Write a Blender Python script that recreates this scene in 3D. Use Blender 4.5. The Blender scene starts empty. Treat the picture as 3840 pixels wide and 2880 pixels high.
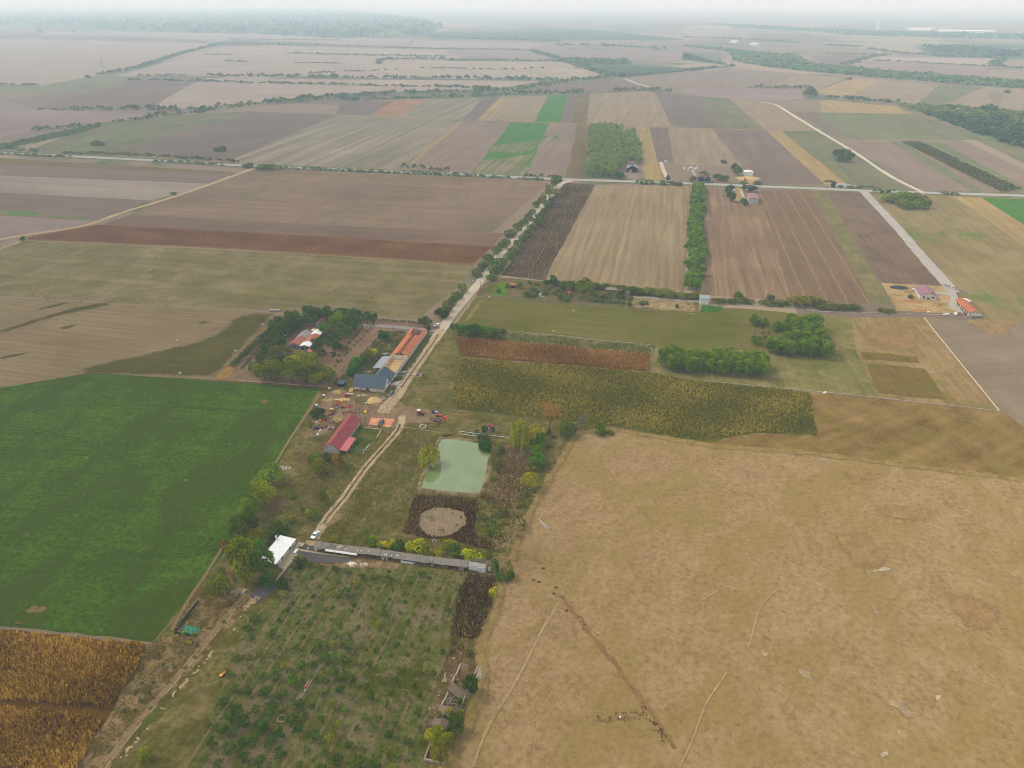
import bpy, bmesh, math, random
import numpy as np
from mathutils import Vector, Matrix

# ------------------------------------------------------------------ camera, sky, sun, exposure
SC = bpy.context.scene
CAM_H = 178.0; FPX = 2755.0; PITCH = math.atan(1432.0/FPX)
cd = bpy.data.cameras.new('camera'); cam = bpy.data.objects.new('camera', cd)
SC.collection.objects.link(cam); SC.camera = cam
cam.location = (0, 0, CAM_H); cam.rotation_euler = (math.pi/2-PITCH, 0, 0)
cd.sensor_fit = 'HORIZONTAL'; cd.sensor_width = 36.0; cd.lens = 36.0*FPX/3840.0
cd.clip_start = 1.0; cd.clip_end = 120000.0

SUN_DIR = Vector((-0.72, 0.22, 0.86)).normalized()
W = bpy.data.worlds.new('World'); SC.world = W; W.use_nodes = True
nt = W.node_tree; bg = nt.nodes['Background']
sky = nt.nodes.new('ShaderNodeTexSky'); sky.sky_type = 'NISHITA'; sky.sun_disc = False
sky.sun_elevation = math.asin(SUN_DIR.z); sky.sun_rotation = math.atan2(SUN_DIR.x, SUN_DIR.y)
sky.altitude = 100; sky.air_density = 1.0; sky.dust_density = 3.0; sky.ozone_density = 1.0
hsv = nt.nodes.new('ShaderNodeHueSaturation'); hsv.inputs['Saturation'].default_value = 0.35; hsv.inputs['Value'].default_value = 1.5
cloud = nt.nodes.new('ShaderNodeMix'); cloud.data_type = 'RGBA'; cloud.inputs[0].default_value = 0.65; cloud.inputs[7].default_value = (5.3, 5.3, 5.3, 1)   # thin even overcast over the clear sky
nt.links.new(sky.outputs[0], hsv.inputs['Color']); nt.links.new(hsv.outputs[0], cloud.inputs[6]); nt.links.new(cloud.outputs[2], bg.inputs['Color'])
bg.inputs['Strength'].default_value = 0.15
sl = bpy.data.lights.new('sun', 'SUN'); sl.energy = 1.5; sl.angle = math.radians(10); sl.color = (1.0, 0.95, 0.87)
sun = bpy.data.objects.new('sun', sl); SC.collection.objects.link(sun)
sun.rotation_euler = SUN_DIR.to_track_quat('Z', 'Y').to_euler()
VS = SC.view_settings; VS.view_transform = 'Standard'; VS.look = 'None'; VS.gamma = 1.0; VS.use_curve_mapping = False
VS.exposure = 0.45
SC.cycles.use_denoising = True; SC.cycles.denoising_input_passes = 'RGB_ALBEDO_NORMAL'; SC.cycles.denoising_prefilter = 'ACCURATE'
SC.cycles.filter_width = 0.95
SC.cycles.max_bounces = 6; SC.cycles.diffuse_bounces = 3; SC.cycles.transparent_max_bounces = 8; SC.cycles.volume_bounces = 2
KEXP = 1.36         # photograph colour -> surface colour
HAZE_DENSITY = 0.00017
HAZE_COLOR = (0.61, 0.82, 1.0)

# ------------------------------------------------------------------ layout: points of the photograph dropped onto the plain
S_, C_ = math.sin(PITCH), math.cos(PITCH)
CR = dict(F=(0,0,.57604),T1=(0,0,1.7281),T2=(1280,0,1.7281),T3=(2560,0,1.7281),T4=(0,720,1.7281),T5=(2560,720,1.7281),
 S1=(760,1080,2.1269),S2=(1640,620,2.1269),S3=(1500,1180,2.1269),S4=(640,1800,2.1269),S5=(1280,1500,2.1269),S6=(0,2100,2.1269),S7=(900,2100,2.1269),
 A=(1120,1440,3.6867),B=(1280,1220,5.53),Cc=(1040,1200,9.2167),D=(1000,1980,4.424),E=(1450,2020,4.424),H=(1600,2440,3.7708),I=(1960,1020,3.0722),
 J=(3280,1040,5.2667),K=(2280,570,3.4563),L=(2640,1140,1.8433),M=(1700,1980,1.8433),N=(2640,1980,1.8433),O=(0,1380,1.8433),Q=(1620,1540,3.16),R=(1140,1500,6.9125))
def P(c, x, y, z=0.0):
    ox, oy, s = CR[c]; a = (ox+x/s-1920)/FPX; b = (1440-oy-y/s)/FPX
    t = (z-CAM_H)/min(-S_+b*C_, -CAM_H/26000.0)
    return Vector((a*t, (C_+b*S_)*t, z))
def PS(c, s):
    out = []
    for w in s.split():
        k = c
        if ':' in w: k, w = w.split(':')
        x, y = w.split(','); out.append(P(k, float(x), float(y)))
    return out
GRID = math.radians(11.5)                     # the fields' rows run 11.5 degrees off the view direction
ROW = Vector((math.sin(GRID), math.cos(GRID), 0)); CROSS = Vector((math.cos(GRID), -math.sin(GRID), 0))
rnd = random.Random(7)

# ------------------------------------------------------------------ helpers
def link(o, parent=None):
    SC.collection.objects.link(o)
    if parent is not None: o.parent = parent
    return o
def tag(o, label=None, cat=None, group=None, kind=None):
    if label: o['label'] = label
    if cat: o['category'] = cat
    if group: o['group'] = group
    if kind: o['kind'] = kind
    return o
def thing(name, label, cat, loc=(0,0,0), rz=0.0, group=None):
    o = bpy.data.objects.new(name, None); link(o); o.location = loc; o.rotation_euler = (0,0,rz)
    o.empty_display_size = 0.5
    return tag(o, label, cat, group)
def copy_tree(o, parent=None):
    c = o.copy(); link(c, parent)
    for ch in list(o.children): copy_tree(ch, c)
    return c
class MB:
    def __init__(s): s.v=[]; s.f=[]; s.m=[]
    def poly(s, pts, m=0):
        n=len(s.v); s.v += [tuple(q) for q in pts]; s.f.append(tuple(range(n, n+len(pts)))); s.m.append(m); return s
    def hexa(s, p, m=0):      # 8 points: bottom ring, top ring
        n=len(s.v); s.v += [tuple(q) for q in p]
        for f in ((3,2,1,0),(4,5,6,7),(0,1,5,4),(1,2,6,5),(2,3,7,6),(3,0,4,7)): s.f.append(tuple(n+i for i in f)); s.m.append(m)
        return s
    def box(s, x0,x1,y0,y1,z0,z1, m=0):
        return s.hexa([(x0,y0,z0),(x1,y0,z0),(x1,y1,z0),(x0,y1,z0),(x0,y0,z1),(x1,y0,z1),(x1,y1,z1),(x0,y1,z1)], m)
    def rbox(s, c, size, eul=(0,0,0), m=0):
        from mathutils import Euler
        M=Euler(eul).to_matrix(); a,b,d=[q/2 for q in size]; c=Vector(c)
        return s.hexa([c+M@Vector(q) for q in ((-a,-b,-d),(a,-b,-d),(a,b,-d),(-a,b,-d),(-a,-b,d),(a,-b,d),(a,b,d),(-a,b,d))], m)
    def slab(s, a,b,c,d, th, m=0):
        a,b,c,d=map(Vector,(a,b,c,d)); n=(b-a).cross(d-a).normalized()*th
        return s.hexa([a-n,b-n,c-n,d-n,a,b,c,d], m)
    def prism(s, pts, vec, m=0):
        n=len(s.v); k=len(pts); vec=Vector(vec); s.v += [tuple(Vector(q)) for q in pts]+[tuple(Vector(q)+vec) for q in pts]
        s.f.append(tuple(range(n+k-1,n-1,-1))); s.f.append(tuple(range(n+k,n+2*k))); s.m += [m,m]
        for i in range(k):
            j=(i+1)%k; s.f.append((n+i,n+j,n+k+j,n+k+i)); s.m.append(m)
        return s
    def tube(s, p0,p1,r0,r1=None,n=8,m=0,cap=True):
        p0=Vector(p0);p1=Vector(p1); r1=r0 if r1 is None else r1; d=(p1-p0).normalized()
        a=d.orthogonal().normalized(); b=d.cross(a); k=len(s.v)
        for p,r in ((p0,r0),(p1,r1)):
            for i in range(n):
                t=2*math.pi*i/n; s.v.append(tuple(p+(a*math.cos(t)+b*math.sin(t))*r))
        for i in range(n): j=(i+1)%n; s.f.append((k+i,k+j,k+n+j,k+n+i)); s.m.append(m)
        if cap:
            s.f.append(tuple(range(k+n-1,k-1,-1))); s.f.append(tuple(range(k+n,k+2*n))); s.m += [m,m]
        return s
    def lathe(s, prof, c=(0,0,0), n=12, m=0):
        k=len(s.v); cx,cy,cz=c
        for r,z in prof:
            for i in range(n):
                t=2*math.pi*i/n; s.v.append((cx+r*math.cos(t),cy+r*math.sin(t),cz+z))
        for j in range(len(prof)-1):
            for i in range(n): i2=(i+1)%n; s.f.append((k+j*n+i,k+j*n+i2,k+(j+1)*n+i2,k+(j+1)*n+i)); s.m.append(m)
        return s
    def mesh(s, name, mats, smooth=False):
        me=bpy.data.meshes.new(name); me.from_pydata(s.v,[],s.f)
        for q in (mats if isinstance(mats,(list,tuple)) else [mats]): me.materials.append(q)
        me.polygons.foreach_set('material_index', s.m)
        if smooth: me.polygons.foreach_set('use_smooth',[True]*len(s.f))
        me.update(); return me
    def build(s, name, mats, parent=None, loc=None, rz=0.0, smooth=False, bevel=0.0):
        o=bpy.data.objects.new(name, s.mesh(name,mats,smooth)); link(o,parent)
        if loc is not None: o.location=loc
        if rz: o.rotation_euler=(0,0,rz)
        if bevel:
            b=o.modifiers.new('bevel','BEVEL'); b.width=bevel; b.segments=2; b.limit_method='ANGLE'
        return o

# ------------------------------------------------------------------ materials
def lin(v):
    v/=255.0; return v/12.92 if v<=.04045 else ((v+.055)/1.055)**2.4
VEIL=(.010,.014,.020)        # light the air adds between here and the near fields
def col(r,g,b): return tuple(min(max(lin(v)-w,lin(v)*.25)/KEXP,.85) for v,w in zip((r,g,b),VEIL))+(1.0,)
def mul(c,k,t=(1,1,1)): return (min(c[0]*k*t[0],.9),min(c[1]*k*t[1],.9),min(c[2]*k*t[2],.9),1.0)
class NB:
    def __init__(s,name):
        s.mat=bpy.data.materials.new(name); s.mat.use_nodes=True; s.t=s.mat.node_tree; s.t.nodes.clear()
        s.out=s.t.nodes.new('ShaderNodeOutputMaterial')
    def n(s,typ,ins=None,**kw):
        q=s.t.nodes.new(typ)
        for k,v in kw.items(): setattr(q,k,v)
        for k,v in (ins or {}).items():
            if hasattr(v,'is_output'): s.t.links.new(v,q.inputs[k])
            else: q.inputs[k].default_value=v
        return q
    def math(s,op,a,b=0.0,c=0.0,clamp=False): return s.n('ShaderNodeMath',{0:a,1:b,2:c},operation=op,use_clamp=clamp).outputs[0]
    def noise(s,vec,scale,detail=3,rough=.55,dist=0.0): return s.n('ShaderNodeTexNoise',{'Vector':vec,'Scale':scale,'Detail':detail,'Roughness':rough,'Distortion':dist}).outputs['Fac']
    def mix(s,f,a,b,blend='MIX'):
        q=s.n('ShaderNodeMix',data_type='RGBA',blend_type=blend)
        for k,v in ((0,f),(6,a),(7,b)):
            if hasattr(v,'is_output'): s.t.links.new(v,q.inputs[k])
            else: q.inputs[k].default_value=v
        return q.outputs[2]
    def smooth(s,v,a,b): return s.n('ShaderNodeMapRange',{0:v,1:a,2:b,3:0.0,4:1.0},interpolation_type='SMOOTHSTEP').outputs[0]
    def ramp(s,f,stops):
        q=s.n('ShaderNodeValToRGB',{0:f}); r=q.color_ramp
        while len(r.elements)<len(stops): r.elements.new(.5)
        for e,(p,c) in zip(r.elements,stops): e.position=p; e.color=c
        return q.outputs[0]
    def end(s,shader): s.t.links.new(shader,s.out.inputs[0]); return s.mat
    def diffuse(s,c,normal=None,rough=.9):
        d={'Color':c,'Roughness':rough}
        if normal is not None: d['Normal']=normal
        return s.n('ShaderNodeBsdfDiffuse',d).outputs[0]

_fm={}
def field_mat(key, mid, dark=None, light=None, ang=11.5, row=(3.0,.3), low=(55,.35), grain=(1.2,.3), tram=None, patch=None, patch2=None, fleck=None, feather=False, aniso=25, bump=0.0):
    """soil, stubble or grass: colour bands along the sowing rows, broad patches and fine grain"""
    if key in _fm: return _fm[key]
    b=NB(key); mid=col(*mid); dark=col(*dark) if dark else mul(mid,.62); light=col(*light) if light else mul(mid,1.42)
    pos=b.n('ShaderNodeNewGeometry').outputs['Position']
    rp=b.n('ShaderNodeVectorRotate',{'Vector':pos,'Angle':math.radians(ang)},rotation_type='Z_AXIS').outputs[0]
    st=b.n('ShaderNodeVectorMath',{0:rp,1:(1.0/row[0],1.0/(row[0]*aniso),0)},operation='MULTIPLY').outputs[0]
    n1=b.noise(st,1.0,4,.65); n2=b.noise(pos,1.0/low[0],5,.6,.6); n3=b.noise(pos,1.0/grain[0],5,.7)
    v=b.math('MULTIPLY_ADD',n1,row[1]*2.2,.5-row[1]*1.1)
    v=b.math('ADD',v,b.math('MULTIPLY_ADD',n2,low[1]*2.2,-low[1]*1.1)); v=b.math('ADD',v,b.math('MULTIPLY_ADD',n3,grain[1]*2.2,-grain[1]*1.1))
    c=b.ramp(v,[(0.12,dark),(.5,mid),(.88,light)])
    if tram:      # (spacing, width, colour, breakup)
        x=b.n('ShaderNodeSeparateXYZ',{0:rp}).outputs[0]
        wob=b.noise(rp,.12,3); x=b.math('ADD',x,b.math('MULTIPLY_ADD',wob,tram[0]*.28,-tram[0]*.14))
        if len(tram)>4: x=b.math('SUBTRACT',x,tram[4])
        fr=b.math('ABSOLUTE',b.math('SUBTRACT',b.math('FRACT',b.math('DIVIDE',x,tram[0])),.5))
        k=b.math('SUBTRACT',1.0,b.smooth(fr,tram[1]*.5,tram[1]*1.6)); k=b.math('MULTIPLY',k,b.smooth(b.noise(pos,.35,4,.7),.5-tram[3]*.5,.5+tram[3]*.25))
        c=b.mix(k,c,b.mix(n3,mul(col(*tram[2]),.75),mul(col(*tram[2]),1.25)))
    for pt in (patch,patch2):
        if pt:    # (colour, size, threshold, strength, stretch)
            sv=b.n('ShaderNodeVectorMath',{0:rp,1:(1.0/pt[1],1.0/(pt[1]*(pt[4] if len(pt)>4 else 1)),0)},operation='MULTIPLY').outputs[0]
            k=b.smooth(b.noise(sv,1.0,6,.62,.4),pt[2]-.05,pt[2]+.09)
            c=b.mix(b.math('MULTIPLY',k,pt[3]),c,b.mix(n3,mul(col(*pt[0]),.75),mul(col(*pt[0]),1.25)))
    if fleck:     # (colour, size, threshold)
        k=b.smooth(b.noise(pos,1.0/fleck[1],2,.5),fleck[2],fleck[2]+.06); c=b.mix(k,c,col(*fleck[0]))
    nrm=None
    if bump:
        nrm=b.n('ShaderNodeBump',{'Height':n3,'Strength':1.0,'Distance':bump}).outputs[0]
    sh=b.diffuse(c,nrm)
    if feather:
        at=b.n('ShaderNodeAttribute',attribute_name='rim').outputs['Fac']
        a=b.smooth(b.math('ADD',at,b.math('MULTIPLY_ADD',b.noise(pos,.9,7,.78),2.4,-1.2)),.47,.53)
        sh=b.n('ShaderNodeMixShader',{0:a,1:b.n('ShaderNodeBsdfTransparent').outputs[0],2:sh}).outputs[0]
    _fm[key]=b.end(sh); return _fm[key]

_sm={}
def surf(key, c, rough=.7, var=.25, scale=1.5, metal=0.0, dirt=None, ribs=None, spec=.3, bump=0.0):
    """painted, plastered, tiled or metal surface with wear"""
    if key in _sm: return _sm[key]
    b=NB(key); base=col(*c); tc=b.n('ShaderNodeTexCoord').outputs['Object']
    n=b.noise(tc,scale,5,.65); cc=b.ramp(n,[(.25,mul(base,1-var)),(.75,mul(base,1+var))])
    if dirt: cc=b.mix(b.math('MULTIPLY',b.smooth(b.noise(tc,dirt[1],5,.7,.5),.5,.68),dirt[2] if len(dirt)>2 else .8),cc,col(*dirt[0]))
    d={'Base Color':cc,'Roughness':rough,'Metallic':metal,'Specular IOR Level':spec}
    if ribs:      # (axis, spacing, height)
        x=b.n('ShaderNodeSeparateXYZ',{0:tc}).outputs['XYZ'.index(ribs[0])]
        w=b.math('SINE',b.math('MULTIPLY',x,2*math.pi/ribs[1]))
        d['Normal']=b.n('ShaderNodeBump',{'Height':w,'Strength':1.0,'Distance':ribs[2]}).outputs[0]
    elif bump: d['Normal']=b.n('ShaderNodeBump',{'Height':n,'Strength':1.0,'Distance':bump}).outputs[0]
    _sm[key]=b.end(b.n('ShaderNodeBsdfPrincipled',d).outputs[0]); return _sm[key]

def foliage_mat():
    b=NB('foliage'); t=b.n('ShaderNodeAttribute',attribute_name='tint').outputs['Fac']; oc=b.n('ShaderNodeObjectInfo').outputs['Color']
    dk=b.mix(1.0,oc,(.36,.42,.40,1),'MULTIPLY'); lt=b.mix(1.0,oc,(1.75,1.55,1.05,1),'MULTIPLY')
    c=b.mix(t,dk,lt)
    sh=b.n('ShaderNodeMixShader',{0:.22,1:b.diffuse(c),2:b.n('ShaderNodeBsdfTranslucent',{'Color':c}).outputs[0]}).outputs[0]
    return b.end(sh)
FOL=foliage_mat()
BARK=surf('bark',(105,90,72),.9,.35,3)
def stalk_mat(name, a, bb, c3, k=1.9):
    b=NB(name); t=b.n('ShaderNodeAttribute',attribute_name='tint').outputs['Fac']
    c=b.ramp(t,[(0.0,mul(col(*a),k)),(.5,mul(col(*bb),k)),(1.0,mul(col(*c3),k))])
    return b.end(b.n('ShaderNodeMixShader',{0:.2,1:b.diffuse(c),2:b.n('ShaderNodeBsdfTranslucent',{'Color':c}).outputs[0]}).outputs[0])

# ------------------------------------------------------------------ sheets on the ground
_zi=[0]
def zlay(tier):
    _zi[0]+=1; return tier*.045+(_zi[0]%9)*.0048
def rough_edge(pts, amp, seg):
    out=[]; n=len(pts)
    for i in range(n):
        a,b=pts[i],pts[(i+1)%n]; d=(b-a).length; k=max(1,min(60,int(d/seg))); nn=Vector((-(b-a).y,(b-a).x,0)); nn=nn.normalized() if d>1e-6 else nn
        for j in range(k):
            t=j/k; out.append(a.lerp(b,t)+(nn*rnd.uniform(-amp,amp) if j else Vector((0,0,0))))
    return out
def field(name, pts, mat, tier=1, amp=.5, seg=6.0):
    pts=rough_edge(pts,amp,seg); z=zlay(tier)
    me=bpy.data.meshes.new(name); me.from_pydata([(q.x,q.y,z) for q in pts],[],[tuple(range(len(pts)))]); me.materials.append(mat); me.update()
    o=link(bpy.data.objects.new(name,me)); o['kind']='structure'; return o
def patch(name, pts, mat, tier=2, rim=2.0, amp=.6, seg=3.0):
    pts=rough_edge(pts,amp,seg); z=zlay(tier); area=sum(pts[i].x*pts[(i+1)%len(pts)].y-pts[(i+1)%len(pts)].x*pts[i].y for i in range(len(pts)))
    if area<0: pts=pts[::-1]
    rim=min(rim,.30*math.sqrt(abs(area)/2)); A=np.array([(q.x,q.y) for q in pts]); B=np.roll(A,-1,0); lo,hi=A.min(0),A.max(0); st=max(rim*.4,max(hi-lo)/70,.25)
    xs_=np.arange(lo[0]-st,hi[0]+2*st,st); ys_=np.arange(lo[1]-st,hi[1]+2*st,st); X,Y=np.meshgrid(xs_,ys_); Q=np.stack([X.ravel(),Y.ravel()],1); D=np.full(len(Q),1e9); ins=np.zeros(len(Q),bool)
    for p0,p1 in zip(A,B):      # distance of every grid point to the outline
        e=p1-p0; t=np.clip(((Q-p0)@e)/max(e@e,1e-9),0,1); D=np.minimum(D,np.hypot(*(Q-p0-t[:,None]*e).T))
        if p0[1]!=p1[1]: ins^=((p0[1]>Q[:,1])!=(p1[1]>Q[:,1]))&(Q[:,0]<e[0]*(Q[:,1]-p0[1])/e[1]+p0[0])
    R=np.where(ins,np.clip(D/rim,0,1),0.0); m=len(xs_); F_=[]
    for j in range(len(ys_)-1):
        for i in range(m-1):
            k=j*m+i
            if ins[k] or ins[k+1] or ins[k+m] or ins[k+m+1]: F_.append((k,k+1,k+m+1,k+m))
    use=sorted({i for f in F_ for i in f}); ix={v:i for i,v in enumerate(use)}
    me=bpy.data.meshes.new(name); me.from_pydata([(Q[i,0],Q[i,1],z) for i in use],[],[tuple(ix[i] for i in f) for f in F_]); at=me.attributes.new('rim','FLOAT','POINT'); at.data.foreach_set('value',[float(R[i]) for i in use]); me.materials.append(mat); me.update()
    o=link(bpy.data.objects.new(name,me)); o['kind']='structure'; return o
def strip(name, pts, width, mat, tier=3, rim=None, wob=.25, seg=5.0):
    """a road, track or verge of constant width along a line"""
    q=[]
    for a,b in zip(pts[:-1],pts[1:]):
        k=max(1,min(80,int((b-a).length/seg)))
        for j in range(k): q.append(a.lerp(b,j/k))
    q.append(pts[-1])
    for _ in range(3): q=[q[0]]+[(q[i-1]+q[i]*2+q[i+1])/4 for i in range(1,len(q)-1)]+[q[-1]]
    z=zlay(tier); V=[];F=[];R=[]; ws=[width]*len(q) if not isinstance(width,(list,tuple)) else [width[0]+(width[1]-width[0])*i/(len(q)-1) for i in range(len(q))]
    offs=[-1,1] if not rim else [-1,-1+2*rim,1-2*rim,1]
    for i,p in enumerate(q):
        d=(q[min(i+1,len(q)-1)]-q[max(i-1,0)]).normalized(); n=Vector((d.y,-d.x,0))
        for o in offs: 
            w=ws[i]/2*o+(rnd.uniform(-wob,wob) if abs(o)==1 else 0); V.append((p.x+n.x*w,p.y+n.y*w,z)); R.append(0.0 if (rim and abs(o)==1) else 1.0)
    m=len(offs)
    for i in range(len(q)-1):
        for j in range(m-1): F.append((i*m+j,i*m+j+1,(i+1)*m+j+1,(i+1)*m+j))
    me=bpy.data.meshes.new(name); me.from_pydata(V,[],F); a=me.attributes.new('rim','FLOAT','POINT'); a.data.foreach_set('value',R)
    me.materials.append(mat); me.update(); o=link(bpy.data.objects.new(name,me)); o['kind']='structure'; return o
# ------------------------------------------------------------------ the plain: one sheet out to the horizon
def plain_mat():
    b=NB('plain'); pos=b.n('ShaderNodeNewGeometry').outputs['Position']
    rp=b.n('ShaderNodeVectorRotate',{'Vector':pos,'Angle':GRID},rotation_type='Z_AXIS').outputs[0]
    st=b.n('ShaderNodeVectorMath',{0:rp,1:(1/420,1/900,0)},operation='MULTIPLY').outputs[0]
    vo=b.n('ShaderNodeTexVoronoi',{'Vector':st,'Scale':1.0,'Randomness':.8},distance='CHEBYCHEV')
    cs=b.n('ShaderNodeSeparateXYZ',{0:vo.outputs['Color']}).outputs[0]
    c=b.ramp(cs,[(0,col(118,108,88)),(.3,col(150,132,108)),(.5,col(128,112,98)),(.72,col(168,148,122)),(.9,col(112,118,84)),(1,col(140,120,104))])
    n=b.noise(pos,1/300,5,.6); c=b.mix(b.smooth(n,.55,.62),c,col(98,112,78))
    n=b.noise(pos,1/25,5,.6); c=b.mix(n,mul((1,1,1),0.0),c) if False else c
    return b.end(b.diffuse(c))
xs=list(np.linspace(-29000,29000,59)); ys=[-400]+list(np.linspace(0,4000,21))+list(np.linspace(5000,45000,21))
V=[(x,y,0) for y in ys for x in xs]; nx=len(xs)
Fq=[(j*nx+i,j*nx+i+1,(j+1)*nx+i+1,(j+1)*nx+i) for j in range(len(ys)-1) for i in range(nx-1)]
me=bpy.data.meshes.new('ground'); me.from_pydata(V,[],Fq); me.materials.append(plain_mat()); g=link(bpy.data.objects.new('ground',me)); g['kind']='structure'

# field colours (as seen close by; far soils and far wood have haze in their colour)
R0=11.5; X0=101.5
M_=dict(
 plough=field_mat('plough',(128,111,97),row=(14,.25),low=(120,.25),grain=(6,.25)),
 ploughx=field_mat('ploughx',(130,112,98),ang=X0,row=(14,.25),low=(140,.25),grain=(6,.25)),
 purple=field_mat('purple',(124,109,97),row=(9,.22),low=(90,.25),grain=(5,.25)),
 pink=field_mat('pink',(142,123,107),row=(9,.28),low=(90,.25),grain=(5,.25)),
 pinkx=field_mat('pinkx',(148,128,118),ang=X0,row=(16,.25),low=(150,.3),grain=(8,.2)),
 tan=field_mat('tan',(150,132,106),row=(7,.42),low=(70,.2),grain=(4,.2)),
 tanx=field_mat('tanx',(160,144,128),ang=X0,row=(18,.35),low=(150,.3),grain=(8,.2)),
 pale=field_mat('pale',(168,150,132),row=(16,.3),low=(200,.25),grain=(9,.2),ang=X0),  # pale, tanx and pinkx: soil greyed, distant haze mixed into the colour
 streak=field_mat('streak',(140,128,108),dark=(116,106,86),light=(180,166,142),row=(10,.6),low=(90,.2),grain=(4,.15),aniso=60),
 olive=field_mat('olive',(122,106,74),row=(5,.35),low=(60,.25),grain=(4,.3)),
 orange=field_mat('orange',(160,124,94),row=(6,.2),low=(60,.2),grain=(4,.25)),
 straw=field_mat('straw',(164,140,96),row=(6,.45),low=(60,.25),grain=(4,.25)),
 grn=field_mat('grn',(82,122,60),dark=(66,104,50),row=(6,.2),low=(60,.2),grain=(4,.2)),
 grnbare=field_mat('grnbare',(120,122,84),dark=(76,116,58),light=(160,140,116),row=(5,.9),low=(40,.4),grain=(4,.15),aniso=40),
 gg=field_mat('gg',(122,117,88),row=(8,.3),low=(70,.3),grain=(5,.25),patch=((92,112,66),60,.55,.6)),
 ggreen=field_mat('ggreen',(122,121,88),row=(8,.3),low=(90,.3),grain=(5,.25),patch=((110,122,78),80,.52,.4)),
 scrub=field_mat('scrub',(92,102,62),row=(30,.1),low=(40,.5),grain=(7,.4),patch=((132,126,74),40,.55,.7)),
 farwood=field_mat('farwood',(116,128,130),row=(30,.1),low=(120,.4),grain=(16,.4)),  # blue-grey of distant haze painted into the woodland colour
 farscrub=field_mat('farscrub',(84,100,70),row=(30,.1),low=(120,.5),grain=(16,.4)),
)
def FF(key, *defs, name='field', tier=1, amp=1.2, seg=40):
    for d in defs:
        c,s=d.split('|'); field(name, PS(c,s), M_[key], tier, amp, seg)
# far fields, beyond the second tree belt
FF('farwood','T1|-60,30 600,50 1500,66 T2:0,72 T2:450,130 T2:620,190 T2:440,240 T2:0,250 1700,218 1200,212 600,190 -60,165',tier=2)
FF('pale','T1|-40,250 1400,282 900,435 640,485 270,555 -40,545','T1|760,492 1450,300 2212,310 T2:690,325 T2:690,385 T2:240,385 T1:2212,495 1350,492')
FF('tanx','T1|330,205 1700,215 2212,240 T2:450,255 T2:430,300 1500,255 1380,278 180,240','T2|480,262 1400,278 1180,322 680,318 440,300',tier=1)
FF('ploughx','T1|170,240 1380,278 1300,260 700,232 180,225',tier=2)
FF('pinkx','T2|690,325 1200,328 1400,395 780,390','T2|1240,330 2212,330 T3:200,400 T2:1800,390 1430,395','T3|1100,410 1980,430 1920,495 1180,445','T3|0,575 430,575 780,585 790,640 560,660 0,615','T1|0,640 240,712 1040,740 700,800 200,850 0,890')
FF('ploughx','T3|840,360 1240,352 1050,428 860,400','T1|830,498 1440,500 1240,540 970,700 240,705 430,640 760,560','T2|1170,605 1300,560 1620,525 1820,515 2030,580 1780,598 1560,598')
FF('pale','T1|1340,505 2212,515 T2:1300,525 T2:1000,575 T2:0,605 T1:1700,660 1140,705 970,700 1240,545','T3|1130,395 1250,365 2000,380 1980,425','T2|180,395 1420,400 1700,490 1400,515 0,505',tier=2)
FF('pink','T2|1840,510 2212,470 T3:330,440 T3:760,480 T3:560,560 T3:430,572 T2:2050,580',tier=1)
FF('tan','T3|560,560 760,480 1050,505 860,590','T3|1080,632 1290,520 1660,550 1520,672','T3|1660,692 1960,565 2040,712','T3|2040,712 2100,570 2212,575 2212,730')
FF('straw','T3|850,600 1100,505 1290,520 1075,632','T3|890,645 1380,690 1500,738 900,728')
FF('gg','T3|1520,672 1660,550 1800,556 1960,565 1660,692','T3|0,340 240,340 270,420 0,385')
FF('farscrub','T2|1420,392 2212,440 T3:330,432 T2:1900,495 1620,450','T3|1500,305 2212,330 2212,380 1650,370','T2|480,215 1600,190 2212,250 T3:0,260 T2:600,255','T3|1650,285 2212,290 2212,310 1900,310')
FF('tan','T3|2040,385 2212,390 2212,440 2000,432','T3|2000,452 2212,456 2212,520 1930,495')
# between the belts and the lane
FF('gg','T1|640,795 1180,745 1640,720 800,965 590,1000 160,985')
FF('ggreen','T1|560,885 940,815 1060,830 640,980 330,990',tier=2)
FF('purple','T1|1640,722 2190,745 1500,1035 640,1003 800,968','T2|0,665 340,655 190,748 -40,748','T2|920,632 1035,628 880,778 785,775','T2|1470,615 1525,612 1490,797 1415,795')
FF('orange','T2|340,655 555,647 385,755 190,748')
FF('streak','T2|555,647 920,632 785,775 390,760','T1|2185,745 T2:0,748 T2:790,785 T2:430,1095 T2:0,1095 T1:1500,1038')
FF('tan','T2|1030,628 1340,620 1252,790 880,778','T2|1615,606 2030,592 2140,825 1590,802','T2|2120,828 T3:190,838 T3:390,1080 T3:-60,1062')
FF('straw','T2|1035,628 1080,628 920,778 885,778','T2|1090,628 1100,628 960,778 945,778','T2|770,785 792,785 470,1060 440,1060',tier=2)
FF('grn','T2|1340,618 1470,615 1415,795 1252,790')
FF('olive','T2|1525,612 1615,608 1590,801 1490,797','T2|1530,803 1600,805 1580,1163 1450,1148')
FF('purple','T2|2030,592 T3:110,625 T3:270,838 T2:2140,825','T2|1995,825 2120,828 2212,1050 2055,1058')
FF('gg','T3|110,625 300,640 530,840 270,836','T3|640,848 885,850 1490,1240 1060,1200')
FF('tan','T3|300,640 560,662 880,846 540,842')
FF('pink','T2|790,785 1100,795 840,1128 430,1100','T2|1350,797 1530,803 1450,1148 1195,1138','T3|1030,905 1330,915 1900,1244 1530,1244')
FF('grn','T2|1100,793 1350,797 1195,1138 840,1128')
FF('grnbare','T2|905,1040 1240,1000 1195,1136 842,1126','T2|975,945 1290,905 1278,945 1180,990 950,980',tier=2,amp=4,seg=18)
FF('grnbare','T2|1310,880 1430,880 1380,905 1300,920',tier=2,amp=4,seg=18)
FF('straw','T2|1905,822 1995,825 2090,1172 1970,1172','T3|540,845 640,848 1060,1190 920,1195')
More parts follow.
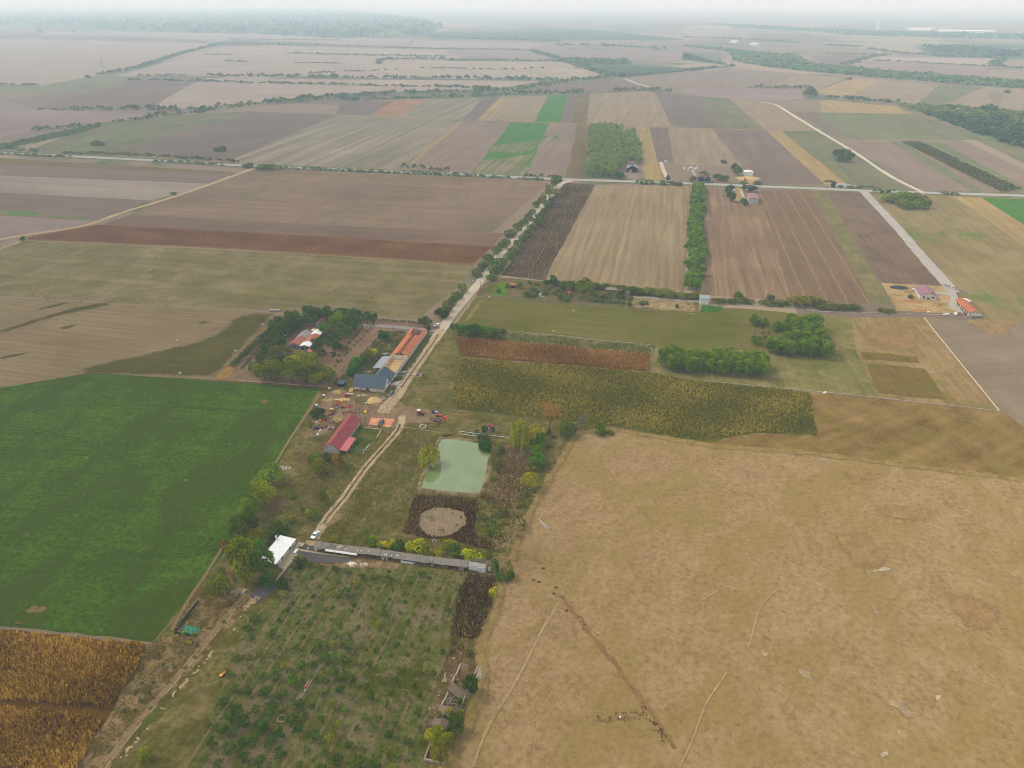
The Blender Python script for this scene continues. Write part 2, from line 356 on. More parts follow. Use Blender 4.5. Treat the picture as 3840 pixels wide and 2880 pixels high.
FF('plough','T3|190,838 540,845 920,1195 470,1195 390,1080','T3|690,720 860,730 1100,905 1030,905')
FF('ggreen','T3|860,728 1260,735 1700,905 1100,905','T3|1340,918 1420,920 1960,1248 1880,1244','T3|1550,922 1680,925 2260,1230 2180,1244')
FF('gg','T3|1260,735 1500,740 1640,790 1960,880 2212,965 2212,1060 1900,905 1700,910')
FF('pink','T3|1680,925 1790,920 2300,1180 2300,1250 2212,1215')
FF('olive','T3|1420,920 1545,920 2190,1244 2070,1248','T3|1350,738 1500,742 2000,905 1780,905')
FF('scrub','T3|1380,670 1720,695 2000,712 2240,735 2240,975 1950,880 1600,745')
FF('straw','T3|2000,940 2212,960 2212,1020')
# south of the road, left of the gravel road
FF('olive','T1|-60,1020 1530,1115 1500,1140 -60,1062',name='field',amp=.8,seg=20)
FF('ploughx','T1|-60,1062 1500,1132 1350,1190 -60,1135',amp=.8,seg=20)
FF('tanx','T1|-60,1137 1350,1190 1230,1244 T4:960,55 T4:0,0 T4:-60,0',amp=.8,seg=20)
FF('ploughx','T4|-60,0 960,55 760,140 600,185 -60,150',tier=1,amp=.8,seg=20)
FF('tanx','T1|-20,1190 420,1200 760,1225 1200,1244 T4:1000,50 T4:560,15 T4:-20,-10',tier=2,amp=2,seg=14)
FF('pinkx','T4|-60,152 600,185 450,240 200,270 -60,312',amp=.8,seg=20)
M_['seedling']=field_mat('seedling',(98,132,70),row=(5,.5),ang=X0,low=(30,.5),grain=(3,.3),patch=((140,118,92),18,.5,.8),feather=True)
patch('field',PS('T4','-60,112 160,118 330,150 640,170 560,188 -60,150'),M_['seedling'],2,6)
M_['bigbrown']=field_mat('bigbrown',(138,116,94),ang=X0,row=(7,.4),low=(110,.4),grain=(3,.25),patch=((118,112,80),60,.55,.5,.4))
FF('bigbrown','F|556,366 1190,391 1060,505 737,490 283,465 333,438 467,393',amp=.8,seg=20)
M_['mole']=field_mat('mole',(126,104,86),ang=X0,row=(6,.35),low=(90,.3),grain=(3,.25))
FF('mole','F|222,484 283,464 737,489 1090,504 1065,534 737,512 225,487',amp=.8,seg=20)
M_['rustsoil']=field_mat('rustsoil',(138,102,70),ang=X0,row=(1.6,.3),low=(60,.25),grain=(1.5,.4))
FF('rustsoil','F|55,513 215,485 737,512 1065,533 1022,573 737,553 420,534 60,519',amp=.8,seg=20)
M_['pasture']=field_mat('pasture',(128,116,80),dark=(96,92,52),light=(160,144,108),ang=X0,row=(9,.35),low=(28,.45),grain=(1.6,.35),patch=((118,124,52),22,.58,.7,.4),patch2=((158,136,112),30,.6,.5,.4))
FF('pasture','F|-20,541 60,520 737,554 1024,574 985,622 905,690 700,673 590,673 -20,638',amp=1,seg=12)
M_['stubble']=field_mat('stubble',(140,121,90),dark=(120,101,70),light=(166,148,112),ang=X0+1.5,row=(2.2,.45),low=(45,.25),grain=(1.2,.25),aniso=45)
FF('stubble','F|-40,640 595,676 560,760 470,822 190,806 -40,845',amp=.8,seg=12)
M_['mown']=field_mat('mown',(94,88,50),dark=(76,72,38),light=(114,104,64),ang=X0,row=(3,.3),low=(30,.3),grain=(1.3,.35),feather=True)
patch('field',PS('T4','1480,815 1620,775 1815,783 1400,1214 420,1190 560,1115 870,1055 1260,965 1400,905'),M_['mown'],3,8,1.5)
for s in ('-40,900 200,822 480,742 640,712 790,712 700,745 420,800 200,868 -40,940','190,772 330,732 400,715 470,716 380,745 250,772','1120,862 1210,812 1230,797 1300,797 1320,830 1390,848 1300,865 1220,864 1290,845 1270,815 1200,825','-40,1075 60,1050 230,1032 190,1055 60,1080 -40,1100','360,880 520,855 480,878 390,900'):
    patch('field',PS('T4',s),M_['mown'],3,7,1.2)
# alfalfa
M_['alfalfa']=field_mat('alfalfa',(78,104,32),dark=(56,80,18),light=(102,126,48),ang=97,row=(3.2,.3),low=(16,.3),grain=(1.8,.75),patch=((76,92,42),48,.5,.85,.5),patch2=((128,116,72),5.5,.655,.75,.5),bump=.25)
FF('alfalfa','F|-60,845 60,826 190,804 330,806 470,821 690,839 600,1010 500,1180 330,1387 100,1361 -60,1352',amp=.5,seg=5)
M_['bare']=field_mat('bare',(128,112,74),dark=(90,92,50),light=(160,140,104),low=(8,.4),grain=(1,.5),feather=True)
for s in ('1800,215 1850,215 1865,240 1835,260 1800,245','190,2 0,2','580,610 620,605 615,630 585,632','1270,770 1300,768 1300,785 1272,785'):
    if len(s.split())>2: patch('dirt_patch',PS('O',s),M_['bare'],3,1.5,.4,1.5)
for s in ('175,420 250,355 405,362 350,430 200,440','90,515 130,480 200,490 180,530'): patch('dirt_patch',PS('S6',s),M_['bare'],3,1.5,.5,1.5)
M_['wheel']=field_mat('wheel',(66,92,30),low=(6,.3),grain=(1.6,.6),row=(2,.2),feather=True)
for s in ('640,1300 880,1282 1100,1290 1320,1296 1480,1225','660,1318 900,1300 1120,1308 1340,1312 1500,1240','-40,395 260,425 540,492 760,585 960,690','-40,412 250,442 530,508 745,600 940,705','-40,270 500,262 1000,258 1400,285','0,560 400,585 800,640'):
    strip('wheel_track',PS('O',s),1.1,M_['wheel'],2,rim=.3,wob=.2,seg=3)
# maize, bottom left
M_['maizesoil']=field_mat('maizesoil',(112,82,38),low=(20,.3),grain=(1,.4),row=(.8,.3))
FF('maizesoil','F|-80,1352 310,1390 318,1400 300,1440 170,1665 60,1800 -200,1800',amp=.6,seg=3)
# right block
M_['darkstalk']=field_mat('darkstalk',(110,92,76),dark=(86,72,60),light=(112,94,74),row=(3.2,.4),low=(60,.2),grain=(2,.3),tram=(26,.022,(136,122,84),.5))
FF('darkstalk','F|1215.5,395 1286,399 1175,606 1083,595',amp=.8,seg=12)
M_['bigtan']=field_mat('bigtan',(152,132,102),dark=(122,102,78),light=(186,166,128),row=(3.4,.5),low=(70,.22),grain=(2,.25),aniso=40,patch=((140,132,90),50,.58,.5,3))
FF('bigtan','F|1286,399 1494,402 1478,630 1176,606',amp=.8,seg=12)
M_['brownrow']=field_mat('brownrow',(140,116,92),dark=(112,86,66),light=(178,150,116),row=(3,.5),low=(60,.2),grain=(2,.25),aniso=40)
FF('brownrow','F|1521,405 1641,411 1708,648 1520,638',amp=.8,seg=12)
M_['yelrow']=field_mat('yelrow',(128,106,84),dark=(102,80,62),light=(146,118,92),row=(3,.35),low=(60,.2),grain=(2,.25),tram=(13.5,.04,(160,134,88),.8))
FF('yelrow','F|1641,411 1751,411 1885,657 1708,648',amp=.8,seg=12)
M_['vergegreen']=field_mat('vergegreen',(122,117,78),row=(3,.25),low=(16,.45),grain=(1.4,.35),patch=((150,132,92),20,.55,.7))
FF('vergegreen','F|1751,411 1781,411 1900,610 1925,660 1885,657',amp=.8,seg=12)
M_['umber']=field_mat('umber',(124,105,87),dark=(98,78,64),light=(146,122,98),row=(3,.3),low=(34,.4),grain=(2,.25))
FF('umber','F|1781,411 1864,411 2045,620 1900,610',amp=.8,seg=12)
M_['pasture2']=field_mat('pasture2',(142,126,88),dark=(112,102,62),light=(170,150,112),row=(6,.3),low=(40,.35),grain=(1.6,.3),patch=((104,122,62),34,.58,.8,1.6))
FF('pasture2','F|1880,417 2260,428 2260,700 2105,688 2060,618 1990,535',amp=.8,seg=12)
FF('straw','F|2060,426 2120,428 2260,515 2260,565',tier=2,amp=1,seg=12)
FF('grn','F|2121,428 2260,431 2260,500 2215,488',tier=3,amp=.8,seg=12)
M_['yard']=field_mat('yard',(176,148,104),dark=(136,118,80),light=(206,180,138),row=(3,.2),low=(9,.4),grain=(1,.4),patch=((112,108,62),10,.57,.6))
field('ground_plot',PS('T5','1282,588 1700,612 1730,660 1800,790 1390,772'),M_['yard'],3,.5,4)
M_['garden']=field_mat('garden',(118,104,72),dark=(88,80,48),light=(150,130,98),low=(9,.4),grain=(1,.4),row=(3,.2),patch=((82,104,44),9,.55,.8))
field('garden',PS('S2','470,890 900,930 1500,985 1990,1020 2090,1060 2075,1185 1560,1150 1000,1110 310,1045 350,960'),M_['garden'],2,.6,6)
M_['lawn']=field_mat('lawn',(96,128,46),low=(9,.3),grain=(1,.4),row=(2,.2))
field('lawn',PS('S2','440,1045 500,935 560,945 560,1050'),M_['lawn'],3,.4,3)
M_['hay']=field_mat('hay',(108,108,54),dark=(86,88,38),light=(140,128,82),ang=X0+.8,row=(1.9,.35),low=(70,.4),grain=(1.4,.25),aniso=45,patch=((124,110,72),60,.5,.6,.6))
FF('hay','F|1029,641 1354,664 1500,679 1522,664 1625,668 1770,682 1742,742 1632,758 1419,748 1091,716 986,699',amp=.5,seg=6)
M_['hayedge']=field_mat('hayedge',(150,134,82),feather=True,low=(12,.4),grain=(1.2,.4))
patch('field',PS('S2','330,1055 400,1060 260,1260 180,1250'),M_['hayedge'],3,4)
M_['lushgrass']=field_mat('lushgrass',(66,108,34),feather=True,low=(9,.3),grain=(1,.4),patch=((180,170,140),5,.66,.8))
patch('grass',PS('T5','98,725 170,730 290,740 260,780 180,790 100,785'),M_['lushgrass'],3,4)
M_['sandbank']=field_mat('sandbank',(156,136,98),dark=(120,100,66),light=(206,184,142),low=(6,.4),grain=(.8,.4),row=(2,.2),patch=((96,74,50),7,.56,.85,.5))
field('dirt_bank',PS('S2','1560,1060 1800,1060 2030,1090 2080,1175 1560,1135 1545,1100'),M_['sandbank'],3,.6,3)
M_['gravel']=field_mat('gravel',(158,150,142),dark=(132,124,118),light=(190,182,172),low=(7,.25),grain=(.7,.35),row=(2,.1))
strip('gravel_path',PS('S2','1540,1052 1700,1055 1900,1075 2090,1090'),3.2,M_['gravel'],4)
M_['weeds']=field_mat('weeds',(106,108,60),dark=(74,86,36),light=(150,134,92),low=(9,.5),grain=(1.1,.45),row=(3,.2),patch=((150,132,96),8,.55,.7))
FF('weeds','F|985,700 1091,717 1419,748 1410,770 1403,768 1200,748 983,728',tier=2,amp=.6,seg=5)
M_['cornsoil']=field_mat('cornsoil',(126,92,52),low=(14,.3),grain=(1,.4),row=(.8,.3),ang=X0)
FF('cornsoil','F|983,728 1403,766 1403,804 994,771',tier=3,amp=.5,seg=4)
M_['sunsoil']=field_mat('sunsoil',(104,102,50),dark=(70,70,30),light=(104,100,48),low=(14,.3),grain=(1,.4),row=(.8,.3),ang=X0)
FF('sunsoil','F|995,772 1403,805 1521,825 1655,838 1750,848 1759,912 1766,942 1630,936 1530,956 1463,949 1324,922 1162,905 983,886 972,864',tier=3,amp=.8,seg=4)
M_['grove']=field_mat('grove',(126,120,72),dark=(84,94,40),light=(156,144,96),low=(16,.45),grain=(1.2,.4),row=(3,.3),patch=((160,140,100),16,.56,.7))
FF('grove','F|1405,768 1420,746 1632,757 1742,741 1770,680 1840,688 1900,860 1821,853 1655,837 1521,824 1405,804',tier=1,amp=.5,seg=6)
M_['paddock']=field_mat('paddock',(150,126,86),dark=(116,96,58),light=(182,156,114),ang=8,row=(3.6,.45),low=(22,.35),grain=(1.2,.35),patch=((124,118,62),18,.57,.7),aniso=14)
FF('paddock','F|1838,686 1998,686 2158,888 1900,860 1850,760',tier=2,amp=.5,seg=6)
M_['mulch']=field_mat('mulch',(124,103,62),dark=(100,80,46),light=(136,112,66),low=(8,.4),grain=(1,.45),row=(3,.3),feather=True,patch=((112,112,46),8,.55,.8))
patch('field',PS('L','1075,330 1290,340 1490,372 1505,415 1250,395 1085,388'),M_['mulch'],4,1.5)
patch('field',PS('L','1108,405 1300,420 1530,445 1620,560 1690,672 1400,650 1190,620 1130,480'),M_['mulch'],4,2)
M_['redgrass']=field_mat('redgrass',(148,122,82),low=(10,.4),grain=(1.1,.45),row=(3,.3),feather=True)
patch('field',PS('L','1100,130 1250,110 1480,150 1500,320 1250,320 1090,280'),M_['redgrass'],4,4)
M_['greyfallow']=field_mat('greyfallow',(140,124,102),dark=(120,102,84),light=(162,144,124),ang=80,row=(16,.4),low=(45,.4),grain=(1.3,.35))
FF('greyfallow','F|1996,686 2110,694 2280,700 2280,1000 2212,962 2185,905 2158,889',tier=2,amp=.8,seg=6)
M_['rushes']=field_mat('rushes',(150,126,90),feather=True,low=(8,.5),grain=(1.2,.45))
patch('field',PS('L','1790,110 1900,95 2212,110 2212,160 2140,160 2120,220 1960,215 1850,150'),M_['rushes'],4,3)
M_['olivestrip']=field_mat('olivestrip',(136,112,70),dark=(96,78,38),light=(164,138,88),ang=60,row=(7,.3),low=(16,.45),grain=(1.0,.45),patch=((128,118,62),18,.57,.55),bump=.15)
FF('olivestrip','F|1324,922 1463,948 1530,955 1630,936 1766,942 1759,912 1748,846 1821,852 2158,889 2190,905 2280,1000 2280,1050 2212,1039 1833,990 1521,963 1324,930',tier=2,amp=.6,seg=4)
# the big dry field, bottom right
M_['dry']=field_mat('dry',(165,139,100),dark=(134,108,70),light=(186,160,118),ang=28,row=(2.6,.27),low=(14,.24),grain=(1.9,.55),aniso=3,patch=((152,130,76),24,.5,.6,1.6),patch2=((128,102,64),3.4,.61,.5,.7),bump=.12)
FF('dry','F|1215,985 1240,940 1324,928 1521,962 1833,990 2300,1046 2500,1800 850,1800 965,1643 1000,1594 1019,1535 1041,1494 1049,1453 1028,1426 1033,1399 1060,1332 1082,1264 1100,1215 1130,1130 1170,1060',tier=2,amp=.6,seg=3)
M_['chalk']=field_mat('chalk',(192,178,152),dark=(150,130,96),light=(214,202,182),feather=True,low=(4,.4),grain=(.7,.5),row=(2,.1))
for s in ('1060,285 1130,320 1290,295 1330,275 1240,265 1150,300','1200,1560 1270,1540 1290,1580 1230,1600','1590,1160 1650,1150 1620,1220 1600,1240','1330,1380 1360,1400 1370,1460 1350,1440'): patch('chalk_patch',PS('N',s),M_['chalk'],4,1.0,.4,1.2)
M_['fadegrey']=field_mat('fadegrey',(172,150,120),feather=True,low=(5,.5),grain=(.8,.55),row=(3,.2))
for s in ('330,790 400,830 520,960 470,970 390,880','620,950 740,990 770,1080 640,1010','1120,450 1190,520 1230,590 1170,600','1200,1160 1400,1180 1470,1300 1400,1330'):
    patch('dirt_patch',PS('N',s),M_['fadegrey'],4,5.0,.8,1.5)
M_['darkgrass']=field_mat('darkgrass',(158,130,90),feather=True,low=(5,.5),grain=(.8,.55),row=(3,.2))
for s in ('M:880,1300 M:1150,1310 M:1300,1260 M:1330,1310 M:1200,1360 M:1000,1360','1640,1000 1720,990 1860,1060 1780,1120','1600,380 1900,460 2120,600 2000,760 1780,700 1640,540','850,0 1150,20 1340,180 1250,330 1050,300 900,160','L:900,1150 L:1200,1110 L:1250,1230 L:1000,1260','L:1100,1380 L:1500,1360 L:1720,1460 L:1500,1540 L:1200,1500'):
    patch('field',PS('N',s),M_['darkgrass'],4,14.0,1.0,2)
M_['ditchgrass']=field_mat('ditchgrass',(146,118,80),feather=True,low=(4,.5),grain=(.7,.5),row=(2,.1))
M_['palepath']=field_mat('palepath',(178,152,112),feather=True,low=(4,.4),grain=(.7,.5),row=(2,.1))
strip('ditch',PS('M','740,470 790,540 880,650 960,760 1080,900 1180,1040 1290,1180 1370,1280 1450,1400 1530,1530'),1.9,M_['ditchgrass'],5,rim=.4,wob=.6,seg=2)
M_['dryrim']=field_mat('dryrim',(150,128,82),feather=True,low=(6,.5),grain=(1.6,.6),row=(2,.2))
strip('grass_verge',PS('F','1090,1240 1062,1332 1035,1399 1030,1426 1051,1453 1043,1494 1021,1535 1002,1594 967,1643 900,1760'),7,M_['dryrim'],5,rim=.45,wob=1.2,seg=2.5)
strip('grass_verge',PS('F','1105,1212 1132,1130 1172,1060 1217,985 1243,942'),6,M_['dryrim'],5,rim=.45,wob=1.2,seg=2.5)
strip('grass_verge',PS('F','1243,938 1324,927 1521,962 1708,976 1833,990 2060,1018 2260,1043'),7,M_['dryrim'],5,rim=.45,wob=1.2,seg=3)
for s,w in (('N:520,415 N:430,490 N:370,580 N:345,680 N:325,780 N:300,825',.7),('N:180,400 N:80,440 N:-100,560',.7),('M:1890,1000 M:1740,1220 M:1640,1500 M:1560,1659',.8),('M:730,520 M:640,650 M:520,900 M:420,1080 M:260,1320 M:190,1490 M:130,1659',1.0),('M:715,560 M:620,700 M:500,950 M:400,1130 M:250,1370 M:165,1560 M:150,1659',.6),('M:770,360 M:755,480',.5)):
    strip('footpath',PS('N',s),w,M_['palepath'],5,rim=.3,wob=.1,seg=2)
# ------------------------------------------------------------------ the farm strip in the middle
M_['meadow']=field_mat('meadow',(110,103,58),dark=(80,80,36),light=(148,136,88),low=(9,.5),grain=(1.7,.6),row=(4,.2),patch=((142,122,88),11,.57,.7),patch2=((74,92,38),14,.6,.7),bump=.2)
FF('meadow','F|690,839 760,780 880,720 985,698 995,772 972,864 983,886 1162,905 1324,922 1240,940 1215,985 1170,1060 1130,1130 1100,1215 1082,1264 1060,1332 1033,1399 1028,1426 1049,1453 1041,1494 1019,1535 1000,1594 965,1643 850,1800 60,1800 170,1665 300,1440 318,1400 330,1387 500,1180 600,1010',tier=1,amp=.4,seg=4)
M_['soil']=field_mat('soil',(142,116,92),dark=(112,90,68),light=(168,142,116),low=(10,.35),grain=(1,.4),row=(2.5,.3),patch=((104,100,60),8,.6,.6))
FF('soil','S1|610,215 800,195 1250,235 1390,245 1750,268 1860,340 1440,335 1010,800 640,775 280,750 80,725',tier=2,amp=.5,seg=4)
M_['ochre']=field_mat('ochre',(160,122,72),low=(8,.4),grain=(1,.45),row=(2,.3),feather=True)
patch('field',PS('S1','595,225 650,230 300,600 210,730 80,730'),M_['ochre'],3,2)
M_['barnweed']=field_mat('barnweed',(104,104,50),dark=(70,80,30),light=(146,128,82),low=(6,.5),grain=(1,.45),row=(3,.2),patch=((142,120,90),7,.55,.8),feather=True)
patch('grass',PS('S1','1440,340 1640,340 1500,560 1400,640 1300,690 1150,780 1020,810 1180,590'),M_['barnweed'],3,2)
patch('grass',PS('S1','1790,350 1840,400 1600,760 1500,860 1530,720 1660,560'),M_['barnweed'],3,1.5)
M_['farmdirt']=field_mat('farmdirt',(148,124,98),dark=(112,94,70),light=(180,156,128),low=(8,.4),grain=(.9,.45),row=(3,.2),patch=((110,104,62),6,.6,.6),feather=True)
patch('dirt_yard',PS('A','330,140 480,40 760,95 1240,150 1220,300 1500,290 1830,340 1990,440 1880,560 1560,560 1400,580 1300,640 880,600 700,500 560,560 480,700 150,760 -20,800 90,620 250,320'),M_['farmdirt'],3,3)
M_['strawlitter']=field_mat('strawlitter',(190,164,108),low=(5,.4),grain=(.8,.5),row=(2,.2),feather=True)
for s in ('420,110 560,60 620,120 520,160','270,230 480,180 520,220 420,275','690,60 760,40 770,110 640,160','450,440 640,440 600,520 480,540'): patch('dirt_patch',PS('A',s),M_['strawlitter'],4,1.2,.5,1.5)
patch('grass',PS('A','720,190 960,170 1000,300 900,310 760,280'),M_['barnweed'],4,1.5)
M_['housegrass']=field_mat('housegrass',(82,100,42),dark=(58,78,28),light=(134,124,72),low=(6,.5),grain=(1,.45),row=(3,.2),patch=((138,112,70),7,.57,.7),feather=True)
patch('lawn',PS('R','1420,700 1990,775 1860,960 1700,1180 1500,1400 1130,1440 1240,1150'),M_['housegrass'],3,1.2)
M_['rutmud']=field_mat('rutmud',(150,128,96),low=(5,.35),grain=(.8,.4),row=(2,.1),feather=True)
M_['browngrass']=field_mat('browngrass',(118,96,64),low=(6,.45),grain=(.9,.5),row=(2,.2),feather=True)
patch('field',PS('S4','880,30 930,120 850,260 680,420 690,360 800,180'),M_['browngrass'],3,2.5)
patch('field',PS('S1','720,1330 860,1320 930,1400 700,1400'),M_['browngrass'],3,2)
# pond surroundings
M_['brush']=field_mat('brush',(120,98,66),dark=(88,72,46),light=(160,134,106),low=(7,.45),grain=(.9,.55),row=(3,.2),patch=((172,148,124),9,.57,.8),patch2=((92,92,44),8,.6,.7),feather=True)
patch('field',PS('S5','1230,330 1420,380 1520,420 1500,560 1450,640 1440,800 1240,900 1150,800 1190,700 1250,560'),M_['brush'],3,3)
patch('field',PS('S5','1000,750 1200,780 1230,900 1380,960 1450,900 1440,1050 1330,1220 1230,1200 1080,1060 1090,830'),M_['weeds'] if False else M_['barnweed'],3,2)
M_['reedsoil']=field_mat('reedsoil',(84,64,38),low=(6,.4),grain=(.9,.5),row=(3,.2),feather=True)
patch('reed_bed_ground',PS('S5','590,765 1000,785 1088,800 1075,960 1060,1070 1240,1160 1260,1215 1150,1200 900,1125 690,1110 485,1065 520,960 555,850'),M_['reedsoil'],3,1.6,.7,1.5)
def mud_mat():
    b=NB('cracked_mud'); pos=b.n('ShaderNodeNewGeometry').outputs['Position']
    vo=b.n('ShaderNodeTexVoronoi',{'Vector':pos,'Scale':.95},feature='DISTANCE_TO_EDGE').outputs['Distance']
    k=b.smooth(vo,.02,.14); n=b.noise(pos,.25,5,.6); edge=b.smooth(n,.44,.58)
    c=b.ramp(b.noise(pos,.5,5,.6),[(.3,col(148,128,100)),(.7,col(172,152,124))])
    c=b.mix(b.math('MULTIPLY',b.math('SUBTRACT',1.0,k),b.math('MULTIPLY_ADD',edge,.6,.35)),c,col(116,100,76))
    return b.end(b.diffuse(c))
field('mud',PS('S5','720,868 780,855 860,862 980,895 1000,945 990,1000 930,1050 800,1092 690,1085 650,1055 605,1015 620,960 640,905'),mud_mat(),4,.7,1.5)
# yard beside the sheds
M_['asphalt']=field_mat('asphalt',(104,98,98),dark=(82,78,78),light=(128,122,120),low=(6,.3),grain=(.5,.3),row=(2,.1))
M_['concrete']=field_mat('concrete',(186,172,146),dark=(150,136,110),light=(206,194,172),low=(4,.35),grain=(.6,.3),row=(2,.1))
M_['litter']=field_mat('litter',(140,116,84),dark=(104,90,54),light=(186,170,140),low=(4,.45),grain=(.7,.5),row=(2,.2),patch=((166,110,60),6,.62,.8),feather=True)
patch('dirt_patch',PS('D','740,600 1100,590 1380,520 1700,490 2212,560 2212,700 1700,680 1200,690 760,650'),M_['litter'],3,1.2,.4,1.5)
field('asphalt_yard',PS('D','545,385 880,432 1390,520 1330,570 1080,592 740,590 620,560 450,600 350,720 60,1110 -120,1260 -300,1130 -60,1000 140,900 335,650 440,600 505,460'),M_['asphalt'],4,.25,2)
field('asphalt_yard',PS('D','640,280 780,300 830,360 800,390 560,352'),M_['asphalt'],4,.2,2)
field('concrete_apron',PS('D','525,238 642,258 555,352 540,385 505,460 440,600 335,650 288,700 195,650 250,560 480,300'),M_['concrete'],5,.12,2)
field('concrete_path',PS('D','555,352 870,412 1360,472 1345,495 875,432 545,385'),M_['concrete'],4,.15,2)
field('gravel_patch',PS('D','655,212 820,222 790,300 700,298 642,258'),M_['yard'],4,.2,2)
# orchard
M_['orchard']=field_mat('orchard',(100,106,56),dark=(76,88,40),light=(134,130,84),ang=13.5,low=(9,.5),grain=(1.7,.6),row=(4.8,.2),tram=(5.0,.085,(140,118,90),1.0),patch=((138,122,94),6,.53,.85,2.4),patch2=((104,104,52),12,.56,.6),bump=.2)
FF('orchard','S7|400,60 700,60 1300,60 1790,110 1740,330 1680,600 1660,720 1600,900 1540,1150 1470,1350 1440,1659 1440,1900 -560,1900 -250,1300 -100,900 60,480 250,330',tier=2,amp=.5,seg=3)
M_['orchlow']=field_mat('orchlow',(92,96,46),low=(6,.5),grain=(.9,.5),row=(4,.2),feather=True,patch=((140,122,94),6,.53,.8))
for s in ('-250,760 0,690 300,740 900,840 1000,900 300,850 -250,840','900,850 1300,800 1600,880 1480,1200 1100,1150 900,1000','S6:1500,600 S6:1750,560 S6:1300,1300 S6:900,1659 S6:780,1659'):
    patch('grass',PS('S7',s),M_['orchlow'],3,4,1,2)
M_['stripweed']=field_mat('stripweed',(112,96,60),dark=(80,76,38),light=(164,142,108),low=(5,.5),grain=(.8,.5),row=(3,.25),patch=((168,140,104),5,.55,.75),patch2=((150,96,52),5,.66,.7),ang=38)
FF('stripweed','S6|1490,340 1620,200 1830,60 1900,300 1990,270 2060,290 1600,800 1150,1280 880,1659 700,1850 560,1850 640,1560 900,1200 1120,700 1400,600',tier=3,amp=.4,seg=3)
M_['brownreed']=field_mat('brownreed',(82,64,42),dark=(60,46,28),light=(108,86,58),low=(6,.45),grain=(.8,.5),row=(3,.2),feather=True)
patch('reed_bed_ground',PS('S7','1820,105 2060,140 2040,260 2000,400 1900,645 1780,640 1670,610 1700,400 1760,200'),M_['brownreed'],3,2.0,.5,1.5)
M_['ruinsoil']=field_mat('ruinsoil',(112,92,66),dark=(80,70,42),light=(168,150,126),low=(5,.45),grain=(.8,.55),row=(2,.2),patch=((92,98,44),6,.58,.7),feather=True)
patch('field',PS('S7','1680,620 1900,650 1880,800 1960,900 1930,1050 1790,1380 1640,1640 1450,1700 1440,1380 1500,1180 1560,950'),M_['ruinsoil'],3,2)
M_['lowgreen']=field_mat('lowgreen',(104,100,48),low=(5,.5),grain=(.8,.5),row=(2,.2),feather=True)
patch('grass',PS('S7','1890,830 1970,900 1940,1050 1850,1200 1780,1390 1700,1440 1760,1200 1800,1080 1880,1000'),M_['lowgreen'],4,1.5)
patch('grass',PS('S5','1200,1380 1290,1280 1350,1250 1390,1400 1330,1480 1240,1470'),M_['barnweed'],4,1.2)
# ------------------------------------------------------------------ roads
M_['mainroad']=field_mat('mainroad',(176,172,166),dark=(158,154,150),light=(192,188,182),low=(30,.25),grain=(2,.2),row=(1.2,.2),ang=X0-1)
M_['verge']=field_mat('verge',(118,116,78),low=(20,.5),grain=(2,.4),row=(4,.2),patch=((150,132,100),18,.55,.7))
ROADPTS='T1:-400,970 T1:0,990 T1:500,1015 T1:1000,1040 T1:1600,1075 T1:2212,1100 T2:700,1127 T2:1400,1162 T2:2212,1187 T3:600,1213 T3:1050,1228 T5:1180,-4 T5:1600,5 T5:2212,25 T5:2600,40'
strip('road_verge',PS('T1',ROADPTS),24,M_['verge'],2,wob=1.5,seg=15)
strip('road',PS('T1',ROADPTS),10.5,M_['mainroad'],4,wob=.2,seg=15)
M_['gravelroad']=field_mat('gravelroad',(206,190,166),dark=(180,162,136),light=(222,208,188),low=(12,.3),grain=(1,.35),row=(1.5,.2))
M_['sandroad']=field_mat('sandroad',(190,168,134),dark=(158,136,104),light=(212,194,162),low=(9,.35),grain=(.9,.4),row=(1.5,.2),feather=True)
strip('gravel_road',PS('S2','1075,124 1010,130 935,205 795,365 690,510 600,612 510,700 430,800 345,920 230,1062 100,1215 0,1370')+PS('S1','1890,345 1850,420'),[7.5,6.0],M_['gravelroad'],5,wob=.3)
strip('dirt_track',PS('S1','1900,330 1850,420 1740,575 1610,760 1545,870 1460,955 1430,1000'),[6.0,8.0],M_['sandroad'],5,rim=.2,wob=.3,seg=3)
M_['midgrass']=field_mat('midgrass',(116,100,66),low=(3,.5),grain=(.7,.5),row=(1.5,.2),feather=True)
strip('track_middle',PS('S1','1880,370 1850,425 1740,578 1620,748 1585,800'),1.3,M_['midgrass'],6,rim=.3,wob=.25,seg=2)
strip('dirt_track',PS('S1','1590,1020 1585,1090 1555,1150 1450,1265 1300,1435 1140,1659')+PS('S4','1400,130 1280,262 1200,380 1150,470'),4.4,M_['sandroad'],5,rim=.18,wob=.3,seg=2)
strip('track_middle',PS('S1','1575,1090 1550,1150 1450,1262 1300,1432 1140,1656')+PS('S4','1400,132 1280,264 1220,350'),1.3,M_['browngrass'],6,rim=.3,wob=.25,seg=2)
patch('dirt_patch',PS('S4','1280,250 1380,250 1400,300 1250,400 1190,420'),M_['farmdirt'],4,2)
patch('dirt_patch',PS('S1','1450,940 1580,900 1650,960 1640,1040 1600,1090 1400,1040 1380,990'),M_['farmdirt'],4,2)
M_['trackl']=field_mat('trackl',(186,162,122),low=(14,.3),grain=(2,.35),row=(2,.2))
strip('dirt_road',PS('T4','-120,335 0,308 200,270 450,242 620,202 760,142 1000,72 1220,2')+PS('T1','1400,1182 1660,1086'),[5.2,6.5],M_['trackl'],5,wob=.4,seg=8)
strip('dirt_road',PS('T4','-80,400 0,368 120,330 170,300'),2.0,M_['trackl'],4,wob=.4,seg=4)
M_['greyroad']=field_mat('greyroad',(180,172,160),dark=(156,148,138),light=(200,192,182),low=(12,.3),grain=(1,.3),row=(1.5,.2))
strip('gravel_road',PS('T5','1165,-8 1240,70 1400,242 1560,430 1690,575 1755,650'),[9.0,8.5],M_['greyroad'],5,wob=.4,seg=6)
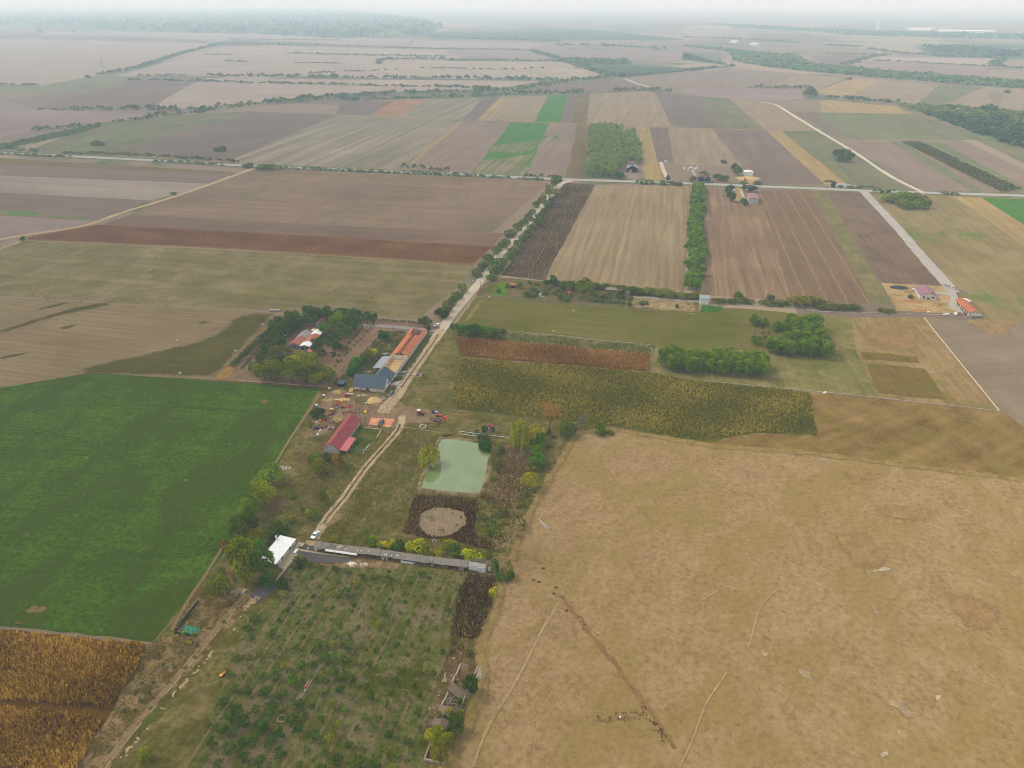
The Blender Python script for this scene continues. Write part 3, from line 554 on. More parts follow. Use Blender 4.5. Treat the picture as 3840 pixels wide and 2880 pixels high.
field('gravel_yard',PS('J','1430,180 1570,220 1610,300 1640,420 1590,500 1740,700 1600,690 1500,600 1455,540 1500,440 1480,370 1330,350 1200,335 1205,290 1440,295 1480,250'),M_['greyroad'],6,.3,3)
M_['whitetrack']=field_mat('whitetrack',(206,194,170),low=(30,.3),grain=(3,.2),row=(2,.1))
strip('gravel_road',PS('T3','500,660 590,667 680,725 880,848 1120,990 1340,1142 1560,1250'),[6,5.5],M_['whitetrack'],4,wob=.4,seg=20)
strip('gravel_road',PS('T2','2070,1050 2090,1110 2120,1180'),4.5,M_['whitetrack'],4,wob=.4,seg=8)
strip('dirt_road',PS('T2','1835,508 1930,550 2060,578'),7,M_['whitetrack'],3,wob=1,seg=30)
strip('dirt_road',PS('T3','180,325 290,342 325,362 270,385 345,408 700,450 1200,503 1700,537 2260,565'),16,M_['straw'],3,wob=2,seg=40)
strip('dirt_road',PS('T3','740,390 790,360 830,375 790,392 850,405'),14,M_['straw'],3,wob=2,seg=40)
for s in ('T2|0,746 780,776 1270,794 1590,801 2212,826','T3|0,829 540,846 900,849','T1|1500,1035 640,1003','T3|1030,906 1330,916 1700,915'):
    c,q=s.split('|'); strip('field_lane',PS(c,q),4.5,M_['straw'],3,wob=.6,seg=30)
strip('dirt_road',PS('S1','1250,298 1420,302 1600,318 1880,348'),4.2,M_['greyfallow'] if False else M_['gravel'],4,wob=.2,seg=3)
field('dirt_drive',PS('K','1640,460 1700,460 1740,560 1800,600 1730,650 1640,640 1650,560'),M_['yard'],4,.4,4)
field('dirt_drive',PS('K','1670,340 1760,320 1880,340 1930,380 1880,425 1790,430 1700,390'),M_['yard'],4,.4,4)
field('dirt_drive',PS('K','268,275 410,275 400,345 330,362 262,335'),M_['pinkx'],4,.4,4)
strip('footpath',PS('K','1715,480 1760,590'),2.0,M_['whitetrack'],5,wob=.2,seg=6)
strip('footpath',PS('K','1092,235 1130,305'),2.0,M_['whitetrack'],4,wob=.2,seg=6)
strip('dirt_path',PS('S1','580,1400 700,1200 860,960 930,850'),1.6,M_['rutmud'],4,rim=.25,wob=.2,seg=2)
strip('dirt_path',PS('S6','800,1662 1100,1300 1470,860 1760,510 1960,270'),3.0,M_['rutmud'],4,rim=.35,wob=.5,seg=2)
strip('dirt_path',PS('S4','10,1200 150,940 260,790 400,560 440,500'),1.4,M_['rutmud'],4,rim=.25,wob=.2,seg=2)
strip('dirt_path',PS('S1','60,738 400,760 1000,800'),2.0,M_['browngrass'],4,rim=.25,wob=.2,seg=3)
strip('footpath',PS('A','1420,600 1750,640 1960,680'),.6,M_['palepath'],5,rim=.3,wob=.1,seg=2)
for s in ('1960,470 2000,430','2180,330 2000,620'): pass
# ------------------------------------------------------------------ leaves, trees, crops
FOLK=1.6
def fcol(c, j=.10, bk=.52):
    k=FOLK*(1+rnd.uniform(-j,j)); h=rnd.uniform(-.06,.06); q=col(*c); return (q[0]*k*(1+h),q[1]*k,q[2]*k*(1-h)*bk,1)
def quads_mesh(name, c, nrm, size, tint, mat, rng, aspect=.7, up=None):
    n=len(c); nrm=nrm/np.maximum(np.linalg.norm(nrm,axis=1,keepdims=True),1e-6)
    r=rng.normal(size=(n,3)) if up is None else up; u=np.cross(nrm,r); u/=np.maximum(np.linalg.norm(u,axis=1,keepdims=True),1e-6); w=np.cross(nrm,u)
    s=size[:,None]; v=np.empty((n,4,3)); a=u*s*.5*aspect; b=w*s*.5
    v[:,0]=c-a-b*.6; v[:,1]=c+a*.7-b; v[:,2]=c+a+b*.7; v[:,3]=c-a*.7+b
    return raw_mesh(name,v.reshape(-1,3),n,tint,mat)
def raw_mesh(name,v,n,tint,mat):
    me=bpy.data.meshes.new(name); me.vertices.add(n*4); me.vertices.foreach_set('co',v.astype(np.float32).ravel())
    me.loops.add(n*4); me.loops.foreach_set('vertex_index',np.arange(n*4,dtype=np.int32)); me.polygons.add(n)
    me.polygons.foreach_set('loop_start',np.arange(0,n*4,4,dtype=np.int32)); me.polygons.foreach_set('loop_total',np.full(n,4,dtype=np.int32))
    a=me.attributes.new('tint','FLOAT','FACE'); a.data.foreach_set('value',np.clip(tint,0,1).astype(np.float32)); me.materials.append(mat); me.update(); me.validate(); return me
def lobes_crown(name, seed, lobes, n, size, spread=.75, flat=.0):
    rng=np.random.default_rng(seed); L=np.array(lobes); vol=(L[:,3]*L[:,4]+L[:,4]*L[:,5]+L[:,3]*L[:,5]); pick=rng.choice(len(L),n*2,p=vol/vol.sum())
    d=rng.normal(size=(n*2,3)); d[:,2]+=.25; d/=np.linalg.norm(d,axis=1,keepdims=True); lob=L[pick]
    pts=lob[:,:3]+d*lob[:,3:6]*rng.uniform(.72,1.06,size=(n*2,1))
    inside=np.zeros(n*2,bool)
    for i,q in enumerate(L):
        m=(((pts-q[:3])/q[3:6])**2).sum(1)<.62; m&=(pick!=i); inside|=m
    keep=(~inside)|(rng.random(n*2)<.12); keep&=pts[:,2]>.03; pts=pts[keep][:n]; d=d[keep][:n]; pk=pick[keep][:n]
    off=rng.normal(0,.17,len(L)); t=.46+off[pk]+rng.normal(0,.2,len(pts))
    return quads_mesh(name,pts,d+rng.normal(size=pts.shape)*spread,size*rng.uniform(.65,1.35,len(pts)),t,FOL,rng)
def trunk_mesh(seed,h,r,limbs,top,spread):
    q=random.Random(seed); m=MB(); m.tube((0,0,-.3),(q.uniform(-.1,.1)*h*.2,q.uniform(-.1,.1)*h*.2,h),r,r*.6,7)
    for i in range(limbs):
        a=q.uniform(0,6.28); z0=h*q.uniform(.6,1.0); k=q.uniform(.5,1.0)
        e=Vector((math.cos(a)*spread*k,math.sin(a)*spread*k,h+(top-h)*q.uniform(.4,.8))); mid=Vector((0,0,z0)).lerp(e,.5)+Vector((0,0,.08*top))
        m.tube((0,0,z0),mid,r*.42,r*.28,5); m.tube(mid,e,r*.28,r*.08,5)
    return m.mesh('trunk',BARK,True)
def mk_lobes(seed,h,w,z0,k,rr):
    q=random.Random(seed); L=[(0,0,z0+(h-z0)*.52,w*.30,w*.30,(h-z0)*.40)]
    for i in range(k):
        a=i*2.399+q.uniform(-.4,.4); f=q.uniform(.15,.95); z=z0+(h-z0)*(.12+.76*f); rad=w*.5*math.sqrt(max(.05,1-(2*f-.92)**2*.9))*.72
        r=w*rr*q.uniform(.75,1.25); L.append((math.cos(a)*rad,math.sin(a)*rad,z,r,r,r*q.uniform(.7,.95)*min(1.3,(h-z0)/w+.15)))
    return L
PROTO={}   # kind -> list of (crown mesh, trunk mesh), all one metre high and one metre wide
def proto(kind, variants, h,w,z0,k,rr,n,size,trunk_r=None,limbs=4,spread=.75):
    out=[]
    for s in range(variants):
        sd=hash_(kind)+s*17
        cm=lobes_crown('crown',sd,mk_lobes(sd,h,w,z0,k,rr),n,size,spread); tm=trunk_mesh(sd,max(z0,h*.28),trunk_r,limbs,h,w*.3) if trunk_r else None
        for me in (cm,tm):
            if me: me.transform(Matrix.Diagonal((1/w,1/w,1/h,1)))
        out.append((cm,tm))
    PROTO[kind]=out
def hash_(s): return sum((i+3)*ord(ch) for i,ch in enumerate(s))
proto('tree',4, 9,8, 1.4,13,.21,1900,.52,.26,5)
proto('tall',3, 12,7, 1.6,15,.20,1700,.58,.28,5)
proto('bush',4, 3.2,3.8, 0.0,8,.25,620,.36,.08,3)
proto('fruit',4, 2.8,2.5,.55,9,.19,320,.24,.06,4,.95)
proto('small',2, 1.5,1.3,.25,6,.18,110,.19,.03,3,.95)
proto('poplar',3, 15,7.5,1.0,14,.20,520,.95,.2,3)
proto('acacia',3, 8,6.5,1.0,12,.22,950,.62,.18,4,.6)
proto('cypress',1, 5,1.7,0.0,12,.30,420,.30,.1,0)
def willow(seed):
    rng=np.random.default_rng(seed); C=[];N=[];T=[];U=[]
    for i in range(150):
        a=rng.uniform(0,6.283); r=.5*math.sqrt(rng.uniform(.02,1)); top=.98-.55*r*r*2.2+rng.uniform(-.05,.03); bot=max(.03,top-rng.uniform(.25,.75)*(.5+r)); t=rng.normal(.5,.2)
        k=int(8+(top-bot)*18)
        for z in np.linspace(top,bot,k):
            rr=r+(top-z)*.12*(1 if z<top-.05 else 0); C.append((math.cos(a)*rr+rng.normal(0,.018),math.sin(a)*rr+rng.normal(0,.018),z)); N.append((math.cos(a)+rng.normal(0,.5),math.sin(a)+rng.normal(0,.5),.35+rng.normal(0,.4))); T.append(t+rng.normal(0,.12))
    C=np.array(C);N=np.array(N); s=np.full(len(C),.085)*rng.uniform(.7,1.3,len(C))
    up=np.tile(np.array([[0,0,1.0]]),(len(C),1))+rng.normal(0,.25,(len(C),3))
    cm=quads_mesh('crown',C,N,s*1.0,np.array(T),FOL,rng,.45,up=np.cross(N,up)); tm=trunk_mesh(seed,.42,.03,5,1.0,.3); return (cm,tm)
PROTO['willow']=[willow(5),willow(9)]
def twiggy(seed, leaves):
    q=random.Random(seed); m=MB(); rng=np.random.default_rng(seed); C=[]
    def br(p,d,l,r,lev):
        e=p+d*l; m.tube(p,e,r,r*.6,4 if lev>1 else 6,cap=False)
        if lev>=4:
            C.append(tuple(e)); return
        for i in range(4 if lev<3 else 3):
            a=q.uniform(0,6.28); s=q.uniform(.35,.75); o=d.orthogonal().normalized(); n2=(d+(o*math.cos(a)+d.cross(o)*math.sin(a))*s).normalized(); n2.z+=.12
            br(p.lerp(e,q.uniform(.55,1.0)),n2.normalized(),l*q.uniform(.58,.78),r*.5,lev+1)
    br(Vector((0,0,-.02)),Vector((q.uniform(-.05,.05),q.uniform(-.05,.05),1)),.36,.018,0)
    return m,C,rng
TWIG=surf('twig',(178,156,122),.9,.2,4); TWIGG=surf('twig_grey',(128,116,110),.9,.2,4); TWIGO=surf('twig_ochre',(150,108,62),.9,.2,4)
def bare(seed, mat, leaves=0, c=None):
    m,C,rng=twiggy(seed,leaves); tm=m.mesh('trunk',mat)
    co=np.empty(len(tm.vertices)*3); tm.vertices.foreach_get('co',co); co=co.reshape(-1,3); hi=np.quantile(co[:,2],.995); ww=np.quantile(np.hypot(co[:,0],co[:,1]),.98)*2
    tm.transform(Matrix.Diagonal((1/ww,1/ww,1/hi,1))); cm=None
    if leaves:
        b=np.array(C); b=b*np.array([1/ww,1/ww,1/hi]); idx=rng.integers(0,len(b),leaves); p=b[idx]+rng.normal(0,.02,(leaves,3)); p=p[p[:,2]>.2]
        cm=quads_mesh('crown',p,rng.normal(size=p.shape),np.full(len(p),.022)*rng.uniform(.6,1.4,len(p)),rng.normal(.5,.25,len(p)),FOL,rng)
    return (cm,tm)
PROTO['bare']=[bare(3,TWIG,1500),bare(8,TWIG,1500)]; PROTO['baregrey']=[bare(4,TWIGG,700)]; PROTO['autumn']=[bare(6,TWIGO,3000)]
_jn={}
def joined(cm,tm):
    """crown and trunk as one mesh, for trees too small to show their parts"""
    if cm.name not in _jn:
        bm=bmesh.new(); bm.from_mesh(cm); n=len(bm.faces); bm.from_mesh(tm); bm.faces.ensure_lookup_table()
        for f in bm.faces[n:]: f.material_index=1
        me=bpy.data.meshes.new('tree'); bm.to_mesh(me); bm.free(); me.materials.append(FOL); me.materials.append(BARK); _jn[cm.name]=me
    return _jn[cm.name]
_cnt=[0]
def plant(kind, loc, h, w, color, label, cat, group=None, name='tree', parts=True, depth=1.0):
    _cnt[0]+=1; cm,tm=PROTO[kind][_cnt[0]%len(PROTO[kind])]
    rz=rnd.uniform(0,6.28)
    if not parts and tm is not None and cm is not None: cm=joined(cm,tm)
    if parts and tm is not None and cm is not None:
        r=thing(name,label,cat,loc,rz,group); r.scale=(w,w*depth,h)
        c=link(bpy.data.objects.new('crown',cm),r); c.color=fcol(color,.1,.52 if kind not in ('bare','baregrey','autumn') else .9); link(bpy.data.objects.new('trunk',tm),r)
    else:
        r=link(bpy.data.objects.new(name,cm if cm is not None else tm)); r.location=loc; r.rotation_euler=(0,0,rz); r.scale=(w,w*depth,h); r.color=fcol(color,.1,.52 if kind not in ('bare','baregrey','autumn') else .9); tag(r,label,cat,group)
    return r
def boxed(c, x0,y0,x1,y1):
    """base point, height and width of a crown that fills this part of the photograph"""
    ox,oy,s=CR[c]; q=P(c,(x0+x1)/2,(y0+y1)/2); z=0
    for _ in range(4):
        q=P(c,(x0+x1)/2,(y0+y1)/2,z); fw=q.y*C_-(q.z-CAM_H)*S_; px=fw/FPX/s; w=(x1-x0)*px; E=(y1-y0)*px; dep=math.atan2(CAM_H-q.z,math.hypot(q.x,q.y))
        h=math.sqrt(max(E*E-(w*math.sin(dep))**2,(.62*E)**2))/math.cos(dep); h=min(h,w*2.6); z=h*.5
    return Vector((q.x,q.y,0)),h,w
def plants(c, s, kind, color, label, cat, group=None, name='tree', parts=True, grow=1.08):
    for w4 in s.split(';'):
        b=[float(v) for v in w4.split()]; loc,h,w=boxed(c,*b); plant(kind,loc,h*grow,w*grow,color,label,cat,group,name,parts)
def inside(poly, x, y):
    r=np.zeros(len(x),bool); n=len(poly)
    for i in range(n):
        a,b=poly[i],poly[(i+1)%n]
        if a.y==b.y: continue
        r^=((a.y>y)!=(b.y>y))&(x<(b.x-a.x)*(y-a.y)/(b.y-a.y)+a.x)
    return r
def grid_in(poly, du, dv, ang, jit, rng, skip=0.0):
    A=math.radians(ang); u=np.array([math.cos(A),-math.sin(A)]); v=np.array([math.sin(A),math.cos(A)])
    xy=np.array([(q.x,q.y) for q in poly]); U=xy@u; Vv=xy@v
    gu,gv=np.meshgrid(np.arange(U.min(),U.max()+du,du),np.arange(Vv.min(),Vv.max()+dv,dv)); gu=gu.ravel()+rng.normal(0,jit*du,gu.size); gv=gv.ravel()+rng.normal(0,jit*dv,gv.size)
    x=gu*u[0]+gv*v[0]; y=gu*u[1]+gv*v[1]; m=inside(poly,x,y)&(rng.random(len(x))>=skip); return x[m],y[m]
def crop(name, poly, du, dv, ang, h, k, width, mat, label, cat, lean=.5, jit=.2, skip=0.0, seed=1, hvar=.3, tmean=None, edge=.8):
    """one object: many plants, each a few bent blades"""
    rng=np.random.default_rng(seed); x,y=grid_in(poly,du,dv,ang,jit,rng,skip)
    if name not in ('maize_field','sunflower_field','stalk_field'): edge=2.2
    if name=='sunflower_field': edge=2.0
    if name in ('reed_bed','reeds'): edge=.7 if 'plot' not in label else 1.6
    m=inside(poly,x+edge*np.sin(y*.9+x*.31+seed)+rng.normal(0,edge*.5,len(x)),y+edge*np.sin(x*.8-y*.27)+rng.normal(0,edge*.5,len(x))); x,y=x[m],y[m]; n=len(x)*k; x=np.repeat(x,k); y=np.repeat(y,k)
    a=rng.uniform(0,6.283,n); H=h*np.repeat(rng.uniform(1-hvar,1+hvar,n//k),k)*rng.uniform(.6,1.0,n); le=lean*H*rng.uniform(.2,1,n); wd=width*rng.uniform(.6,1.3,n)
    dx,dy=np.cos(a),np.sin(a); b=np.stack([x,y,np.zeros(n)+.02],1); t=b+np.stack([dx*le,dy*le,H],1); s=np.stack([-dy*wd/2,dx*wd/2,np.zeros(n)],1)
    v=np.empty((n,4,3)); v[:,0]=b-s*.5; v[:,1]=b+s*.5; v[:,2]=t+s; v[:,3]=t-s
    t0=.5 if tmean is None else tmean; plant_t=np.repeat(rng.normal(t0,.16,n//k),k)+rng.normal(0,.14,n)
    # broad drifts of riper and greener plants
    plant_t+=.14*np.sin(x*.11+np.sin(y*.07)*2)+.10*np.sin(y*.16+x*.05)
    o=link(bpy.data.objects.new(name,raw_mesh(name,v.reshape(-1,3),n,plant_t,mat))); tag(o,label,cat,None,'stuff'); return o
def belt(pts, width, h, color, label, cat='tree belt', name='tree_belt', gap=0.0, leaf=1.0, seed=3, dens=1.0):
    """a far line of trees and scrub that reads as one mass"""
    rng=np.random.default_rng(seed+len(pts)); C=[];N=[];Z=[];T=[]
    for a,b in zip(pts[:-1],pts[1:]):
        L=(b-a).length; m=max(2,int(L/(width*.42)*dens)); d=(b-a).normalized(); nn=Vector((d.y,-d.x,0))
        for i in range(m):
            if rng.random()<gap: continue
            q=a.lerp(b,(i+rng.random())/m)+nn*rng.uniform(-.32,.32)*width; r=width*rng.uniform(.22,.42); hh=h*rng.uniform(.45,1.15); t0=rng.normal(.48,.2)
            for j in range(13):
                e=rng.normal(size=3); e[2]=abs(e[2])*.9+.05; e/=np.linalg.norm(e); C.append((q.x+e[0]*r,q.y+e[1]*r,hh*.42+e[2]*hh*.55)); N.append(e+rng.normal(size=3)*.45); Z.append(min(r,hh)*rng.uniform(.55,1.0)*leaf); T.append(t0+rng.normal(0,.15))
    rr=np.random.default_rng(seed); o=link(bpy.data.objects.new(name,quads_mesh(name,np.array(C),np.array(N),np.array(Z),np.array(T),FOL,rr,.85))); o.color=fcol(color,.04); tag(o,label,cat,None,'stuff'); return o
def wood(poly, step, h, color, label, name='wood', cat='wood', seed=4, leaf=1.0):
    """a wood or thicket seen as one canopy"""
    area=abs(sum(poly[i].x*poly[(i+1)%len(poly)].y-poly[(i+1)%len(poly)].x*poly[i].y for i in range(len(poly))))/2; step=max(step,math.sqrt(area/7000))
    rng=np.random.default_rng(seed); x,y=grid_in(poly,step,step,20,.35,rng); C=[];N=[];Z=[];T=[]
    for i in range(len(x)):
        hh=h*rng.uniform(.5,1.15); r=step*rng.uniform(.45,.75); t0=rng.normal(.48,.2)
        for j in range(9):
            e=rng.normal(size=3); e[2]=abs(e[2])+.1; e/=np.linalg.norm(e); C.append((x[i]+e[0]*r,y[i]+e[1]*r,hh*.4+e[2]*hh*.6)); N.append(e+rng.normal(size=3)*.4); Z.append(r*rng.uniform(.7,1.2)*leaf); T.append(t0+rng.normal(0,.15))
    o=link(bpy.data.objects.new(name,quads_mesh(name,np.array(C),np.array(N),np.array(Z),np.array(T),FOL,rng,.9))); o.color=fcol(color,.03); tag(o,label,cat,None,'stuff'); return o
DG=(64,86,38); MG=(84,110,42); BG=(72,98,60); YG=(112,122,36); BY=(140,146,32); BR=(78,122,28); OL=(94,102,66); RU=(146,108,46); WI=(146,150,44); LG=(108,128,62)

# ---- crops
MAIZE=stalk_mat('dry_maize',(84,60,20),(148,112,38),(200,166,80),1.7); RUST=stalk_mat('rust_maize',(122,86,42),(162,118,62),(198,158,96),1.4); SUNF=stalk_mat('green_maize',(84,90,36),(118,110,48),(162,144,64),1.8)
REED=stalk_mat('brown_reed',(66,53,36),(96,77,50),(136,114,80),2.0); BLOND=stalk_mat('dry_grass',(128,104,68),(168,142,100),(192,168,128),1.4); WEED=stalk_mat('meadow_grass',(74,80,34),(108,104,52),(146,132,82),1.25); GREENS=stalk_mat('green_weeds',(54,74,24),(82,98,38),(124,124,56),1.3); STALK=stalk_mat('dark_stalks',(52,42,34),(84,70,54),(130,118,82),2.3)
crop('maize_field',PS('F','-80,1358 310,1394 316,1402 300,1440 240,1535 0,1512 -90,1506')+[],.7,.42,8,1.7,4,.34,MAIZE,'ripe golden brown maize field in the bottom left corner below the green field','maize',seed=11)
crop('maize_field',PS('F','-95,1522 0,1528 225,1552 175,1660 60,1820 -220,1820'),.7,.42,8,1.7,4,.34,MAIZE,'lower block of golden maize past the thin weedy strip at bottom left','maize',seed=12)
crop('maize_field',PS('F','984,730 1403,767 1403,802 994,769'),.8,.5,X0,1.6,4,.36,RUST,'rust orange strip of dry maize above the yellowing green field','maize',seed=13)
crop('sunflower_field',PS('F','997,774 1403,806 1521,826 1655,839 1748,849 1757,912 1764,940 1640,934 1530,950 1463,946 1324,919 1162,902 990,884 975,862'),1.0,.7,X0,1.15,4,.5,SUNF,'yellowing green field of tall plants beside the dark green groves','crop field',seed=14,lean=.9,skip=.12)
crop('maize_field',PS('F','60,513 215,486 737,514 1063,534 1022,571 737,551 420,532 64,518'),1.5,1.2,X0,.8,3,.7,stalk_mat('flat_maize',(112,76,48),(146,104,68),(176,136,96),1.35),'long rust brown strip of dry maize on the far left','maize',seed=15)
crop('stalk_field',PS('F','1217,397 1283,400 1173,605 1086,594'),2.6,1.6,R0,1.5,3,.5,STALK,'dark field of dead stalks along the right side of the gravel road','crop field',seed=16)
crop('reed_bed',PS('S5','590,765 1000,785 1088,800 1075,960 1060,1070 1240,1160 1260,1215 1150,1200 900,1125 925,1055 1000,1000 1000,930 980,890 850,858 720,866 640,900 610,1010 690,1092 885,1105 690,1112 485,1065 520,960 555,850'),.6,.5,0,1.5,4,.3,REED,'dark brown reeds ringing the dried out mud pond','reeds',seed=17,lean=.35)
crop('reed_bed',PS('S7','1825,110 2060,140 2040,260 2000,400 1900,640 1780,640 1672,605 1702,400 1765,200'),.65,.55,0,1.3,4,.3,REED,'dark brown weed plot right of the orchard below the long shed','reeds',seed=18,lean=.35)
crop('brush',PS('S5','1240,340 1420,380 1520,420 1500,560 1450,640 1440,800 1240,890 1160,800 1190,700 1250,560'),.9,.8,0,1.2,4,.34,stalk_mat('dead_brush',(98,80,54),(138,114,80),(178,154,122),1.7),'reddish brown dead brush between the pond and the dry field','brush',seed=19,lean=.9)
crop('grass',PS('F','690,850 760,790 880,730 940,760 860,880 870,930 790,1010 720,1100 690,1150 640,1150 600,1110 640,1000')+[],1.1,1.0,0,.55,3,.3,WEED,'patchy meadow grass around the farmyard and the red roofed house','grass',seed=20,skip=.45,lean=.7)
crop('grass',PS('S5','300,420 440,230 600,230 780,290 640,700 560,790 480,1070 100,1130 -200,1060 0,830 250,480'),1.0,.9,0,.5,3,.3,WEED,'tufted meadow grass between the rutted track and the green pond','grass',seed=21,skip=.3,lean=.8)
crop('weeds',PS('S1','1440,345 1630,345 1500,550 1390,640 1300,680 1150,780 1030,800 1190,590'),1.0,.9,0,.9,3,.4,GREENS,'green weeds growing left of the long broken roofed barn','weeds',seed=22,skip=.3,lean=.6)
crop('weeds',PS('S1','1790,365 1830,400 1590,760 1510,850 1540,720 1660,560'),.9,.9,0,1.0,3,.4,GREENS,'weedy strip between the barn wall and the two rut track','weeds',seed=23,skip=.2,lean=.6)
crop('weeds',PS('F','988,704 1091,719 1419,750 1405,768 1200,748 985,727'),1.3,1.2,0,.9,3,.5,GREENS,'band of mixed weeds along the fence above the rust orange maize','weeds',seed=24,skip=.3,lean=.6)
crop('weeds',PS('S7','-100,900 60,480 260,330 400,70 1000,60 1790,110 1740,330 1680,600 1600,900 1440,1659 1440,1800 -500,1800'),1.2,1.1,13,.45,3,.3,GREENS,'low green weeds between the young orchard trees','weeds',seed=25,skip=.45,lean=.9)
crop('weeds',PS('S6','1490,350 1620,210 1830,70 1900,300 2040,290 1600,800 1150,1280 880,1659 640,1700 660,1560 920,1200 1130,700 1400,600'),1.0,.9,30,.5,3,.3,WEED,'dry weeds on the strip between the maize and the long concrete channel','weeds',seed=26,skip=.4,lean=.8)
crop('dry_grass',PS('M','880,1310 1000,1300 1260,1260 1330,1240 1400,1320 1460,1420 1540,1540 1520,1560 1380,1400 1290,1330 1190,1345 1000,1345'),.8,.7,0,.6,4,.32,stalk_mat('dark_tussock',(84,62,36),(118,92,56),(158,128,82)),'dark tussocks at the lower end of the old ditch in the dry field','tussocks',seed=27,skip=.35,lean=.9)
crop('dry_grass',PS('M','745,500 790,480 880,600 960,700 1080,850 1180,1000 1290,1130 1330,1220 1280,1200 1200,1090 1120,960 1010,820 900,710 840,620'),.8,.7,0,.5,4,.3,stalk_mat('ditch_tussock',(92,66,36),(134,102,60),(172,142,96)),'line of brown tussocks along the old ditch crossing the dry field','tussocks',seed=28,skip=.35,lean=.9)
crop('dry_grass',PS('S7','2120,0 2700,0 2700,1659 1650,1659 1780,1420 1850,1200 1930,1050 1960,900 1880,800 1900,700 2000,450 2080,200'),1.5,1.3,20,.35,3,.3,BLOND,'dry yellow grass along the left edge of the big dry field','grass',seed=29,skip=.5,lean=1.2)
crop('dry_grass',PS('F','1240,945 1324,932 1521,965 1833,992 2212,1042 2330,1650 1250,1650 1110,1230 1175,1065'),3.0,2.6,20,.22,3,.4,stalk_mat('brown_tuft',(132,104,66),(160,132,92),(186,158,118),1.4),'scattered dry grass tufts over the big tan field','grass',seed=30,skip=.3,lean=1.3,jit=.5)
crop('reeds',PS('S5','1090,345 1195,345 1205,400 1190,440 1130,430 1100,400'),.35,.35,0,2.2,4,.16,stalk_mat('green_reed',(36,66,20),(58,92,28),(104,112,40),2.0),'clump of dark green reeds standing in the far corner of the pond','reeds',seed=31,lean=.25)
crop('reeds',PS('S5','800,285 870,285 890,303 815,306'),.3,.3,0,.7,4,.2,GREENS,'bright green sedge at the left end of the pond bank','reeds',seed=32,lean=.5)
crop('reeds',PS('S5','975,312 1070,322 1060,333 985,326'),.3,.3,0,.6,4,.2,GREENS,'bright green sedge along the top of the pond below the timber frames','reeds',seed=33,lean=.5)
crop('weeds',PS('S5','600,775 1000,790 1080,810 1070,960 1060,1070 1240,1165 1150,1195 900,1120 700,1108 490,1062 525,960 560,860'),2.6,2.3,0,1.3,5,.3,GREENS,'green and tan weeds mixed among the dark reeds of the mud pond','weeds',seed=34,skip=.8,lean=.7)
crop('weeds',PS('S7','1825,110 2060,140 2040,260 2000,400 1900,640 1780,640 1672,605 1702,400 1765,200'),1.5,1.4,0,1.2,4,.3,BLOND,'pale dead stalks in the brown weed plot below the long shed','weeds',seed=35,skip=.4,lean=.8)
crop('weeds',PS('S5','1200,340 1420,330 1560,420 1640,520 1560,700 1480,860 1450,1050 1330,1230 1240,1210 1090,1060 1100,820 1180,720 1170,540'),1.7,1.5,0,.9,4,.4,WEED,'patchy olive weeds through the brush right of the pond','weeds',seed=36,skip=.4,lean=.8)
# ---- trees and bushes, one by one
def plantsG(*a): plants(*a,**{'grow':1.28})
TB='trees around the old homestead'
plantsG('S1','420 610 560 745;520 615 640 750;630 610 765 760;740 600 880 768;840 650 1022 772',"tree",YG,'yellow green walnut tree in the front row of the old homestead','tree','front row of the homestead')
plantsG('S1','690 520 895 640',"tree",YG,'broad yellow green tree rising behind the front row of the homestead','tree')
plantsG('S1','530 490 690 610',"tree",OL,'olive green round tree left of the homestead roofs','tree'); plantsG('S1','600 560 690 625',"tree",BG,'small bluish tree tucked behind the yellow front row','tree')
plantsG('S1','480 425 590 525;560 395 655 485;470 480 560 560;380 600 455 680',"tree",(76,96,42),'dark green tree in the dense clump left of the terracotta homestead roof','tree',TB)
plantsG('S1','545 260 680 385;640 210 760 320;600 300 705 392;715 235 802 330;640 270 740 360',"tree",(76,96,42),'dark tree in the dense thicket at the upper left of the homestead','tree',TB)
plantsG('S1','808 160 900 250;890 185 965 262;950 165 1035 235;1065 172 1150 235;1170 178 1262 255;1280 208 1342 285;1338 215 1388 278',"tree",BG,'grey green tree in the back row of the homestead','tree','back row of the homestead')
plantsG('S1','840 228 912 300',"tree",MG,'green tree left of the small red roofed hut','tree'); plantsG('S1','1030 208 1142 350',"tall",(100,122,46),'tallest light green tree in the middle of the homestead','tree'); plantsG('S1','1172 240 1256 338',"tall",(74,102,52),'dark upright tree right of the tallest homestead tree','tree')
plantsG('S1','925 288 1030 362',"tree",BR,'bright green tree below the small red roofed hut','tree'); plantsG('S1','970 338 1072 412',"tree",OL,'pale olive tree beside the white roofed end of the homestead','tree'); plantsG('S1','1098 320 1182 392',"tree",MG,'mid green round tree at the right edge of the homestead grove','tree')
plantsG('S1','1058 362 1138 428;1020 400 1090 492;1085 455 1155 502',"fruit",(84,104,58),'loose fruit tree on bare soil right of the homestead roofs','tree',TB,'fruit_tree')
plantsG('S1','875 425 956 535',"tree",(76,96,42),'dark tree against the terracotta lean-to of the homestead','tree'); plantsG('S1','928 505 982 572',"fruit",(62,86,46),'small dark fruit tree with a bare trunk below the lean-to','tree',None,'fruit_tree'); plantsG('S1','1023 518 1066 578',"fruit",(58,82,46),'lone dark fruit tree on the soil right of the front row','tree',None,'fruit_tree'); plantsG('S1','935 618 975 658',"bush",(58,80,42),'little dark bush at the right end of the yellow front row','bush',None,'bush')
for i in range(19):
    t=i/18; q=P('S1',240+320*t,628-300*t); plant('bush',q,rnd.uniform(2.4,3.4),rnd.uniform(2.8,4.2),(88,104,78),'grey green bush in the slanting row along the ochre grass verge','bush','bushes along the ochre verge','bush',False)
for i in range(12):
    t=i/11; q=P('S1',318+170*t,640-200*t); plant('bush',q,rnd.uniform(1.0,1.8),rnd.uniform(1.5,2.2),(104,110,78),'low bush in the second slanting row of the homestead garden','bush','second row of low bushes','bush',False)
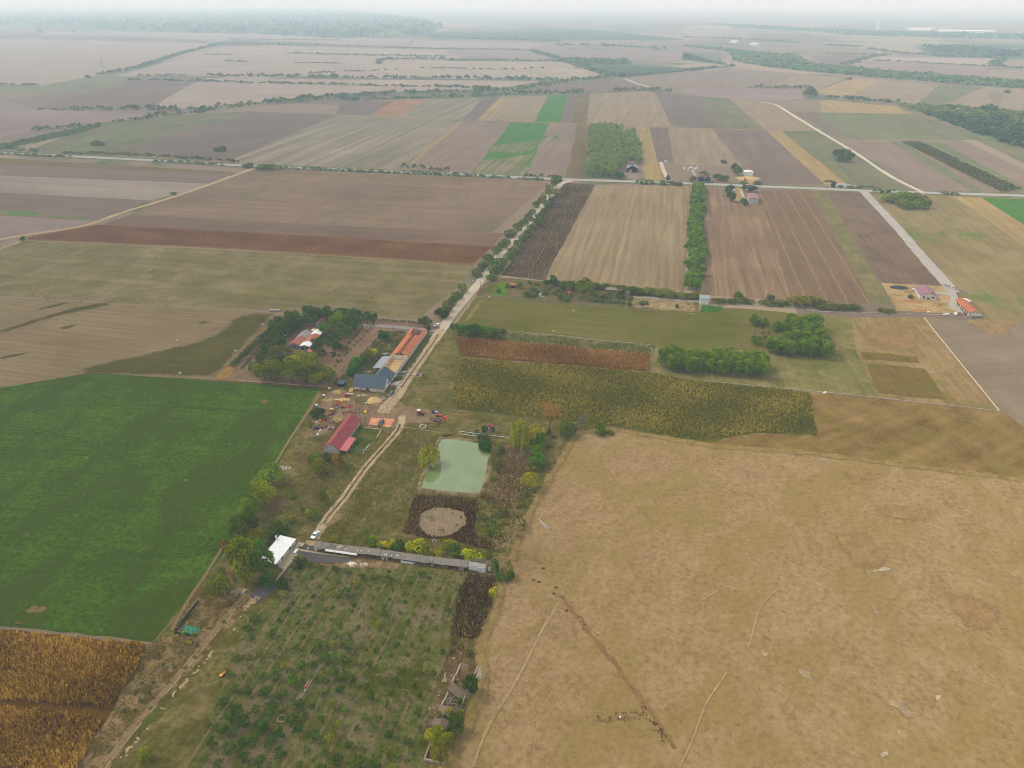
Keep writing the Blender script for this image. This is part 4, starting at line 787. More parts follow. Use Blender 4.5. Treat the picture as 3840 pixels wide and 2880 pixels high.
for a,b,n in (((1060,640),(1360,310),13),((1075,585),(1270,330),9),((1090,540),(1230,380),5),((1395,262),(1735,292),16)):
    for i in range(n):
        t=(i+rnd.uniform(-.25,.25))/(n-1); q=P('S1',a[0]+(b[0]-a[0])*t,a[1]+(b[1]-a[1])*t); plant('small',q,rnd.uniform(1.4,2.3),rnd.uniform(1.5,2.3),(70,86,48),'young shrub planted in a row on bare soil near the homestead','shrub','young shrubs on bare soil','shrub',False)
plants('S1','1405 338 1482 422',"tree",(60,96,50),'round dark green tree left of the broken tiled roof','tree'); plants('S1','1325 478 1392 545',"bush",BY,'bright yellow green bush left of the grey lean-to roof','bush',None,'bush'); plants('S1','1280 500 1345 572',"bush",YG,'olive yellow bush next to the bright yellow one','bush',None,'bush')
plants('S1','1150 620 1240 700;1190 560 1270 650;1230 530 1300 610;1165 590 1230 660',"bush",(72,116,40),'lush green bush in the vine hedge left of the slate roofed house','bush','vine hedge','bush')
plants('S1','1725 235 1822 312',"tree",(74,94,52),'spreading green tree beside the white car at the road junction','tree'); plants('S1','1788 300 1816 352',"cypress",(36,64,34),'clipped dark green column by the road junction','bush',None,'clipped_bush')
LH='hedge left of the gravel road'; RH='hedge right of the gravel road'
plants('S1','1855 165 1962 248',"tree",(58,84,44),'dark tree ending the left roadside hedge above the white car','tree')
plants('S2','0 1130 92 1222;30 1075 125 1170;78 1025 168 1120;110 985 205 1070;155 935 245 1022',"bush",(96,112,48),'green bush in the lower stretch of the hedge left of the gravel road','bush',LH,'bush',True,.88)
plants('S2','262 820 372 895;310 755 425 835;358 690 465 780;428 640 522 722;468 598 562 672;510 575 585 640',"bush",(88,108,48),'bush in the middle stretch of the hedge left of the gravel road','bush',LH,'bush',True,.88)
plants('S2','535 495 645 575;600 455 692 532;648 415 735 485;690 378 772 445;720 335 792 402;758 280 825 352;800 230 872 302;858 150 930 222',"bush",(86,104,56),'bush in the upper stretch of the hedge left of the gravel road','bush',LH,'bush',True,.88)
plants('S2','908 85 990 175',"tree",(94,114,62),'round tree where the gravel road meets the main road','tree'); plants('S2','860 180 930 260;820 240 880 330;930 190 990 252',"bush",(120,126,70),'pale yellowish poplar scrub beside the upper gravel road','bush',LH,'bush')
plants('S2','385 855 472 922;430 735 572 832;400 790 522 872;538 690 622 755;560 640 662 712;600 588 692 662;640 548 722 612;680 500 752 562;718 455 792 522;758 408 842 482;778 368 852 432;820 328 882 392;850 288 912 352;880 248 942 312',"bush",(82,108,46),'bush in the hedge right of the gravel road beside the dark field','bush',RH,'bush',True,.88)
plants('S2','155 1268 235 1340;340 1282 432 1330',"bush",(80,122,50),'bright green bush in the thicket at the corner of the mown hay field','bush','corner thicket','bush'); plants('S2','218 1275 348 1378',"tree",(62,92,44),'dark round tree in the thicket at the corner of the hay field','tree'); plants('S2','388 1298 512 1392',"tree",(84,102,52),'olive tree at the right end of the corner thicket','tree'); plants('S2','498 1308 542 1346;105 1270 130 1310;140 1258 165 1290',"bush",BG,'small bush at the edge of the corner thicket','bush','corner thicket','bush')
GT='trees of the allotment garden'
plants('I','240 90 312 168;350 100 442 188',"tree",(76,96,42),'dark tree at the left end of the allotment hedge','tree',GT); plants('I','308 38 392 180',"tall",(70,96,52),'tall dark tree sticking up from the allotment hedge','tree')
plants('I','430 108 535 215;520 105 632 218',"tree",(98,114,44),'broad olive green tree in the allotment hedge','tree',GT); plants('I','618 105 800 292',"tree",(104,124,46),'largest light green tree of the allotment garden','tree'); plants('I','680 68 812 185',"tree",(130,132,50),'yellowish crown behind the largest allotment tree','tree')
plants('I','800 130 902 205;898 128 1000 205;1080 158 1200 232;1180 158 1322 262;1298 190 1402 268',"tree",(88,108,46),'green tree in the right half of the allotment hedge','tree',GT)
plants('I','1380 185 1500 270;1480 190 1592 272;1550 200 1702 292;1650 210 1782 302;1780 240 1902 312;1890 238 2012 312;1962 232 2062 300;2050 240 2115 302;1000 150 1085 210',"bush",(108,118,50),'yellow green bush in the long hedge running to the white tool shed','bush','hedge towards the white tool shed','bush')
plants('I','90 170 172 232;215 198 292 262;250 165 312 212;370 180 442 232;405 245 472 322;470 275 548 332;340 215 392 272;740 280 832 342;790 230 862 302;820 300 882 346;900 305 952 352;980 310 1036 356;900 245 992 312;1050 320 1106 366;1125 325 1192 372;1200 280 1272 336',"bush",(98,114,84),'round silvery shrub in the allotment garden','shrub','silvery shrubs of the allotment','shrub',False)
plants('I','20 230 82 292;85 240 137 292;520 240 576 292;640 285 692 332;1060 240 1112 312;1120 250 1192 312;1215 345 1256 392;150 240 190 290;990 240 1042 292;1350 330 1442 382;1760 370 1796 416;-60 130 0 190;-200 140 -140 190;60 100 100 140;130 120 190 160;-300 200 -250 250',"bush",(80,106,50),'small green bush among the allotment beds','bush','green bushes of the allotment','bush',False)
plants('T5','340 650 392 692',"bush",(84,116,46),'lone round bush left on the fence line below the striped field','bush',None,'bush'); plants('T5','545 665 592 712',"bush",(78,108,44),'second lone round bush on the fence line below the striped field','bush',None,'bush')
plants('T5','680 675 790 738;760 680 860 738;840 690 910 740',"bush",(112,112,54),'olive bush in the tall scrub hedge under the yellow striped field','bush','scrub hedge','bush'); plants('T5','880 720 1005 762;985 722 1090 765;1070 728 1155 768;200 685 290 722;290 690 380 724;380 690 462 724;500 705 590 735;590 705 680 740;1275 755 1360 782',"bush",(82,92,48),'low dark bush of the fence hedge below the striped fields','bush','low fence hedge','bush',False)
plants('T5','1308 12 1420 72;1380 8 1500 66;1470 20 1570 80;1540 50 1606 108;1390 55 1500 106;1460 60 1560 108',"bush",(100,116,54),'bush in the isolated thicket beside the right gravel road','bush','isolated thicket','bush')
SP='small trees in front of the right grove'
plants('T5','440 805 492 872;488 825 542 866;590 835 652 902;445 938 512 992',"bush",(82,114,50),'rounded tree in the clearing left of the right grove','tree',SP,'tree'); plants('T5','524 815 552 842;510 868 532 906;508 904 532 932;548 904 572 932;600 893 617 928;518 935 572 972;603 938 627 972;540 850 562 882;462 895 478 915',"small",(72,88,58),'little shrub in the clearing left of the right grove','shrub','little shrubs of the clearing','shrub',False)
plants('T5','1275 660 1285 668',"small",(90,100,70),'tiny sapling by the corner of the sandy house plot','shrub',None,'shrub',False); plants('T5','1462 662 1492 694',"bush",(76,104,56),'dark green shrub left of the pink roofed house','shrub',None,'shrub',False)
plantsG('S1','520 330 600 420;585 400 650 470;440 520 520 600;500 460 580 540;700 270 780 350',"tree",(76,96,42),'dark tree filling the thicket on the left side of the homestead','tree',TB)
plantsG('S1','780 240 850 310;860 175 930 240;985 235 1050 300;1120 230 1185 300;960 400 1030 460;1040 440 1100 500',"tree",(78,100,54),'green tree among the roofs and back row of the homestead','tree','trees among the homestead roofs')
# groves
def grove(code, poly, step, kind, h, w, color, label, cat, group, name, seed, ang=11.5, parts=False):
    x,y=grid_in(PS(code,poly),step,step,ang,.2,np.random.default_rng(seed))
    for a,b in zip(x,y): plant(kind,(float(a),float(b),0),h*rnd.uniform(.82,1.15),w*rnd.uniform(.85,1.2),color,label,cat,group,name,parts)
    return len(x)
n1=grove('F','1420,806 1645,822 1652,803 1640,790 1425,778',4.6,'acacia',9.5,6.6,(102,128,34),'leafy acacia in the dense left grove below the mown hay field','tree','left grove','acacia_tree',41)
n2=grove('T5','690,870 890,880 950,1050 960,1075 830,1098 690,1078 510,1052 505,1020 670,1005',5.0,'acacia',9.0,6.8,(98,124,38),'leafy acacia in the L shaped right grove','tree','right grove','acacia_tree',42)
n3=grove('S2','2040,190 2118,190 2112,1010 1985,1010 2010,600',6.0,'acacia',7.5,7.0,(100,130,48),'leafy acacia in the narrow tree strip between two stubble fields','tree','tree strip','acacia_tree',43)
n4=grove('T2','1612,850 1810,850 1818,1160 1590,1155',8.0,'poplar',15,7.3,(126,146,104),'poplar in the dense rectangular plantation above the main road','tree','poplar plantation','poplar_tree',44)
n5=grove('T2','1822,872 1912,872 1948,1060 1940,1110 1900,1060 1850,1060 1830,1140',8.5,'poplar',12,7.3,(122,144,100),'smaller poplar in the right half of the plantation beside the black barn','tree','poplar plantation, right half','poplar_tree',45)
print('GROVES',n1,n2,n3,n4,n5)
# pond and meadow
plants('S5','618 362 778 528',"willow",WI,'round golden willow leaning over the left bank of the green pond','willow',None,'willow_tree',True,1.0)
plants('S5','1338 150 1502 392',"willow",(146,148,46),'big golden willow right of the timber frames above the pond','willow',None,'willow_tree',True,1.0); plants('S5','1480 182 1622 335',"willow",(156,152,56),'paler golden willow behind the big one','willow',None,'willow_tree',True,1.0)
plants('S5','1530 262 1626 362',"tree",(72,124,26),'bright green tree at the foot of the willows','tree'); plants('S5','1515 350 1622 450',"tree",(96,124,40),'upper light green tree of the pair on the brown brush','tree'); plants('S5','1505 430 1632 536',"tree",(82,120,36),'lower green tree of the pair on the brown brush','tree')
plants('S5','1443 595 1567 720',"bush",(150,146,54),'pale yellow bush right of the brown brush','bush',None,'bush'); plants('S5','1745 178 1862 302',"bush",(98,116,52),'large round bush at the top left corner of the dry field','bush',None,'bush'); plants('S5','2022 195 2112 282',"bush",(82,108,46),'dark green bush on the top edge of the dry field','bush',None,'bush'); plants('S5','2095 232 2172 278',"bush",(98,112,50),'flat bush right of the dark green one on the field edge','bush',None,'bush')
plants('S5','1640 242 1672 292',"bush",(76,100,44),'small bush at the foot of the orange poplar','bush',None,'bush'); plants('S5','1212 488 1272 562;1235 350 1302 432',"bush",(98,108,78),'grey green bush on the right bank of the pond','bush','bushes on the pond bank','bush')
plants('S5','1368 938 1468 1042',"bush",(84,106,46),'green bush by the fence above the bare tree','bush',None,'bush'); plants('S5','1138 988 1242 1102',"bush",(98,112,62),'greyish bush right of the reed ring','bush',None,'bush'); plants('S5','1270 860 1330 920;1100 900 1150 960;1170 940 1230 1000',"bush",(102,108,64),'low scrubby bush between the reed ring and the dry field','bush','scrubby bushes','bush')
q=P('S5',1660,252); plant('autumn',q,14.5,11,(158,124,84),'tall thin poplar with sparse orange leaves at the field corner','tree',None,'poplar_tree')
q=P('S5',1330,1218); plant('bare',q,12,15,(150,134,108),'big bare pale tree at the right end of the long shed','tree',None,'bare_tree')
q=P('S5',1908,258); plant('baregrey',q,9,8,(130,118,112),'bare grey tree between two bushes above the dry field','tree',None,'bare_tree')
q=P('S5',1885,240); plant('baregrey',q,6,6,(130,118,112),'smaller bare grey sapling beside the bare grey tree','tree',None,'bare_tree')
q=P('E',1868,600); plant('bare',q,8,7,(160,146,122),'broken bare tree over the ruined end of the long shed','tree',None,'bare_tree')
plants('S5','1125 200 1162 268',"cypress",(50,78,34),'dark column of cypress left of the red roofed well','tree',None,'cypress_tree'); plants('S5','1196 215 1222 268',"cypress",(54,82,36),'slim cypress right of the red roofed well','tree',None,'cypress_tree'); plants('S5','1085 270 1130 312;1122 278 1182 330;1065 238 1095 270',"bush",(74,88,54),'dark bush growing through the timber frames above the pond','bush','bushes at the timber frames','bush')
for x,y,h,w,c in ((1255,470,1.6,2.4,0),(1290,420,1.8,2.6,1),(1470,470,2.0,2.8,0),(1600,470,2.2,3.0,1),(1440,560,1.5,2.4,1),(1560,560,2.4,3.2,0),(1215,640,1.8,2.8,0),(1180,790,2.4,3.6,2),(1130,770,2.0,3.0,2),(1390,700,1.4,2.2,1),(1470,760,2.2,3.0,0),(1440,850,1.8,2.6,1),(1250,930,1.6,2.6,0),(1130,860,1.4,2.2,1),(1310,1010,1.8,2.8,0),(1420,1100,1.8,2.4,1),(1080,880,1.2,2.0,0),(1200,1080,1.6,2.6,1),(1660,380,1.8,2.6,0),(1690,300,1.6,2.4,1)):
    plant('bush',P('S5',x,y),h,w,((96,108,52),(112,108,66),(120,100,62))[c],'scrubby shrub among the brown brush right of the pond','shrub','shrubs of the brush strip','shrub',False)
for x,y in ((1860,180),(1930,260),(1850,330),(1940,420),(1780,480),(1850,560),(1730,580),(1990,330),(1700,660),(1760,700),(1830,760),(1690,740)): plant('bush',P('S7',x,y),rnd.uniform(1.2,2.0),rnd.uniform(1.6,2.8),(92,92,50),'dull shrub in the brown weed plot beside the orchard','shrub','shrubs of the weed plot','shrub',False)
# farmhouse and shed surroundings
plants('R','140 1430 405 1625',"bush",(72,108,50),'dark green bush left in the group below the red roofed house','bush',None,'bush'); plants('R','415 1390 722 1640',"tree",(94,100,72),'greyish olive tree in the group below the red roofed house','tree'); plants('S1','868 1368 1002 1498',"tree",(110,116,38),'yellow green tree in the group below the red roofed house','tree'); plants('S1','1035 1338 1116 1442',"bush",(142,112,42),'orange brown bush in the group below the red roofed house','bush',None,'bush')
plants('A','170 325 345 475',"tree",(66,84,44),'dark round tree among the scrap at the left of the farmyard','tree'); plants('A','285 415 372 492',"bush",(86,104,44),'small green bush at the foot of the dark farmyard tree','bush',None,'bush'); plants('A','118 528 212 618',"bush",(112,112,54),'olive bush beside the field path left of the scrap','bush',None,'bush')
plants('O','1808 668 1942 812',"tree",(112,140,46),'topmost yellow green tree in the row beside the alfalfa','tree'); plants('O','1745 765 1892 955',"tree",(138,150,40),'brightest yellow tree in the row beside the alfalfa','tree'); plants('O','1688 880 1802 1052',"tree",(116,142,44),'third yellow green tree in the row beside the alfalfa','tree'); plants('O','1770 800 1850 900;1660 940 1750 1050',"tree",(112,134,44),'greener tree standing in a gap of the row beside the alfalfa','tree','gap trees beside the alfalfa'); plants('O','1598 1000 1772 1215',"tree",(84,102,42),'dark green tree at the lower end of the alfalfa row','tree')
plants('S4','455 490 690 832',"tree",(116,130,36),'large yellow green tree left of the white roofed shed','tree'); plants('S4','618 492 815 790',"tree",(84,118,58),'large blue green tree overhanging the white roofed shed','tree'); plants('S4','575 402 705 525',"tree",(146,144,38),'yellow crown behind the large tree by the white roofed shed','tree'); plants('S4','690 395 812 502',"tree",(108,120,44),'mid green tree above the white roofed shed','tree'); plants('S4','800 320 930 450',"bush",(74,102,54),'bluish bush thicket behind the white roofed shed','bush',None,'bush')
plants('S4','303 778 472 955',"bush",(98,110,30),'round olive bush alone by the alfalfa edge','bush',None,'bush'); plants('S4','725 748 832 852',"bush",(70,106,62),'blue green round bush below the white roofed shed','bush',None,'bush'); plants('S4','848 788 936 868',"bush",(70,88,50),'dark bush on the asphalt strip by the orchard','bush',None,'bush'); plants('S4','965 608 1072 698',"bush",(74,92,54),'dark round bush between the asphalt and the concrete drive','bush',None,'bush'); plants('S4','1075 655 1132 702',"bush",(82,98,58),'smaller bush right of the dark round one by the asphalt','bush',None,'bush')
plants('S4','378 700 432 778',"bush",(110,124,62),'small pale bush at the alfalfa edge','bush',None,'bush'); plants('S4','400 484 462 562',"bush",(128,104,42),'rusty brown bush at the alfalfa edge','bush',None,'bush')
plants('S4','1080 232 1182 296;1108 262 1172 322;930 298 992 346;940 98 992 148;800 250 840 290;1030 210 1060 245',"bush",(104,118,44),'low bush in the meadow left of the rutted track','bush','low meadow bushes','bush'); plants('S4','1195 80 1252 190',"bush",(102,108,52),'narrow scrub patch in the meadow near the lamp post','bush',None,'bush')
plants('E','358 38 655 262',"bush",(142,152,32),'big bright lime bush against the long shed roof','bush',None,'bush'); plants('E','70 28 292 198',"bush",(66,92,38),'dark green bush left of the lime bush behind the long shed','bush',None,'bush'); plants('D','1000 122 1205 265',"bush",(110,118,42),'olive bush at the left end of the long shed roof','bush',None,'bush'); plants('D','1640 130 1832 312',"bush",(104,124,38),'green bush touching the middle of the long shed roof','bush',None,'bush')
plants('D','1820 228 1945 335;1930 222 2065 342;2055 190 2135 322',"bush",(168,170,30),'flowering yellow shrub behind the long shed','shrub','yellow shrubs behind the long shed','shrub'); plants('E','908 8 1132 192',"bush",(120,126,46),'yellowish bush between the reed ring and the long shed','bush',None,'bush'); plants('E','1038 100 1252 312',"bush",(76,98,40),'dark green bush near the right end of the long shed roof','bush',None,'bush'); plants('E','1268 168 1562 384',"bush",(138,150,32),'wide lime bush at the right end of the long shed roof','bush',None,'bush')
plants('E','780 188 970 282',"bush",(132,136,44),'low yellow scrub along the long shed roof','bush',None,'bush'); plants('E','708 168 772 242',"bush",(176,168,36),'tiny yellow bush right of the big lime bush','bush',None,'bush'); plants('E','1618 228 1742 312',"bush",(96,112,52),'low green scrub above the ruined shed end','bush',None,'bush')
plants('E','1740 330 1852 562',"bush",(84,116,50),'green tree growing out of the ruined shed end','bush',None,'tree'); plants('E','1800 572 1962 722',"bush",(80,106,46),'green bush at the corner below the ruined shed end','bush',None,'bush'); plants('E','1990 552 2112 702',"bush",(78,104,52),'green bush on the dry field beside the ruined shed','bush',None,'bush'); plants('E','1720 820 1842 962',"bush",(170,164,36),'bright yellow bush in the dark reed plot','bush',None,'bush')
plants('H','515 362 722 628',"tree",(66,92,48),'dark green tree right of the collapsed barn','tree'); plants('H','300 930 520 1180',"tree",(76,98,42),'dark tree half covering the lower barn roof','tree'); plants('H','0 1100 240 1340',"tree",(138,142,34),'yellow green tree below the collapsed barn, left one','tree'); plants('H','160 1160 370 1400',"tree",(118,132,34),'yellow green tree below the collapsed barn, right one','tree'); plants('H','70 1300 290 1640',"tree",(124,122,48),'mottled olive tree at the bottom edge under the ruin','tree'); plants('H','320 1130 440 1260',"bush",(98,104,52),'grey green bush right of the lower barn roof','bush',None,'bush'); plants('H','240 830 390 960',"bush",(136,132,42),'yellowish bush growing in the ruin','bush',None,'bush'); plants('H','410 680 510 770',"bush",(80,104,50),'small bush on the slipped roof of the ruin','bush',None,'bush'); plants('H','440 820 520 920;130 870 210 1000',"bush",(112,122,44),'bush along the wall of the ruin','bush','bushes of the ruin','bush')
# orchard: the bigger trees first, then the young rows
used=[]
def orch(s, kind, color, hs, label, group):
    for w2 in s.split():
        x,y=[float(v) for v in w2.split(',')]; q=P('S7',x,y); used.append(q); hh=hs*rnd.uniform(.85,1.2); plant(kind,q,hh,hh*rnd.uniform(1.1,1.4),color,label,'fruit tree',group,'fruit_tree')
orch('60,1075 210,1095 345,1105 130,1215 262,1235 40,1320 180,1350 110,1470 250,1480 40,1600 160,1630 -80,1540 -60,1400 -120,1180',"fruit",(70,96,40),3.2,'large dark fruit tree in the lower left of the orchard','large dark fruit trees')
orch('860,300 280,960 1040,1120 800,1070 960,1659 595,1430 -20,1240 320,1420 420,1300 480,1180 -60,1290 200,1380 330,1560 30,1480',"fruit",(66,94,36),3.2,'dark leafy fruit tree low in the orchard','leafy low orchard trees')
orch('490,870 690,805 805,815 630,690 860,720 265,625 165,945 430,985 745,930 850,960',"fruit",(78,106,38),3.1,'well grown green fruit tree in the middle of the orchard','middle fruit trees')
orch('742,690 750,300 915,215 920,840 1100,540 355,860 725,1440 1160,1545 340,300',"fruit",(118,124,44),2.7,'yellowing fruit tree in the orchard','yellowing fruit trees')
orch('975,150 1075,165 1190,180 860,115 760,95 640,100 330,220 120,490 60,570 1450,130 1155,455',"fruit",(76,98,54),2.4,'leafy small fruit tree near the top of the orchard','upper fruit trees')
ox,oy=grid_in(PS('S7','420,70 1000,90 1780,120 1720,350 1670,600 1580,900 1520,1150 1440,1400 1430,1700 -480,1700 -230,1300 -80,900 80,500 280,330'),5.0,4.4,13.5,.12,np.random.default_rng(51),.06)
nO=0
for a,b in zip(ox,oy):
    if any((a-q.x)**2+(b-q.y)**2<9 for q in used): continue
    nO+=1; low=max(0,min(1,(200-b)/70)); big=1.2+1.0*low; 
    if nO%7==0: plant('fruit',(float(a),float(b),0),big*rnd.uniform(1.1,1.6),big*rnd.uniform(1.0,1.5),(108,116,52),'young yellowish fruit tree in the orchard rows','fruit tree','young yellowish orchard trees','fruit_tree',False)
    else: plant('fruit',(float(a),float(b),0),big*rnd.uniform(.9,1.6),big*rnd.uniform(.9,1.5),rnd.choice([(78,100,48),(66,92,42),(94,112,66)]),'young green fruit tree in the orchard rows','fruit tree','young green orchard trees','fruit_tree',False)
print('ORCH',nO)
for x,y in ((1790,505),(1485,875),(1555,790),(1210,1195),(1130,1140),(1080,1215),(1000,1215),(1095,1070),(1190,1060),(1310,850),(1390,870),(1310,715),(1580,690),(1455,750),(1235,1000),(1140,1005)):
    plant('small',P('S6',x,y),rnd.uniform(1.2,1.8),rnd.uniform(1.1,1.7),(72,92,62),'small bluish shrub on the weedy strip by the concrete channel','shrub','shrubs by the concrete channel','shrub',False)
for x,y in ((1468,600),(1545,605),(1510,670),(1230,870)): plant('bush',P('S6',x,y),1.3,1.6,(128,136,40),'yellow green sunflower clump near the green netting','plant','plants near the netting','shrub',False)
plants('S6','1110 1510 1215 1612',"bush",(120,130,36),'yellow green bush at the bottom of the orchard near the channel','bush',None,'bush')
# pasture saplings and boundary shrubs
rr2=random.Random(77)
for i in range(34):
    q=P('F',rr2.uniform(20,970),rr2.uniform(548,660))
    plant('small',q,rr2.uniform(1.6,2.8),rr2.uniform(1.6,2.6),rr2.choice([(150,150,48),(128,138,44),(160,150,40)]),'yellow green sapling scattered over the olive pasture','sapling','pasture saplings','sapling',False)
for x,y in ((1440,1432),(1495,1440),(1545,1448),(1602,1440),(1650,1442),(1712,1450),(1380,1420),(1290,1440)): plant('small',P('S2',x,y),1.8,1.8,(84,104,50),'small round bush in the row below the pale field fence','bush','row below the field fence','bush',False)
plants('S1','1975 290 2002 332',"bush",(80,104,60),'little bush right of the road junction','bush',None,'bush',False)
# trees and bushes along and beyond the main road
plants('K','1600 160 1692 262;1640 200 1732 304',"tree",(86,106,60),'tree left of the white hangar beyond the main road','tree','trees left of the white hangar'); plants('K','1370 288 1482 376;1472 308 1562 382',"tree",(84,112,50),'round tree between the old house and the white hangar','tree','trees beside the old house'); plants('K','1188 250 1302 302',"tree",(116,122,60),'yellowish tree behind the old hip roofed house','tree'); plants('K','1060 310 1132 402',"tree",(98,112,68),'loose tree left of the old hip roofed house','tree')
plants('K','748 305 802 388',"tall",(54,80,46),'dark upright tree beside the farm track at the main road','tree',None,'tree',False); plants('K','1175 322 1242 402',"tall",(54,78,58),'dark spruce in front of the old house, left one','tree',None,'spruce_tree',False); plants('K','1250 320 1326 402',"tall",(60,84,60),'dark spruce in front of the old house, right one','tree',None,'spruce_tree',False)
plants('K','1525 428 1612 560;1540 530 1652 642',"tree",(68,92,50),'dark tree along the drive of the red roofed barn','tree','trees along the barn drive'); plants('K','1612 435 1642 475',"cypress",(50,74,56),'small dark spruce at the head of the barn drive','tree',None,'spruce_tree',False); plants('K','1738 425 1802 502;1800 430 1922 522',"tree",(66,90,56),'dark tree above the red roofed barn','tree','trees above the red roofed barn'); plants('K','1718 605 1816 688',"bush",(68,96,52),'round bush left of the red roofed barn','bush',None,'bush')
plants('K','98 270 222 358',"tree",(70,104,60),'dark tree at the road edge in front of the poplars','tree'); plants('K','870 395 962 438;700 400 760 432;480 392 520 425;415 390 455 420',"bush",(82,96,64),'roadside bush on the near side of the main road','bush','roadside bushes','bush',False); plants('K','1890 385 1986 428;1720 380 1802 412',"bush",(88,100,58),'bush at the sandy drive of the white hangar','bush','bushes at the hangar drive','bush',False)
plants('K','1462 98 1536 148',"bush",(90,98,78),'grey bush at the foot of a pole in the field','bush',None,'bush',False); plants('T3','972 975 1016 1018;1040 985 1100 1050;1000 1005 1060 1050',"bush",(86,98,70),'bush in the small thicket in the field left of the pale track','bush','thicket in the field','bush',False); plants('T3','1012 968 1050 1022',"tree",(82,104,56),'little tree in the thicket left of the pale track','tree',None,'tree',False)
plants('T3','960 1178 992 1218',"tree",(60,84,54),'dark tree left of the grey gravel heap at the main road','tree',None,'tree',False); plants('T1','603 914 672 944',"bush",(78,94,62),'oval bush in the far green strip field','bush',None,'bush',False); plants('T1','1395 950 1462 982',"bush",(70,88,54),'dark oval bush in the far ploughed field','bush',None,'bush',False)
plants('T1','240 188 275 214;458 195 482 214',"tree",(70,88,70),'far lone tree near the left woodland','tree','far lone trees','tree',False); plants('T1','552 488 585 512',"tree",(70,86,64),'lone tree beside the far diagonal hedge','tree',None,'tree',False); plants('T3','1065 502 1095 520;2088 585 2122 610',"tree",(78,96,66),'lone tree in the far striped fields','tree','lone trees in far striped fields','tree',False); plants('T4','1105 2 1145 22;130 292 162 318',"bush",(80,98,56),'bush beside the left dirt road','bush','bushes beside the left dirt road','bush',False)
plants('T3','785 562 862 628',"tree",(98,118,70),'light green clump at the bend of the far hedge','tree',None,'tree',False)
plants('T1','1660 1062 1740 1100;1725 1068 1792 1102',"bush",(86,106,54),'round bush where the left dirt road meets the main road','bush','bushes at the left junction','bush',False); plants('T1','1575 1060 1642 1088',"bush",(72,92,54),'dark bush above the left road junction','bush',None,'bush',False)
